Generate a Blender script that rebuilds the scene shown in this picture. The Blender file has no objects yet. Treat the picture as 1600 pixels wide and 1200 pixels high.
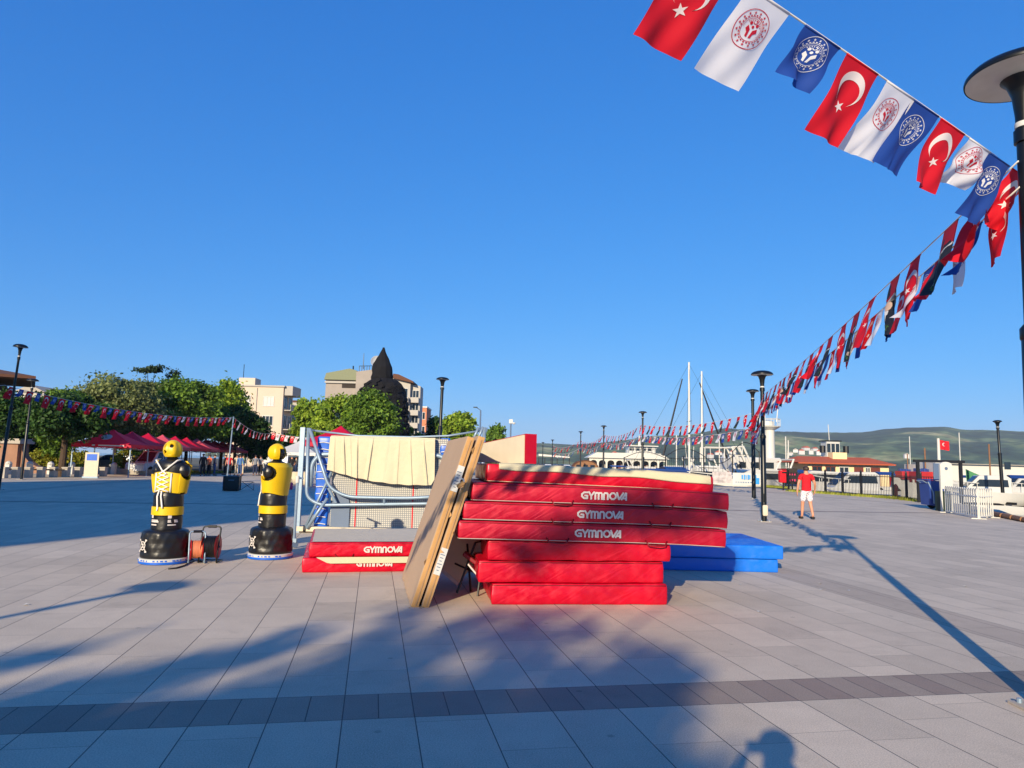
import bpy, bmesh, math, random
from mathutils import Vector, Matrix, noise
R_ = math.radians
SC = bpy.context.scene
COL = SC.collection
random.seed(7)

# ------------------------------------------------------------------ camera
F, EYE = 1110.0, 1.6
PITCH, ROLL = math.atan(123 / 1110), R_(1.4)
_fw = Vector((0, math.cos(PITCH), math.sin(PITCH)))
_r0 = Vector((1, 0, 0)); _u0 = Vector((0, -math.sin(PITCH), math.cos(PITCH)))
_R = _r0 * math.cos(ROLL) + _u0 * math.sin(ROLL)
_U = _u0 * math.cos(ROLL) - _r0 * math.sin(ROLL)
cam_d = bpy.data.cameras.new('camera'); cam = bpy.data.objects.new('camera', cam_d); COL.objects.link(cam)
cam_d.sensor_width = 36; cam_d.lens = F / 1600 * 36; cam_d.clip_start = 0.05; cam_d.clip_end = 30000
M = Matrix((( _R.x, _U.x, -_fw.x, 0), (_R.y, _U.y, -_fw.y, 0), (_R.z, _U.z, -_fw.z, EYE), (0, 0, 0, 1)))
cam.matrix_world = M
SC.camera = cam

def ray(x, y): return _fw + _R * ((x - 800) / F) + _U * ((600 - y) / F)
def gp(x, y, h=0.0):
    d = ray(x, y); t = (h - EYE) / d.z; return Vector((d.x * t, d.y * t, h))
def at(x, y, Y):
    d = ray(x, y); t = Y / d.y; return Vector((d.x * t, Y, EYE + d.z * t))

# ------------------------------------------------------------------ sun, sky, exposure
SUN_EL, SUN_AZ = R_(19.2), R_(180 + 18.9)        # azimuth clockwise from +Y
to_sun = Vector((math.sin(SUN_AZ) * math.cos(SUN_EL), math.cos(SUN_AZ) * math.cos(SUN_EL), math.sin(SUN_EL)))
sd = bpy.data.lights.new('sun', 'SUN'); sd.energy = 4.8; sd.angle = R_(0.53); sd.color = (1.0, 0.84, 0.60)
so = bpy.data.objects.new('sun', sd); COL.objects.link(so)
so.rotation_euler = to_sun.to_track_quat('Z', 'Y').to_euler(); so.location = (0, -20, 30)
W = bpy.data.worlds.new('World'); SC.world = W; W.use_nodes = True
nt = W.node_tree; nt.nodes.clear()
sky = nt.nodes.new('ShaderNodeTexSky'); sky.sky_type = 'NISHITA'; sky.sun_disc = False
sky.sun_elevation = SUN_EL; sky.sun_rotation = SUN_AZ
sky.air_density = 1.0; sky.dust_density = 0.0; sky.ozone_density = 6.0; sky.altitude = 0
bg = nt.nodes.new('ShaderNodeBackground'); bg.inputs[1].default_value = 0.15
wo = nt.nodes.new('ShaderNodeOutputWorld')
bg.inputs[1].default_value = 0.1
# the photograph's response to the sky: each channel compressed the way the camera's tone curve does
sep = nt.nodes.new('ShaderNodeSeparateColor'); com = nt.nodes.new('ShaderNodeCombineColor'); nt.links.new(sky.outputs[0], sep.inputs[0])
for ch, (k_, g_) in enumerate(((0.25, 1.25), (1.08, 0.68), (2.72, 0.45))):
    pw = nt.nodes.new('ShaderNodeMath'); pw.operation = 'POWER'; pw.inputs[1].default_value = g_
    ml = nt.nodes.new('ShaderNodeMath'); ml.operation = 'MULTIPLY'; ml.inputs[1].default_value = k_
    nt.links.new(sep.outputs[ch], pw.inputs[0]); nt.links.new(pw.outputs[0], ml.inputs[0]); nt.links.new(ml.outputs[0], com.inputs[ch])
nt.links.new(com.outputs[0], bg.inputs[0]); nt.links.new(bg.outputs[0], wo.inputs[0])
SC.view_settings.view_transform = 'Standard'; SC.view_settings.look = 'None'
SC.view_settings.exposure = 0.6; SC.view_settings.gamma = 1
SC.cycles.max_bounces = 8; SC.cycles.transparent_max_bounces = 12

# ------------------------------------------------------------------ materials
def lin(c):
    out = []
    for v in c:
        v /= 255.0
        out.append(v / 12.92 if v <= 0.04045 else ((v + 0.055) / 1.055) ** 2.4)
    return (*out, 1)
def N(nt, t, **kw):
    n = nt.nodes.new(t)
    for k, v in kw.items():
        if k.startswith('i_'): n.inputs[int(k[2:])].default_value = v
        else: setattr(n, k, v)
    return n
def mat(name, col, rough=0.6, metal=0.0, var=0.12, vscale=6.0, bump=0.0, bscale=40.0, spec=0.5, trans=0.0, emit=None, coat=0.0, detail=4):
    m = bpy.data.materials.new(name); m.use_nodes = True; t = m.node_tree; b = t.nodes['Principled BSDF']
    L = t.links.new
    tc = N(t, 'ShaderNodeTexCoord')
    base = lin(col)
    nz = N(t, 'ShaderNodeTexNoise'); nz.inputs['Scale'].default_value = vscale; nz.inputs['Detail'].default_value = detail
    L(tc.outputs['Object'], nz.inputs['Vector'])
    mx = N(t, 'ShaderNodeMix', data_type='RGBA')
    mx.inputs[6].default_value = tuple(max(0, v * (1 - var * 1.6)) for v in base[:3]) + (1,)
    mx.inputs[7].default_value = tuple(min(1, v * (1 + var * 1.2)) for v in base[:3]) + (1,)
    L(nz.outputs[0], mx.inputs[0]); L(mx.outputs[2], b.inputs['Base Color'])
    b.inputs['Roughness'].default_value = rough; b.inputs['Metallic'].default_value = metal
    b.inputs['Specular IOR Level'].default_value = spec
    if coat: b.inputs['Coat Weight'].default_value = coat
    if bump:
        n2 = N(t, 'ShaderNodeTexNoise'); n2.inputs['Scale'].default_value = bscale; n2.inputs['Detail'].default_value = 5
        L(tc.outputs['Object'], n2.inputs['Vector'])
        bp = N(t, 'ShaderNodeBump'); bp.inputs['Strength'].default_value = bump; bp.inputs['Distance'].default_value = 0.02
        L(n2.outputs[0], bp.inputs['Height']); L(bp.outputs[0], b.inputs['Normal'])
    if trans:
        tr = N(t, 'ShaderNodeBsdfTranslucent'); L(mx.outputs[2], tr.inputs[0])
        ms = N(t, 'ShaderNodeMixShader'); ms.inputs[0].default_value = trans
        out = t.nodes['Material Output']
        L(b.outputs[0], ms.inputs[1]); L(tr.outputs[0], ms.inputs[2]); L(ms.outputs[0], out.inputs[0])
    return m
def leafmat(name, c1, c2, trans=0.3):
    m = bpy.data.materials.new(name); m.use_nodes = True; t = m.node_tree; b = t.nodes['Principled BSDF']; L = t.links.new
    g = N(t, 'ShaderNodeNewGeometry'); mx = N(t, 'ShaderNodeMix', data_type='RGBA')
    mx.inputs[6].default_value = lin(c1); mx.inputs[7].default_value = lin(c2)
    L(g.outputs['Random Per Island'], mx.inputs[0])
    tc = N(t, 'ShaderNodeTexCoord'); nz = N(t, 'ShaderNodeTexNoise'); nz.inputs['Scale'].default_value = .55; nz.inputs['Detail'].default_value = 3; L(tc.outputs['Object'], nz.inputs['Vector'])
    mr = N(t, 'ShaderNodeMapRange'); mr.inputs[1].default_value = .35; mr.inputs[2].default_value = .65; mr.inputs[3].default_value = .6; mr.inputs[4].default_value = 1.3; L(nz.outputs[0], mr.inputs[0])
    vm = N(t, 'ShaderNodeVectorMath', operation='SCALE'); L(mx.outputs[2], vm.inputs[0]); L(mr.outputs[0], vm.inputs[3]); L(vm.outputs[0], b.inputs['Base Color'])
    b.inputs['Roughness'].default_value = 0.55; b.inputs['Specular IOR Level'].default_value = 0.3
    tr = N(t, 'ShaderNodeBsdfTranslucent'); L(mx.outputs[2], tr.inputs[0])
    ms = N(t, 'ShaderNodeMixShader'); ms.inputs[0].default_value = trans
    L(b.outputs[0], ms.inputs[1]); L(tr.outputs[0], ms.inputs[2]); L(ms.outputs[0], t.nodes['Material Output'].inputs[0])
    return m
def vinyl(name, col, rough=0.35, amp=0.5):
    """coated mat cover: long slanted creases, fine grain, light scuffs"""
    m = mat(name, col, rough=rough, var=0.05, vscale=2.0, detail=2); t = m.node_tree; b = t.nodes['Principled BSDF']; L = t.links.new
    tc = N(t, 'ShaderNodeTexCoord')
    m0 = N(t, 'ShaderNodeMapping'); m0.inputs['Rotation'].default_value = (0, R_(28), 0); L(tc.outputs['Object'], m0.inputs[0])
    mp = N(t, 'ShaderNodeMapping'); mp.inputs['Scale'].default_value = (0.8, 2, 4.6); L(m0.outputs[0], mp.inputs[0])
    n1 = N(t, 'ShaderNodeTexNoise'); n1.inputs['Scale'].default_value = 1.6; n1.inputs['Detail'].default_value = 2; n1.inputs['Distortion'].default_value = 1.1
    L(mp.outputs[0], n1.inputs['Vector'])
    b1 = N(t, 'ShaderNodeBump'); b1.inputs['Strength'].default_value = amp; b1.inputs['Distance'].default_value = 0.035
    L(n1.outputs[0], b1.inputs['Height'])
    n2 = N(t, 'ShaderNodeTexNoise'); n2.inputs['Scale'].default_value = 260
    L(tc.outputs['Object'], n2.inputs['Vector'])
    b2 = N(t, 'ShaderNodeBump'); b2.inputs['Strength'].default_value = 0.12; b2.inputs['Distance'].default_value = 0.002
    L(n2.outputs[0], b2.inputs['Height']); L(b1.outputs[0], b2.inputs['Normal']); L(b2.outputs[0], b.inputs['Normal'])
    n3 = N(t, 'ShaderNodeTexNoise'); n3.inputs['Scale'].default_value = 9; n3.inputs['Detail'].default_value = 8; L(tc.outputs['Object'], n3.inputs['Vector'])
    mr = N(t, 'ShaderNodeMapRange'); mr.inputs[1].default_value = 0.35; mr.inputs[2].default_value = 0.75; mr.inputs[3].default_value = rough - 0.08; mr.inputs[4].default_value = rough + 0.25
    L(n3.outputs[0], mr.inputs[0]); L(mr.outputs[0], b.inputs['Roughness'])
    # dust and scuffs
    old = b.inputs['Base Color'].links[0].from_socket; n4 = N(t, 'ShaderNodeTexNoise'); n4.inputs['Scale'].default_value = 4.5; n4.inputs['Detail'].default_value = 10; n4.inputs['Roughness'].default_value = .75
    L(tc.outputs['Object'], n4.inputs['Vector']); m4 = N(t, 'ShaderNodeMapRange'); m4.inputs[1].default_value = .52; m4.inputs[2].default_value = .78; m4.inputs[3].default_value = 0; m4.inputs[4].default_value = .09; L(n4.outputs[0], m4.inputs[0])
    d4 = N(t, 'ShaderNodeMix', data_type='RGBA'); d4.inputs[7].default_value = tuple(.55 * v + .18 for v in lin(col)[:3]) + (1,); L(m4.outputs[0], d4.inputs[0]); L(old, d4.inputs[6]); L(d4.outputs[2], b.inputs['Base Color'])
    return m
MT = {}
def m_(key, *a, **k):
    if key not in MT: MT[key] = mat(key, *a, **k)
    return MT[key]
MT['red'] = vinyl('red vinyl', (204, 2, 40), 0.36, 0.32); MT['red2'] = vinyl('worn red vinyl', (184, 8, 44), 0.42, 0.42)
for _k in ('red', 'red2'): MT[_k].node_tree.nodes['Principled BSDF'].inputs['Metallic'].default_value = 0.3
MT['blue'] = vinyl('blue vinyl', (8, 108, 214), 0.38, 0.12)
m_('cream', (198, 188, 156), rough=0.85, bump=0.25, bscale=300, var=0.05)
m_('greycarpet', (208, 196, 172), rough=0.95, bump=0.3, bscale=250, var=0.08)
m_('white', (196, 195, 190), rough=0.5, var=0.05)
m_('whiteprint', (204, 196, 190), rough=0.5, var=0.03)
m_('darkred', (120, 4, 18), rough=0.5)
m_('black', (14, 14, 16), rough=0.45, bump=0.1, bscale=20)
m_('blackvinyl', (19, 19, 22), rough=0.38, bump=0.35, bscale=9, var=0.1)
m_('yellow', (216, 178, 4), rough=0.4, var=0.06)
m_('galv', (138, 158, 176), rough=0.45, metal=0.35, var=0.15, vscale=20)
m_('lampblack', (17, 20, 22), rough=0.35, metal=0.2, var=0.2, vscale=8)
m_('lampunder', (206, 204, 196), rough=0.5)
m_('blueplastic', (14, 92, 196), rough=0.4)
m_('card', (146, 118, 90), rough=0.9, bump=0.12, bscale=60, var=0.07, vscale=3)
m_('cardface', (172, 146, 120), rough=0.9, bump=0.1, bscale=30, var=0.06, vscale=1.5)
m_('cardedge', (186, 142, 88), rough=0.85, bump=0.25, bscale=30, var=0.14, vscale=7)
m_('tape', (172, 136, 100), rough=0.35, var=0.05)
m_('bark', (74, 58, 44), rough=0.95, bump=0.5, bscale=14, var=0.25)
m_('rope', (225, 222, 214), rough=0.8)
m_('glass', (38, 48, 58), rough=0.08, var=0.3, vscale=0.6)
m_('skin', (196, 138, 108), rough=0.55)
m_('hair', (58, 42, 34), rough=0.6)
m_('asphalt', (78, 78, 80), rough=0.95, bump=0.2, bscale=30, var=0.1, vscale=1)
m_('dirt', (104, 100, 82), rough=1, var=0.2, vscale=0.05)
m_('concrete', (168, 160, 148), rough=0.9, bump=0.15, var=0.1, vscale=2)

# ------------------------------------------------------------------ mesh builder
class MB:
    def __init__(s): s.v = []; s.f = []; s.mi = []
    def add(s, vs, fs, mi=0):
        o = len(s.v); s.v += [tuple(p) for p in vs]
        for k, f in enumerate(fs):
            s.f.append(tuple(i + o for i in f)); s.mi.append(mi if isinstance(mi, int) else mi[k])
        return s
    def box(s, c, d, rz=0, mi=0, M4=None):
        x, y, z = d[0] / 2, d[1] / 2, d[2] / 2
        vs = [Vector(p) for p in ((-x,-y,-z),(x,-y,-z),(x,y,-z),(-x,y,-z),(-x,-y,z),(x,-y,z),(x,y,z),(-x,y,z))]
        m = M4 if M4 is not None else Matrix.Translation(c) @ Matrix.Rotation(rz, 4, 'Z')
        if M4 is not None: m = M4 @ Matrix.Translation(c)
        return s.add([m @ p for p in vs], [(3,2,1,0),(4,5,6,7),(0,1,5,4),(1,2,6,5),(2,3,7,6),(3,0,4,7)], mi)
    def rbox(s, d, r=0.02, seg=(10, 6, 3), fn=None, mi=0, M4=None):
        """rounded box centred at origin (size d); fn(p, n) may displace"""
        h = [v / 2 for v in d]; vid = {}; vs = []; fs = []
        def axis(k):
            a, n = h[k], seg[k]
            return [-a, -a + .3 * r, -a + r] + [(-a + r) + (2 * a - 2 * r) * i / n for i in range(1, n)] + [a - r, a - .3 * r, a]
        ax = [axis(0), axis(1), axis(2)]
        def vert(p):
            key = tuple(round(q, 5) for q in p)
            if key in vid: return vid[key]
            inn = Vector([max(-h[k] + r, min(h[k] - r, p[k])) for k in range(3)])
            n = Vector(p) - inn
            n = n.normalized() if n.length > 1e-9 else Vector((0, 0, 1))
            q = inn + n * r
            if fn: q = fn(q, n)
            if M4 is not None: q = M4 @ q
            vid[key] = len(vs); vs.append(q); return vid[key]
        for k in range(3):
            i, j = (k + 1) % 3, (k + 2) % 3
            for sgn in (-1, 1):
                A, B = ax[i], ax[j]
                for a in range(len(A) - 1):
                    for b in range(len(B) - 1):
                        def P(u, w):
                            p = [0, 0, 0]; p[k] = sgn * h[k]; p[i] = u; p[j] = w; return vert(p)
                        q = (P(A[a], B[b]), P(A[a+1], B[b]), P(A[a+1], B[b+1]), P(A[a], B[b+1]))
                        fs.append(q if sgn > 0 else q[::-1])
        return s.add(vs, fs, mi)
    def tube(s, pts, r, n=8, mi=0, caps=True, closed=False):
        pts = [Vector(p) for p in pts]; rr = r if isinstance(r, (list, tuple)) else [r] * len(pts)
        vs = []; fs = []; up = Vector((0, 0, 1)); prev = None
        for i, p in enumerate(pts):
            if closed: t = pts[(i + 1) % len(pts)] - pts[i - 1]
            else: t = pts[min(i + 1, len(pts) - 1)] - pts[max(i - 1, 0)]
            t = t.normalized() if t.length > 0 else Vector((0, 0, 1))
            if prev is None:
                a = t.cross(up); a = a if a.length > .1 else t.cross(Vector((1, 0, 0)))
            else: a = prev - t * prev.dot(t)
            a.normalize(); prev = a; b = t.cross(a)
            for k in range(n):
                an = 2 * math.pi * k / n
                vs.append(p + (a * math.cos(an) + b * math.sin(an)) * rr[i])
        m = len(pts)
        for i in range(m if closed else m - 1):
            for k in range(n):
                j = (i + 1) % m
                fs.append((i*n+k, i*n+(k+1) % n, j*n+(k+1) % n, j*n+k))
        if caps and not closed:
            fs.append(tuple(range(n))[::-1]); fs.append(tuple((m-1)*n+k for k in range(n)))
        return s.add(vs, fs, mi)
    def lathe(s, prof, n=24, c=(0, 0, 0), sy=1.0, mi=0, fn=None, cap=True):
        vs = []; fs = []
        for (r, z) in prof:
            for k in range(n):
                a = 2 * math.pi * k / n
                p = Vector((c[0] + r * math.cos(a), c[1] + r * math.sin(a) * sy, c[2] + z))
                if fn: p = fn(p, a)
                vs.append(p)
        for i in range(len(prof) - 1):
            for k in range(n):
                fs.append((i*n+k, i*n+(k+1) % n, (i+1)*n+(k+1) % n, (i+1)*n+k))
        if cap:
            fs.append(tuple(range(n))[::-1]); fs.append(tuple((len(prof)-1)*n+k for k in range(n)))
        return s.add(vs, fs, mi)
    def grid(s, fn, nu, nv, mi=0):
        vs = [fn(i / nu, j / nv) for j in range(nv + 1) for i in range(nu + 1)]
        fs = [(j*(nu+1)+i, j*(nu+1)+i+1, (j+1)*(nu+1)+i+1, (j+1)*(nu+1)+i) for j in range(nv) for i in range(nu)]
        return s.add(vs, fs, mi)
    def prism(s, poly, a, b, axis='y', mi=0):
        """poly of (p,q); extruded from a to b along axis"""
        def P(p, q, w): return {'y': (p, w, q), 'x': (w, p, q), 'z': (p, q, w)}[axis]
        n = len(poly)
        vs = [P(p, q, a) for p, q in poly] + [P(p, q, b) for p, q in poly]
        fs = [tuple(range(n)), tuple(range(2*n-1, n-1, -1))] + [(i, i+n, (i+1) % n + n, (i+1) % n) for i in range(n)]
        return s.add(vs, fs, mi)
    def build(s, name, mats, parent=None, smooth=False, loc=None, fix=True):
        me = bpy.data.meshes.new(name); me.from_pydata(s.v, [], s.f)
        mats = mats if isinstance(mats, (list, tuple)) else [mats]
        for m in mats: me.materials.append(MT[m] if isinstance(m, str) else m)
        if len(mats) > 1: me.polygons.foreach_set('material_index', s.mi)
        if fix and len(s.f) < 60000:
            bm = bmesh.new(); bm.from_mesh(me); bmesh.ops.recalc_face_normals(bm, faces=bm.faces); bm.to_mesh(me); bm.free()
        if smooth:
            me.polygons.foreach_set('use_smooth', [True] * len(me.polygons))
            if smooth != 'all': me.set_sharp_from_angle(angle=R_(38))
        me.update()
        o = bpy.data.objects.new(name, me); COL.objects.link(o)
        if parent is not None: o.parent = parent
        if loc is not None: o.location = loc
        return o
def thing(name, label, cat, loc=(0, 0, 0), rz=0, group=None):
    o = bpy.data.objects.new(name, None); COL.objects.link(o); o.empty_display_size = 0.2
    o.location = loc; o.rotation_euler = (0, 0, rz); o['label'] = label; o['category'] = cat
    if group: o['group'] = group
    return o
def tag(o, label, cat, group=None):
    o['label'] = label; o['category'] = cat
    if group: o['group'] = group
    return o
def struct(o): o['kind'] = 'structure'; return o
def copy_tree(o, parent=None):
    c = o.copy(); COL.objects.link(c)
    if parent is not None: c.parent = parent
    for ch in list(o.children): copy_tree(ch, c)
    return c
ORD = ['first', 'second', 'third', 'fourth', 'fifth', 'sixth', 'seventh', 'eighth', 'ninth', 'tenth', 'eleventh', 'twelfth', 'thirteenth',
       'fourteenth', 'fifteenth', 'sixteenth', 'seventeenth', 'eighteenth', 'nineteenth', 'twentieth', 'twenty-first', 'twenty-second',
       'twenty-third', 'twenty-fourth', 'twenty-fifth', 'twenty-sixth', 'twenty-seventh', 'twenty-eighth', 'twenty-ninth', 'thirtieth'] + \
      ['thirty-' + w for w in ('first', 'second', 'third', 'fourth', 'fifth', 'sixth', 'seventh', 'eighth', 'ninth')] + ['fortieth'] + \
      ['forty-' + w for w in ('first', 'second', 'third', 'fourth', 'fifth', 'sixth', 'seventh', 'eighth', 'ninth')]

# ------------------------------------------------------------------ paving
def paving_mat():
    m = bpy.data.materials.new('granite paving'); m.use_nodes = True; t = m.node_tree; b = t.nodes['Principled BSDF']; L = t.links.new
    def math_(op, a, b_=None, c=None):
        n = N(t, 'ShaderNodeMath', operation=op)
        for k, v in enumerate((a, b_, c)):
            if v is None: continue
            if isinstance(v, (int, float)): n.inputs[k].default_value = v
            else: L(v, n.inputs[k])
        return n.outputs[0]
    tc = N(t, 'ShaderNodeTexCoord'); sp = N(t, 'ShaderNodeSeparateXYZ'); L(tc.outputs['Object'], sp.inputs[0])
    X, Y = sp.outputs[0], sp.outputs[1]
    az = R_(-10.8); dx, dy = math.sin(az), math.cos(az)
    u = math_('ADD', math_('MULTIPLY', X, dy), math_('MULTIPLY', Y, -dx))
    v = math_('ADD', math_('MULTIPLY', X, dx), math_('MULTIPLY', Y, dy))
    def slabs(w, l, seed):
        cu = math_('DIVIDE', math_('ADD', u, 0.12), w); iu = math_('FLOOR', cu); fu = math_('FRACT', cu)
        wn = N(t, 'ShaderNodeTexWhiteNoise', noise_dimensions='1D'); L(math_('ADD', iu, seed), wn.inputs['W'])
        cv = math_('ADD', math_('DIVIDE', v, l), wn.outputs[0]); iv = math_('FLOOR', cv); fv = math_('FRACT', cv)
        w2 = N(t, 'ShaderNodeTexWhiteNoise', noise_dimensions='2D'); cx = N(t, 'ShaderNodeCombineXYZ'); L(iu, cx.inputs[0]); L(iv, cx.inputs[1]); L(cx.outputs[0], w2.inputs['Vector'])
        du = math_('MULTIPLY', math_('MINIMUM', fu, math_('SUBTRACT', 1, fu)), w)
        dv = math_('MULTIPLY', math_('MINIMUM', fv, math_('SUBTRACT', 1, fv)), l)
        # the cross joints are tighter than the long ones
        return math_('MINIMUM', du, math_('ADD', dv, 0.0018)), w2.outputs[0]
    j1, r1 = slabs(0.445, 0.92, 3.0)
    # bands: cross bands in v, lengthwise bands in u
    def band(c, centre, half, period):
        a = math_('SUBTRACT', math_('PINGPONG', math_('SUBTRACT', c, centre), period / 2), half)
        return a                                    # <0 inside
    bv = band(v, 4.92, 0.235, 20.4); bu = band(u, 6.35, 0.33, 20.4)
    inv = math_('LESS_THAN', bv, 0); inu = math_('LESS_THAN', bu, 0)
    inb = math_('MAXIMUM', inv, inu)
    cu = math_('DIVIDE', math_('ADD', u, 0.12), 0.222); f2 = math_('FRACT', cu)
    j2 = math_('MULTIPLY', math_('MINIMUM', f2, math_('SUBTRACT', 1, f2)), 0.222)
    wn = N(t, 'ShaderNodeTexWhiteNoise', noise_dimensions='1D'); L(math_('FLOOR', cu), wn.inputs['W'])
    edge = math_('MINIMUM', math_('ABSOLUTE', bv), math_('ABSOLUTE', bu))
    def mixf(f, a, b_): return math_('ADD', math_('MULTIPLY', a, math_('SUBTRACT', 1, f)), math_('MULTIPLY', b_, f))
    jd = math_('MINIMUM', mixf(inv, j1, j2), edge)
    rnd = mixf(inv, r1, wn.outputs[0])
    joint = N(t, 'ShaderNodeMapRange'); joint.inputs[1].default_value = 0.0014; joint.inputs[2].default_value = 0.0048; L(jd, joint.inputs[0])
    # colour
    nz = N(t, 'ShaderNodeTexNoise'); nz.inputs['Scale'].default_value = 0.55; nz.inputs['Detail'].default_value = 6; L(tc.outputs['Object'], nz.inputs['Vector'])
    gr = N(t, 'ShaderNodeTexNoise'); gr.inputs['Scale'].default_value = 120; gr.inputs['Detail'].default_value = 3; L(tc.outputs['Object'], gr.inputs['Vector'])
    st = N(t, 'ShaderNodeTexNoise'); st.inputs['Scale'].default_value = 3.2; st.inputs['Detail'].default_value = 8; st.inputs['Roughness'].default_value = .7; L(tc.outputs['Object'], st.inputs['Vector'])
    k = math_('ADD', 0.80, math_('MULTIPLY', rnd, 0.16))
    k = math_('ADD', k, math_('MULTIPLY', math_('SUBTRACT', nz.outputs[0], 0.5), 0.28))
    k = math_('ADD', k, math_('MULTIPLY', math_('SUBTRACT', gr.outputs[0], 0.5), 1.05))
    k = math_('ADD', k, math_('MULTIPLY', math_('SUBTRACT', st.outputs[0], 0.5), 0.30))
    dk = N(t, 'ShaderNodeMapRange'); dk.inputs[1].default_value = 0.62; dk.inputs[2].default_value = 0.72; dk.inputs[3].default_value = 1; dk.inputs[4].default_value = 0.86
    L(st.outputs[0], dk.inputs[0]); k = math_('MULTIPLY', k, dk.outputs[0])
    gv = N(t, 'ShaderNodeTexVoronoi'); gv.inputs['Scale'].default_value = 2.1; L(tc.outputs['Object'], gv.inputs['Vector'])
    gm_ = N(t, 'ShaderNodeMapRange'); gm_.inputs[1].default_value = .035; gm_.inputs[2].default_value = .06; gm_.inputs[3].default_value = .72; gm_.inputs[4].default_value = 1; L(gv.outputs['Distance'], gm_.inputs[0]); k = math_('MULTIPLY', k, gm_.outputs[0])
    s2 = N(t, 'ShaderNodeTexNoise'); s2.inputs['Scale'].default_value = 1.1; s2.inputs['Detail'].default_value = 9; s2.inputs['Roughness'].default_value = .68; s2.inputs['Distortion'].default_value = .6; L(tc.outputs['Object'], s2.inputs['Vector'])
    s3 = N(t, 'ShaderNodeMapRange'); s3.inputs[1].default_value = .56; s3.inputs[2].default_value = .70; s3.inputs[3].default_value = 1; s3.inputs[4].default_value = .84; L(s2.outputs[0], s3.inputs[0]); k = math_('MULTIPLY', k, s3.outputs[0])
    c1 = N(t, 'ShaderNodeMix', data_type='RGBA'); c1.inputs[6].default_value = (0.62, 0.52, 0.39, 1); c1.inputs[7].default_value = (0.27, 0.205, 0.16, 1)
    inb2 = math_('MAXIMUM', inv, math_('MULTIPLY', inu, 0.42))
    L(math_('MULTIPLY', inb2, math_('ADD', 0.62, math_('MULTIPLY', rnd, 0.38))), c1.inputs[0])
    vm = N(t, 'ShaderNodeVectorMath', operation='SCALE'); L(c1.outputs[2], vm.inputs[0]); L(k, vm.inputs[3])
    c2 = N(t, 'ShaderNodeMix', data_type='RGBA'); c2.inputs[6].default_value = (0.055, 0.05, 0.047, 1)
    L(vm.outputs[0], c2.inputs[7]); L(joint.outputs[0], c2.inputs[0]); L(c2.outputs[2], b.inputs['Base Color'])
    b.inputs['Roughness'].default_value = 0.72; b.inputs['Specular IOR Level'].default_value = 0.35
    hgt = math_('ADD', math_('MULTIPLY', joint.outputs[0], 0.6), math_('MULTIPLY', gr.outputs[0], 0.12))
    bp = N(t, 'ShaderNodeBump'); bp.inputs['Strength'].default_value = 0.5; bp.inputs['Distance'].default_value = 0.006
    L(hgt, bp.inputs['Height']); L(bp.outputs[0], b.inputs['Normal'])
    return m
QUAY = [(22, -60), (21, 0), (19.6, 16), (18.3, 24), (19.8, 28), (22.5, 33), (24.5, 40), (24, 48), (22.8, 56), (20.5, 68), (17.5, 85), (15, 105), (13, 140), (11, 200)]
pv = MB()
left = [(-60, -60), (-60, 20), (-55, 52), (-33, 54), (-25, 53), (-26, 200)]
poly = QUAY + [(p[0], p[1]) for p in left[::-1]]
n = len(poly)
pv.add([(x, y, 0) for x, y in poly], [tuple(range(n))])
o = pv.build('plaza_paving', [paving_mat()]); struct(o)
if o.data.polygons[0].normal.z < 0: o.data.flip_normals()
# quay wall
q = MB(); nq = len(QUAY)
q.add([(x + .004, y, -0.004) for x, y in QUAY] + [(x + .004, y, -2.2) for x, y in QUAY], [(i, i+1, nq+i+1, nq+i) for i in range(nq - 1)])
struct(q.build('quay', 'concrete'))
# ground on the land side, street strip, sea
g = MB(); g.add([(x, y, -0.03) for x, y in [(-900, -200), (17, -200), (17, 60), (12, 100), (8, 200), (-20, 330), (-900, 700)]], [tuple(range(7))])
struct(g.build('ground', 'dirt'))
sea = mat('sea water', (22, 62, 88), rough=0.12, var=0.2, vscale=0.02, bump=0.6, bscale=0.9)
g = MB(); g.add([(-4500, -700, -1.4), (6500, -700, -1.4), (6500, 5600, -1.4), (-4500, 5600, -1.4)], [(0, 1, 2, 3)])
struct(g.build('sea', sea))
# ------------------------------------------------------------------ hills across the strait
def hill_mat():
    m = bpy.data.materials.new('hill'); m.use_nodes = True; t = m.node_tree; b = t.nodes['Principled BSDF']; L = t.links.new
    tc = N(t, 'ShaderNodeTexCoord')
    n1 = N(t, 'ShaderNodeTexNoise'); n1.inputs['Scale'].default_value = 0.0035; n1.inputs['Detail'].default_value = 8; n1.inputs['Roughness'].default_value = .62
    n2 = N(t, 'ShaderNodeTexVoronoi'); n2.inputs['Scale'].default_value = 0.03
    L(tc.outputs['Object'], n1.inputs['Vector']); L(tc.outputs['Object'], n2.inputs['Vector'])
    cr = N(t, 'ShaderNodeValToRGB'); e = cr.color_ramp.elements
    e[0].position = 0.40; e[0].color = lin((38, 56, 44)); e[1].position = 0.50; e[1].color = lin((56, 78, 56))
    x = e.new(0.57); x.color = lin((104, 118, 76)); x = e.new(0.66); x.color = lin((160, 150, 108))
    L(n1.outputs[0], cr.inputs[0])
    mr = N(t, 'ShaderNodeMapRange'); mr.inputs[1].default_value = 0; mr.inputs[2].default_value = .8; mr.inputs[3].default_value = .45; mr.inputs[4].default_value = 1.35
    L(n2.outputs[0], mr.inputs[0])
    vm = N(t, 'ShaderNodeVectorMath', operation='SCALE'); L(cr.outputs[0], vm.inputs[0]); L(mr.outputs[0], vm.inputs[3])
    L(vm.outputs[0], b.inputs['Base Color']); b.inputs['Roughness'].default_value = 1; b.inputs['Specular IOR Level'].default_value = 0
    return m
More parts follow.
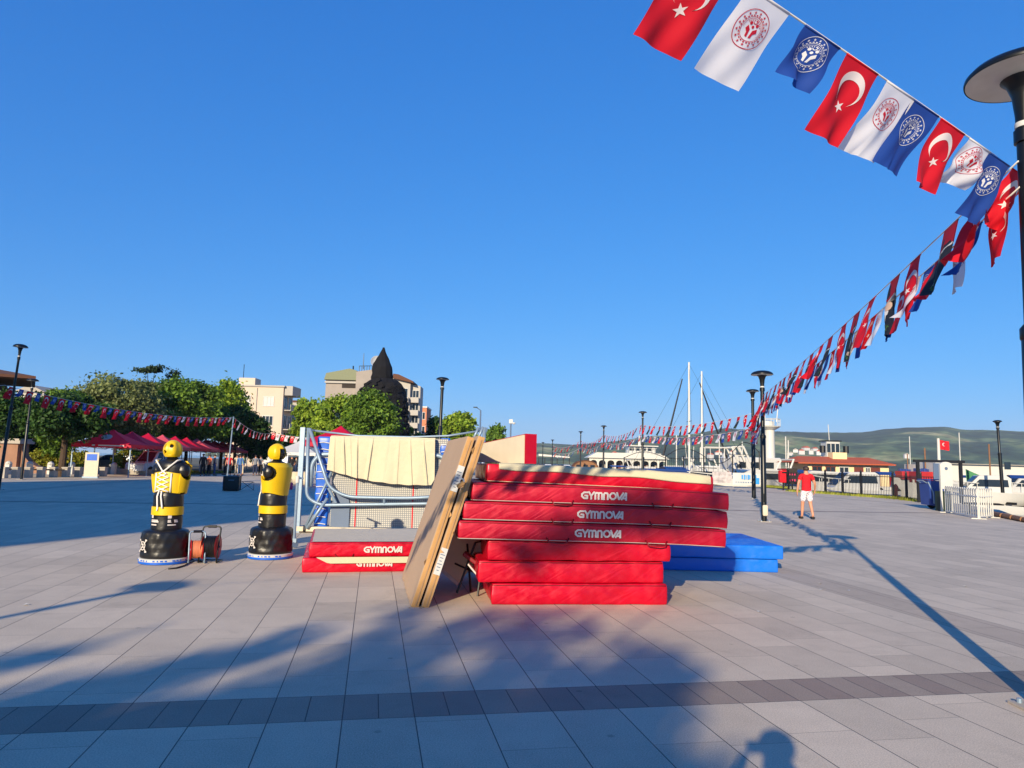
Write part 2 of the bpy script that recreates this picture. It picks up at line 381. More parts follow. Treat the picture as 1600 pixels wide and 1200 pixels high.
RIDGE = [(300, 712), (500, 709), (700, 704), (845, 692), (895, 695), (945, 691), (985, 686), (1020, 681), (1070, 680), (1102, 675), (1135, 669), (1170, 671), (1217, 674),
         (1290, 676), (1345, 676), (1382, 671), (1420, 668), (1480, 667), (1502, 671), (1540, 672), (1600, 674), (1750, 680), (2000, 700)]
def ridge_y(px):
    for (a, ya), (b, yb) in zip(RIDGE, RIDGE[1:]):
        if a <= px <= b: return ya + (yb - ya) * (px - a) / (b - a)
    return 705
hb = MB(); HD = 2600.0
def hill_pt(i, j):
    px = 320 + i * 1660; d = ray(px, 720); az = d.x / d.y
    Yr = HD + 500 * noise.noise(Vector((px * .004, 0, 0)))
    ztop = at(px, ridge_y(px), Yr).z
    f = j; Y = 1500 + (Yr - 1500) * min(f / .8, 1) + max(0, f - .8) * 4000
    prof = min(f / .8, 1) ** 0.9 if f < .8 else max(0.0, 1 - (f - .8) * 3)
    x = az * Y; nn = noise.fractal(Vector((x * .0022, Y * .0022, 3)), 1.0, 2.0, 5)
    n3 = noise.fractal(Vector((x * .02, Y * .02, 9)), 1.0, 2.0, 3)
    z = -2 + (ztop + 2) * prof + nn * 26 * math.sin(min(f / .8, 1) * math.pi) + n3 * (2.2 if f > .1 else 0)
    return Vector((x, Y, z))
hb.grid(hill_pt, 420, 90)
struct(hb.build('hills', hill_mat(), smooth='all'))
# a low far shore town, small houses one can pick out
def small_house(px, py, Y, w, h, roofc, k):
    p = at(px, py, Y); t = thing('house', '', 'house', (p.x, p.y, p.z - h * .7), R_(k * 17 % 40 - 20))
    MB().box((0, 0, h / 2), (w, w * .7, h)).build('wall', 'white', t)
    MB().prism([(-w * .55, h), (w * .55, h), (0, h + w * .28)], -w * .4, w * .4).build('roof', roofc, t)
    return t
m_('rooftile', (176, 84, 52), rough=0.85, bump=0.3, bscale=8, var=0.15)
hs = [(1243, 704), (1252, 706), (1259, 701), (1267, 706), (1273, 702), (1281, 707), (1235, 709), (1110, 712), (1122, 708), (1132, 711), (1145, 707), (985, 708), (972, 711), (960, 709), (1300, 712), (1416, 712)]
for k, (px, py) in enumerate(hs):
    h = small_house(px, py, 1250 + 30 * (k % 5), 8 + k % 3 * 2, 5 + k % 2 * 2, 'rooftile' if k % 3 else 'concrete', k)
    h['label'] = 'tiny pale house on the far shore, %s from the left among the scattered houses' % ORD[sorted(range(len(hs)), key=lambda q: hs[q][0]).index(k)]; h['group'] = 'houses on the far shore'

# ------------------------------------------------------------------ trees
LEAF = {
 'mid': leafmat('mid green leaves', (66, 98, 28), (120, 150, 48)),
 'dark': leafmat('dark green leaves', (34, 62, 24), (66, 98, 36)),
 'bright': leafmat('bright green leaves', (92, 126, 30), (152, 172, 54)),
 'olive': leafmat('olive green leaves', (92, 106, 56), (144, 152, 92)),
 'pine': leafmat('pine needles', (34, 54, 30), (64, 84, 44)),
 'hedge': leafmat('yellow green hedge', (120, 130, 30), (170, 160, 50)),
}
def crown_mesh(rx, ry, rz, zc, nclump, nleaf, size, seed, flat=0.0, layered=False):
    rnd = random.Random(seed); vs = []; fs = []
    cl = []
    for _ in range(nclump):
        while True:
            p = Vector((rnd.uniform(-1, 1), rnd.uniform(-1, 1), rnd.uniform(-1, 1)))
            if .25 < p.length < 1: break
        p = p.normalized() * (p.length ** .5)
        w = 1 + .28 * noise.noise(p * 1.8 + Vector((seed, 0, 0)))
        if layered: p.z = round(p.z * 2.2) / 2.2
        cl.append((Vector((p.x * rx * w, p.y * ry * w, p.z * rz * w + zc)), rnd.uniform(.55, 1.25)))
    R0 = (rx * ry * rz) ** (1 / 3) * 1.35 / (nclump ** (1 / 3))
    for k in range(nleaf):
        c, s = cl[k % nclump]
        d = Vector((rnd.gauss(0, 1), rnd.gauss(0, 1), rnd.gauss(0, .22 if layered else .75))) * R0 * .52 * s
        p = c + d
        nrm = (d.normalized() * .6 + Vector((rnd.uniform(-1, 1), rnd.uniform(-1, 1), rnd.uniform(-.3, 1.2)))).normalized()
        a = nrm.orthogonal().normalized(); a.rotate(Matrix.Rotation(rnd.uniform(0, 6.28), 3, nrm)); b = nrm.cross(a)
        z = size * rnd.uniform(.6, 1.4)
        o = len(vs)
        vs += [p - a * z * .5, p + b * z * .32 + nrm * z * .08, p + a * z * .5, p - b * z * .32 + nrm * z * .08]
        fs.append((o, o + 1, o + 2, o + 3))
    return vs, fs, cl
def tree(name, label, x, y, h, rx, rz, zc, leaf='mid', nclump=60, nleaf=7000, size=.32, seed=1, tr=.18, group='trees at the edge of the square', layered=False, ry=None, bare=None, z0=0):
    t = thing(name, label, 'tree', (x, y, z0), 0, group)
    vs, fs, cl = crown_mesh(rx, ry or rx, rz, zc, nclump, nleaf, size, seed, layered=layered)
    b = MB(); b.v = [tuple(v) for v in vs]; b.f = fs; b.mi = [0] * len(fs)
    b.build('crown', LEAF[leaf], t, fix=False)
    rnd = random.Random(seed + 5); k = MB(); zb = bare or max(.8, zc - rz * .8)
    base = [Vector((0, 0, 0)), Vector((.04, .02, zb * .5)), Vector((.1 * rnd.uniform(-1, 1), .1, zb)), Vector((.2 * rnd.uniform(-1, 1), .1, zc)), Vector((0, 0, zc + rz * .6))]
    k.tube(base, [tr * 1.25, tr, tr * .85, tr * .5, tr * .15], 9)
    for c, s in rnd.sample(cl, min(12, len(cl))):
        st = base[2].lerp(base[3], rnd.uniform(0, .9)); mid = st.lerp(c, .5) + Vector((0, 0, -.1 * rz))
        k.tube([st, mid, c], [tr * .38, tr * .24, tr * .07], 6)
    k.build('trunk', 'bark', t, smooth=True)
    return t
def gx(px, Y): return at(px, 712, Y).x
def hz(py, px, Y): return at(px, py, Y).z
TR = [ # name,label,px,Y,top_py,half px,leaf,n,opts
 ('broadleaf_tree', 'dark low tree at the left edge of the photo behind the stone gate pier', -12, 47, 612, 48, 'dark', 8000, dict(bare=2.4)),
 ('broadleaf_tree', 'dark spreading tree with one straight trunk in front of the parked cars', 98, 46, 620, 66, 'dark', 10000, dict(bare=2.6, tr=.2)),
 ('broadleaf_tree', 'bright feathery crown poking up behind the dark spreading tree', 96, 58, 598, 34, 'mid', 6000, {}),
 ('broadleaf_tree', 'wide olive green tree with pale flowers behind the first red canopies', 178, 66, 588, 66, 'olive', 11000, dict(bare=3)),
 ('cedar_tree', 'tall cedar with flat layered branches rising above the other trees', 226, 80, 566, 38, 'pine', 6500, dict(layered=True, tr=.3)),
 ('cedar_tree', 'narrow dark conifer just right of the tall cedar', 262, 82, 572, 13, 'pine', 2600, dict(tr=.2)),
 ('broadleaf_tree', 'big green round tree above the middle of the row of red canopies', 290, 74, 588, 60, 'mid', 12000, dict(bare=3)),
 ('broadleaf_tree', 'tall yellowish green tree left of the cream apartment block', 345, 84, 592, 34, 'bright', 8000, dict(bare=3)),
 ('broadleaf_tree', 'low dark green tree in front of the cream apartment block', 366, 80, 640, 42, 'dark', 8000, dict(bare=3)),
 ('broadleaf_tree', 'light green tree between the two apartment blocks', 480, 88, 624, 27, 'bright', 6000, dict(bare=3)),
 ('broadleaf_tree', 'low dark tree just right of the cream apartment block behind the people', 456, 82, 682, 26, 'dark', 4000, dict(bare=2.6)),
 ('broadleaf_tree', 'bright yellow-green tree left of the dark sculpture hiding the grey apartment block', 530, 70, 622, 38, 'bright', 8000, dict(bare=2)),
 ('broadleaf_tree', 'dense green tree in front of the base of the dark sculpture', 577, 62, 611, 42, 'mid', 10000, dict(bare=2)),
 ('broadleaf_tree', 'low dark tree between the sculpture and the grey apartment block', 640, 84, 668, 26, 'mid', 4000, {}),
 ('broadleaf_tree', 'dark ball-shaped tree just right of the tall black lamp', 684, 86, 650, 17, 'dark', 4000, {}),
 ('broadleaf_tree', 'bright rounded tree right of the tall black lamp', 715, 84, 643, 27, 'bright', 6000, {}),
 ('broadleaf_tree', 'small far green tree behind the leaning cardboard packs', 778, 110, 668, 22, 'mid', 3000, {}),
 ('broadleaf_tree', 'dark tree right behind the low end of the red canopy row', 400, 92, 668, 26, 'dark', 4000, {}),
 ('broadleaf_tree', 'dark green tree behind the stone gate pier', 45, 66, 640, 40, 'dark', 6000, {}),
 ('broadleaf_tree', 'dark green tree filling the gap behind the second and third canopies', 235, 92, 640, 60, 'dark', 7000, {}),
]
for i, (nm, lb, px, Y, top, hw, leaf, nl, op) in enumerate(TR):
    x = gx(px, Y); H = hz(top, px, Y); r = hw * Y / F
    zb = op.get('bare', 1.2); zc = (H + zb) / 2; rz = (H - zb) / 2
    if op.get('layered'): zc = H * .62; rz = H * .36
    tree(nm, lb, x, Y, H, r * .9, rz * .92, zc, leaf, nclump=80 if nl > 5000 else 45, nleaf=int(nl * 1.9), size=.0048 * Y * (.75 if leaf == 'pine' else 1), seed=i + 3, tr=op.get('tr', .17), layered=op.get('layered', False), bare=zb)
# hedge: five rounded shrubs behind the bollards
for k, (px, w) in enumerate([(68, 14), (84, 15), (116, 12), (132, 13), (195, 14), (232, 12), (57, 10)]):
    Y = 58; tp = thing('shrub', 'yellow-green clipped shrub beyond the street, %s from the left' % ORD[sorted([68,84,116,132,195,232,57]).index(px)], 'shrub', (gx(px, Y), Y, 0), 0, 'shrubs along the street')
    vs, fs, cl = crown_mesh(w * Y / F * 1.1, .6, .62, 1.0, 20, 1500, .2, 50 + k)
    b = MB(); b.v = [tuple(v) for v in vs]; b.f = fs; b.mi = [0] * len(fs); b.build('foliage', LEAF['hedge'], tp, fix=False)
    kb = MB()
    for a in range(5): kb.tube([(0, 0, 0), (.3 * math.cos(a * 1.3), .2 * math.sin(a * 1.3), 1.0)], [.04, .02], 5)
    kb.build('stem', 'bark', tp)
# grass verge behind the canopies
gm = leafmat('grass', (96, 112, 30), (150, 150, 60), .2)
rnd = random.Random(3); b = MB()
for k in range(9000):
    x = rnd.uniform(-46, -27); y = rnd.uniform(56, 70); hh = rnd.uniform(.06, .2)
    a = rnd.uniform(0, 3.14); c, s = math.cos(a) * .05, math.sin(a) * .05
    b.add([(x - c, y - s, 0), (x + c, y + s, 0), (x + c * .3 + .04, y, hh)], [(0, 1, 2)])
o = b.build('grass_verge', gm, fix=False); o['kind'] = 'stuff'; tag(o, 'sunlit strip of short grass behind the red canopies', 'grass')
lw = MB(); lw.add([(-47, 55.6, .005), (-26.6, 55.6, .005), (-26.6, 72, .005), (-47, 72, .005)], [(0, 1, 2, 3)]); struct(lw.build('lawn_soil', mat('lawn', (88, 96, 38), rough=1, var=.3, vscale=1)))
rd = MB(); rd.add([(-90, 49, -.012), (-30, 56, -.012), (-30, 64, -.012), (-90, 57, -.012)], [(0, 1, 2, 3)]); struct(rd.build('street', 'asphalt'))
# kerb wall by the verge
w = MB(); w.box((-36.5, 55.2, .2), (20, .4, .42)); tag(w.build('kerb_wall', 'concrete'), 'low pale stone wall edging the grass behind the red canopies', 'wall')

# ------------------------------------------------------------------ buildings
m_('creamwall', (206, 186, 166), rough=0.9, bump=0.1, bscale=6, var=.05, vscale=.4)
m_('beigeblock', (156, 146, 136), rough=0.9, bump=0.25, bscale=5, var=.1, vscale=.8)
m_('palewall', (176, 170, 160), rough=0.9, var=.06, vscale=.5)
m_('orangewall', (206, 128, 92), rough=0.9, var=.06)
m_('roofgreen', (128, 132, 104), rough=.9, var=.1)
m_('brownroof', (96, 62, 44), rough=.9, var=.1); m_('darkwall', (52, 44, 38), rough=.9, var=.1)
m_('curtain', (206, 204, 198), rough=.8, var=.15, vscale=.8)
def window(par, x, y, z, w, h, face='y', glass='glass', fr='white', bars=2):
    """window in a wall whose outer face is at y (looking to -y) or x (looking to +x)"""
    d = .1; f = MB(); t = .09
    def bx(u, zz, du, dz, off=0, mi=0):
        if face == 'y': f.box((u, y - .02 + off, zz), (du, d, dz))
        else: f.box((x + .02 - off, u, zz), (d, du, dz))
    c = x if face == 'y' else y
    bx(c, z - t/2, w + .2, t); bx(c, z + h + t/2, w + .06, t)
    bx(c - w/2 + .03, z + h/2, .06, h); bx(c + w/2 - .03, z + h/2, .06, h)
    for k in range(1, bars): bx(c - w/2 + w * k / bars, z + h/2, .07, h)
    o = f.build('window', fr, par)
    g = MB()
    if face == 'y': g.box((x, y + .012, z + h/2), (w - .13, .05, h - .002))
    else: g.box((x - .012, y, z + h/2), (.05, w - .13, h - .002))
    g.build('pane', glass, o)
    return o
def balcony(par, x0, x1, y, z, d=1.2, m='palewall'):
    b = MB(); b.box(((x0+x1)/2, y - d/2 - .003, z + .07), (x1 - x0, d, .14)); b.box(((x0+x1)/2, y - d - .003 + .05, z + .52), (x1 - x0, .1, .76))
    b.box((x0 + .05, y - d/2 + .02, z + .52), (.1, d - .15, .75)); b.box((x1 - .05, y - d/2 + .02, z + .52), (.1, d - .15, .75))
    return b.build('balcony', m, par)
# A cream block
Y = 112; x0, x1 = gx(352, Y), gx(437, Y); H = hz(604, 400, Y)
A = thing('apartment_building', 'cream flat-roofed apartment block with balconies on its shaded side, left of the sculpture', 'building', ((x0+x1)/2, Y, 0))
wd = (x1 - x0); MB().box((0, 2.5, H/2), (wd, 5, H)).build('wall', 'creamwall', A)
rf = MB().box((0, 2.5, H + .12), (wd + .4, 5.4, .24)).build('roof', 'palewall', A)
MB().box((-wd/2 + 2.0, 3, H + .9), (2.6, 2.6, 1.3)).build('roof_hut', 'creamwall', rf)
MB().box((wd/2 + .7, 2.5, H - .5), (1.3, 4.4, 1.5)).build('parapet', 'palewall', A)
MB().tube([(-wd/2 + .5, 4, H + .2), (-wd/2 + .5, 4, H + 4)], .05, 6).build('antenna', 'lampblack', rf)
for k in range(4):
    z = H - 3.0 - k * 3.05
    window(A, -1.9, 0, z, 2.1, 1.5, glass='curtain' if k % 2 == 0 else 'glass', bars=3)
    window(A, 2.0, 0, z, 1.7, 1.4, glass='curtain' if k != 1 else 'glass', bars=3)
    for j, yy in enumerate((1.4, 3.6)): window(A, wd/2, yy, z - .3, 1.5, 1.9, face='x', bars=2)
    b = MB(); b.box((wd/2 + .6, 2.5, z - .62), (1.18, 4.2, .14)); b.box((wd/2 + 1.14, 2.5, z - .1), (.08, 4.2, .85)); b.build('balcony', 'palewall', A)
MB().tube([(.1, -.08, .5), (.1, -.08, H - .2)], .06, 6).build('drain_pipe', 'palewall', A)
# A2 behind, darker
Y2 = 128; A2 = thing('apartment_building', 'shaded grey apartment block peeking out right behind the cream block', 'building', (gx(452, Y2), Y2, 0))
H2 = hz(628, 452, Y2); MB().box((0, 4, H2/2), (4.6, 8, H2)).build('wall', 'palewall', A2); MB().box((0, 4, H2 + .15), (5, 8.4, .3)).build('roof', 'brownroof', A2)
for k in range(4):
    window(A2, 0, 0, H2 - 2.6 - 3 * k, 2.6, 1.6); balcony(A2, -2, 2, 0, H2 - 3.3 - 3 * k)
# B grey/beige block behind the sculpture
Y = 120; s = Y / F
def X(px): return gx(px, Y)
cx = X(577); B = thing('apartment_building', 'large beige and grey apartment block with sloping roof and dish antenna behind the dark sculpture', 'building', (cx, Y, 0))
def bx(px): return X(px) - cx
def bz(py, px=577): return hz(py, px, Y)
MB().prism([(bx(503), 0), (bx(552), 0), (bx(552), bz(595)), (bx(503), bz(595))], 0, 6).build('wall', 'beigeblock', B)
MB().prism([(bx(552) + .003, 0), (bx(585), 0), (bx(585), bz(577)), (bx(552) + .003, bz(582))], -.8, 6).build('wall', 'beigeblock', B)
MB().prism([(bx(585) + .003, 0), (bx(636), 0), (bx(636), bz(596)), (bx(585) + .003, bz(584))], 0.6, 6).build('wall', 'palewall', B)
MB().prism([(bx(636) + .003, 0), (bx(651), 0), (bx(651), bz(600)), (bx(636) + .003, bz(597))], 1.6, 5.5).build('wall', 'palewall', B)
r = MB(); r.prism([(bx(501), bz(595) + .004), (bx(552) - .01, bz(595) + .004), (bx(552) - .01, bz(580)), (bx(541), bz(577)), (bx(504), bz(585))], -.5, 6); r.build('roof', 'roofgreen', B)
r = MB(); r.prism([(bx(609), bz(590)), (bx(642), bz(597)), (bx(641), bz(594)), (bx(618), bz(584)), (bx(609), bz(583))], -.2, 6); r.build('roof', 'brownroof', B)
MB().prism([(bx(503) - .1, bz(600)), (bx(552), bz(600)), (bx(552), bz(597)), (bx(503) - .1, bz(597))], -.35, -.003).build('cornice', 'palewall', B)
ra = MB()
for k in range(8): ra.tube([(bx(556 + k * 4), -.6, bz(581)), (bx(556 + k * 4), -.6, bz(573))], .05, 5)
ra.tube([(bx(556), -.6, bz(573)), (bx(584), -.6, bz(572))], .05, 5); ra.build('roof_railing', 'lampblack', B)
MB().tube([(bx(561), 0, bz(577)), (bx(561), 0, bz(552))], [.08, .04], 5).build('antenna', 'lampblack', B)
MB().tube([(bx(541), 2, bz(580)), (bx(541), 2, bz(570))], .12, 6).build('chimney', 'lampblack', B)
d = MB(); d.lathe([(.05, 0), (.8, .15), (1.15, .5), (1.2, .5), (.8, .1), (.02, -.06)], 16); dd = d.build('dish_antenna', 'white', B, smooth=True); dd.location = (bx(581), 1, bz(566)); dd.rotation_euler = (R_(70), 0, R_(20))
for py, w in ((612, 2.6), (632, 2.6), (652, 2.6), (672, 2.6)):
    window(B, bx(620), .6, bz(py + 9), 2.7, 1.7, bars=2, glass='glass')
    balcony(B, bx(612), bx(635), .6, bz(py + 16))
    window(B, bx(644), 1.6, bz(py + 9), 1.1, 1.5); balcony(B, bx(637), bx(650), 1.6, bz(py + 15))
    if py > 620: window(B, bx(528), 0, bz(py + 6), 2.2, 1.3)
window(B, bx(568), -.8, bz(650), 1.8, 1.4)
sh = MB().box((bx(540), -.02, bz(603)), (2.4, .06, .9)).build('window', 'darkwall', B)
# C orange block
Y = 150; C = thing('apartment_building', 'narrow orange and white block right of the grey apartment block', 'building', (gx(657, Y), Y, 0)); H = hz(637, 657, Y)
MB().box((0, 4, H/2), (1.9, 8, H)).build('wall', 'orangewall', C); MB().box((-.1, 4, H + .15), (2.3, 8.3, .3)).build('roof', 'white', C)
for k in range(3): window(C, .1, 0, H - 2.4 - k * 3, 1.1, 1.4)
# D left building with brown eaves
Y = 56; D = thing('pavilion_building', 'dark building with wide brown hipped eaves at the left edge of the photo', 'building', (gx(-70, Y), Y, 0), R_(34)); H = hz(586, 10, Y)
MB().box((0, 3.2, H/2 - .3), (5.6, 6, H - .6)).build('wall', 'darkwall', D)
e = MB(); hw = (gx(40, Y) - gx(-70, Y))*.86
e.add([(-hw, -1.6, H - .12), (hw, -1.6, H - .12), (hw, 8, H - .12), (-hw, 8, H - .12), (-hw, -1.6, H + .1), (hw, -1.6, H + .1), (hw, 8, H + .1), (-hw, 8, H + .1), (-1, 3, H + 1.0), (1, 3, H + 1.0)],
      [(3, 2, 1, 0), (0, 1, 5, 4), (1, 2, 6, 5), (2, 3, 7, 6), (3, 0, 4, 7), (4, 5, 9, 8), (5, 6, 9), (6, 7, 8, 9), (7, 4, 8)]); e.build('roof', 'brownroof', D)
for k in range(2): window(D, -1 + 2.6 * k, .2, H - 2.6, 1.6, 1.4)
# white building glimpse behind
E_ = thing('house', 'small white house glimpsed between the eaves and the trees on the left', 'house', (gx(38, 90), 90, 0)); hh = hz(612, 38, 90)
MB().box((0, 3, hh/2), (3.4, 6, hh)).build('wall', 'palewall', E_); MB().prism([(-2, hh), (2, hh), (0, hh + .9)], -.3, 6.3).build('roof', 'concrete', E_); window(E_, 0, 0, hh - 2, 1.6, 1.3)
# stone gate piers + curved ramp wall, left
m_('pinkstone', (150, 112, 90), rough=.9, bump=.4, bscale=4, var=.2, vscale=1.5)
Y = 52; G = thing('gate_pier', 'stepped orange stone gate pier with pale cap at the left edge', 'pier', (gx(14, Y), Y, 0)); z1 = hz(693, 14, Y)
MB().box((0, 0, z1/2), (2.0, 1.2, z1)).build('shaft', 'pinkstone', G)
c = MB(); c.box((0, 0, z1 + .12), (2.5, 1.6, .24)); c.box((0, 0, z1 + .3), (2.2, 1.4, .12)); c.build('cap', 'concrete', G)
G2 = thing('curved_wall', 'low curved pink stone wall sweeping down beside the gate pier', 'wall', (gx(30, Y), Y, 0))
pl = [(0, 0), (2.4, 0), (2.4, .35)] + [(2.4 - 2.1 * math.sin(a * math.pi / 12), .35 + 1.7 * (1 - math.cos(a * math.pi / 12))) for a in range(1, 7)] + [(0, 2.05)]
MB().prism(pl, -.3, .3).build('wall', 'pinkstone', G2)
# low benches/bollards of the street edge
for k in range(9):
    px = 5 + k * 19.5; p = gp(px, 747 - k * .3)
    o = MB(); o.box((0, 0, .28), (.34, .34, .56)); o.box((0, 0, .6), (.4, .4, .08))
    ob = o.build('bollard', 'concrete', loc=(p.x, p.y, 0)); tag(ob, 'square stone bollard on the street edge, %s from the left of the front row' % ORD[k], 'bollard', 'front bollards along the street')
for k in range(8):
    p = gp(12 + k * 33, 741); o = MB(); o.box((0, 0, .34), (.3, .3, .68)); o.lathe([(.2, .68), (.22, .72), (.15, .84), (.03, .9)], 10)
    ob = o.build('bollard', 'white', loc=(p.x, p.y, 0)); tag(ob, 'white round-topped bollard across the street, %s from the left' % ORD[k], 'bollard', 'white bollards across the street')
bar = MB(); a, b_ = gp(0, 745.5), gp(100, 746)
bar.tube([(a.x, a.y, .47), (b_.x, b_.y, .47)], .05, 6); tag(bar.build('bench_rail', 'darkwall'), 'long dark low rail running between the stone bollards', 'rail')

# ------------------------------------------------------------------ sculpture: a generic tall layered form in blackened timber
m_('charred', (22, 22, 26), spec=.25, rough=.9, bump=.8, bscale=3, var=.35, vscale=1.5)
Y = 78; sx = gx(598, Y); S = thing('sculpture', 'tall dark rough layered sculpture rising to a point behind the green tree', 'sculpture', (sx, Y, 0))
k_ = Y / F
def sp(py): return hz(py, 598, Y)
prof_b = [(2.3, 0), (2.5, sp(690)), (2.75, sp(665)), (2.75, sp(640)), (2.5, sp(622)), (2.3, sp(609)), (1.95, sp(600)), (1.4, sp(594)), (.9, sp(591))]
def rough(p, a): 
    q = Vector((p.x, p.y, 0)); l = q.length; w = 1 + .16 * noise.noise(Vector((math.cos(a) * 1.6, math.sin(a) * 1.6, p.z * .5))) + .10 * noise.noise(Vector((math.cos(a) * 5, math.sin(a) * 5, p.z * 1.6))) + .015 * math.sin(p.z * 7)
    off = .3 * math.sin(p.z * .35 + 1.9) + (.35 if p.z < 9 else 0)*0
    return Vector((p.x * w + off, p.y * w, p.z))
def dens(pr, n=60):
    out = []
    for i in range(n + 1):
        z = pr[0][1] + (pr[-1][1] - pr[0][1]) * i / n
        for (r0, z0), (r1, z1) in zip(pr, pr[1:]):
            if z0 <= z <= z1 + 1e-6: out.append((r0 + (r1 - r0) * (z - z0) / (z1 - z0), z)); break
    return out
MB().lathe(dens(prof_b, 70), 30, fn=rough).build('body', 'charred', S)
prof_h = [(1.12, sp(600)), (1.18, sp(588)), (1.1, sp(574)), (.72, sp(562)), (.35, sp(552)), (.12, sp(543))]
MB().lathe(dens(prof_h, 40), 12, c=(-.45, 0, 0), fn=lambda p, a: Vector((p.x * (1 + .02 * math.sin(p.z * 9) + .12 * noise.noise(Vector((p.x, p.y, p.z * 1.2)))), p.y, p.z))).build('spire', 'charred', S)
rr = random.Random(4); pl = MB()
for k in range(170):
    z = rr.uniform(1, sp(600)); a = rr.uniform(0, 6.28)
    for (r0, z0), (r1, z1) in zip(prof_b, prof_b[1:]):
        if z0 <= z <= z1: r = r0 + (r1 - r0) * (z - z0) / (z1 - z0)
    m = Matrix.Translation((r * 1.03 * math.cos(a) + .35 * math.sin(z * .35 + 1.9), r * 1.03 * math.sin(a), z)) @ Matrix.Rotation(a, 4, 'Z') @ Matrix.Rotation(rr.uniform(-.6, .6), 4, 'X')
    pl.box((0, 0, 0), (.16, rr.uniform(.6, 1.5), rr.uniform(.15, .4)), M4=m)
pl.build('cladding', 'charred', S)

# ------------------------------------------------------------------ canopies
tentmat = mat('canopy cloth', (214, 14, 58), rough=.6, var=.06, trans=.35); MT['tent'] = tentmat
tentmat2 = mat('faded canopy cloth', (222, 84, 100), rough=.6, var=.06, trans=.25); MT['tent2'] = tentmat2
def make_canopy(m, label):
    w = 1.85; t = thing('pop_up_canopy', label, 'canopy', group='red canopies in a row')
    z0, z1, z2 = 1.95, 2.2, 3.25
    c = MB(); n = 8
    pts = []
    for j in range(n + 1):            # slightly sagging pyramid
        f = j / n; zz = z2 - (z2 - z1) * (f ** .8 if f else 0); pts.append((w * f, zz))
    for s in range(4):
        ca, sa = [(1, 0), (0, 1), (-1, 0), (0, -1)][s]
        for j in range(n):
            (a0, za), (a1, zb) = pts[j], pts[j + 1]
            q = [(-a0, -a0, za), (a0, -a0, za), (a1, -a1, zb), (-a1, -a1, zb)]
            c.add([(x * ca - y * sa, x * sa + y * ca, z) for x, y, z in q], [(0, 1, 2, 3)] if j else [(0, 2, 3)])
    c.build('roof', m, t)
    v = MB()
    for s in range(4):
        ca, sa = [(1, 0), (0, 1), (-1, 0), (0, -1)][s]; k = 16
        for j in range(k):
            xa, xb = -w + 2 * w * j / k, -w + 2 * w * (j + 1) / k; dz = .03 * (j % 2)
            v.add([(x * ca - y * sa, x * sa + y * ca, z) for x, y, z in [(xa, -w - .005, z1), (xb, -w - .005, z1), (xb, -w - .005, z0 + .03 * ((j + 1) % 2)), (xa, -w - .005, z0 + dz)]], [(0, 1, 2, 3)])
    v.build('valance', m, t)
    for sx_ in (-1, 1):
        for sy_ in (-1, 1):
            l = MB(); l.box((sx_ * (w - .06), sy_ * (w - .06), 1.08), (.06, .06, 2.16)); l.box((sx_ * (w - .06), sy_ * (w - .06), .01), (.12, .12, .02)); l.build('leg', 'galv', t)
    f = MB()
    for sx_ in (-1, 1):
        f.tube([(-w + .08, sx_ * (w - .08), 2.1), (0, sx_ * (w - .08), 1.85), (w - .08, sx_ * (w - .08), 2.1)], .02, 5)
        f.tube([(sx_ * (w - .08), -w + .08, 2.1), (sx_ * (w - .08), 0, 1.85), (sx_ * (w - .08), w - .08, 2.1)], .02, 5)
    f.build('truss', 'galv', t)
    return t
P0, P1 = Vector((-27.6, 49.5, 0)), Vector((-33.5, 85, 0))
for i in range(11):
    t = make_canopy('tent2' if i in (3, 6) else 'tent', ('pale red' if i in (3, 6) else 'red') + ' pop-up canopy, %s in the row counting from the nearest' % ORD[i])
    p = P0.lerp(P1, i / 10); t.location = p; t.rotation_euler.z = math.atan2(5.9, 35.5)
    if i == 0:
        e = MB(); e.lathe([(.34, 0), (.34, .01)], 20); eo = e.build('emblem', 'whiteprint', t); eo.location = (0, -1.1, 2.66); eo.rotation_euler = (R_(33), 0, 0)
        e2 = MB(); e2.box((0, 0, 0), (1.6, .006, .08)); e2.lathe([(.09, -.05), (.09, .05)], 12, c=(-1.1, 0, 0)); eo2 = e2.build('lettering', 'whiteprint', t); eo2.location = (.6, -1.864, 2.09)
p = at(533, 665, 42); t = make_canopy('tent', 'single red canopy whose pointed top shows behind the folded trampoline'); t.location = (p.x, 42, p.z - 3.25); 
# white marquee far right of left part
p = gp(462, 741); t = make_canopy('white', 'flat white canopy roof behind the second training dummy'); t.location = (gx(468, 60), 60, -.2); t['group'] = 'white canopies'

# ------------------------------------------------------------------ people (skin figures)
def skin_mesh(name, joints, edges, mat_, parent, sub=1, root=0):
    bm = bmesh.new(); lay = bm.verts.layers.skin.verify(); vs = []
    for i, (p, r) in enumerate(joints):
        v = bm.verts.new(p); v[lay].radius = r if isinstance(r, tuple) else (r, r); v[lay].use_root = (i == root); vs.append(v)
    for a, b in edges: bm.edges.new((vs[a], vs[b]))
    me = bpy.data.meshes.new(name); bm.to_mesh(me); bm.free()
    tmp = bpy.data.objects.new(name + '_tmp', me); COL.objects.link(tmp)
    sk = tmp.modifiers.new('s', 'SKIN'); sk.use_smooth_shade = True; sk.branch_smoothing = .3
    ss = tmp.modifiers.new('u', 'SUBSURF'); ss.levels = sub; ss.render_levels = sub
    dg = bpy.context.evaluated_depsgraph_get(); dg.update()
    m2 = bpy.data.meshes.new_from_object(tmp.evaluated_get(dg)); m2.name = name
    bpy.data.objects.remove(tmp); bpy.data.meshes.remove(me)
    m2.materials.clear(); m2.materials.append(MT[mat_] if isinstance(mat_, str) else mat_)
    o = bpy.data.objects.new(name, m2); COL.objects.link(o); o.parent = parent
    return o
def cloth(key, c):
    return m_('cloth ' + key, c, rough=.85, bump=.2, bscale=40, var=.1)
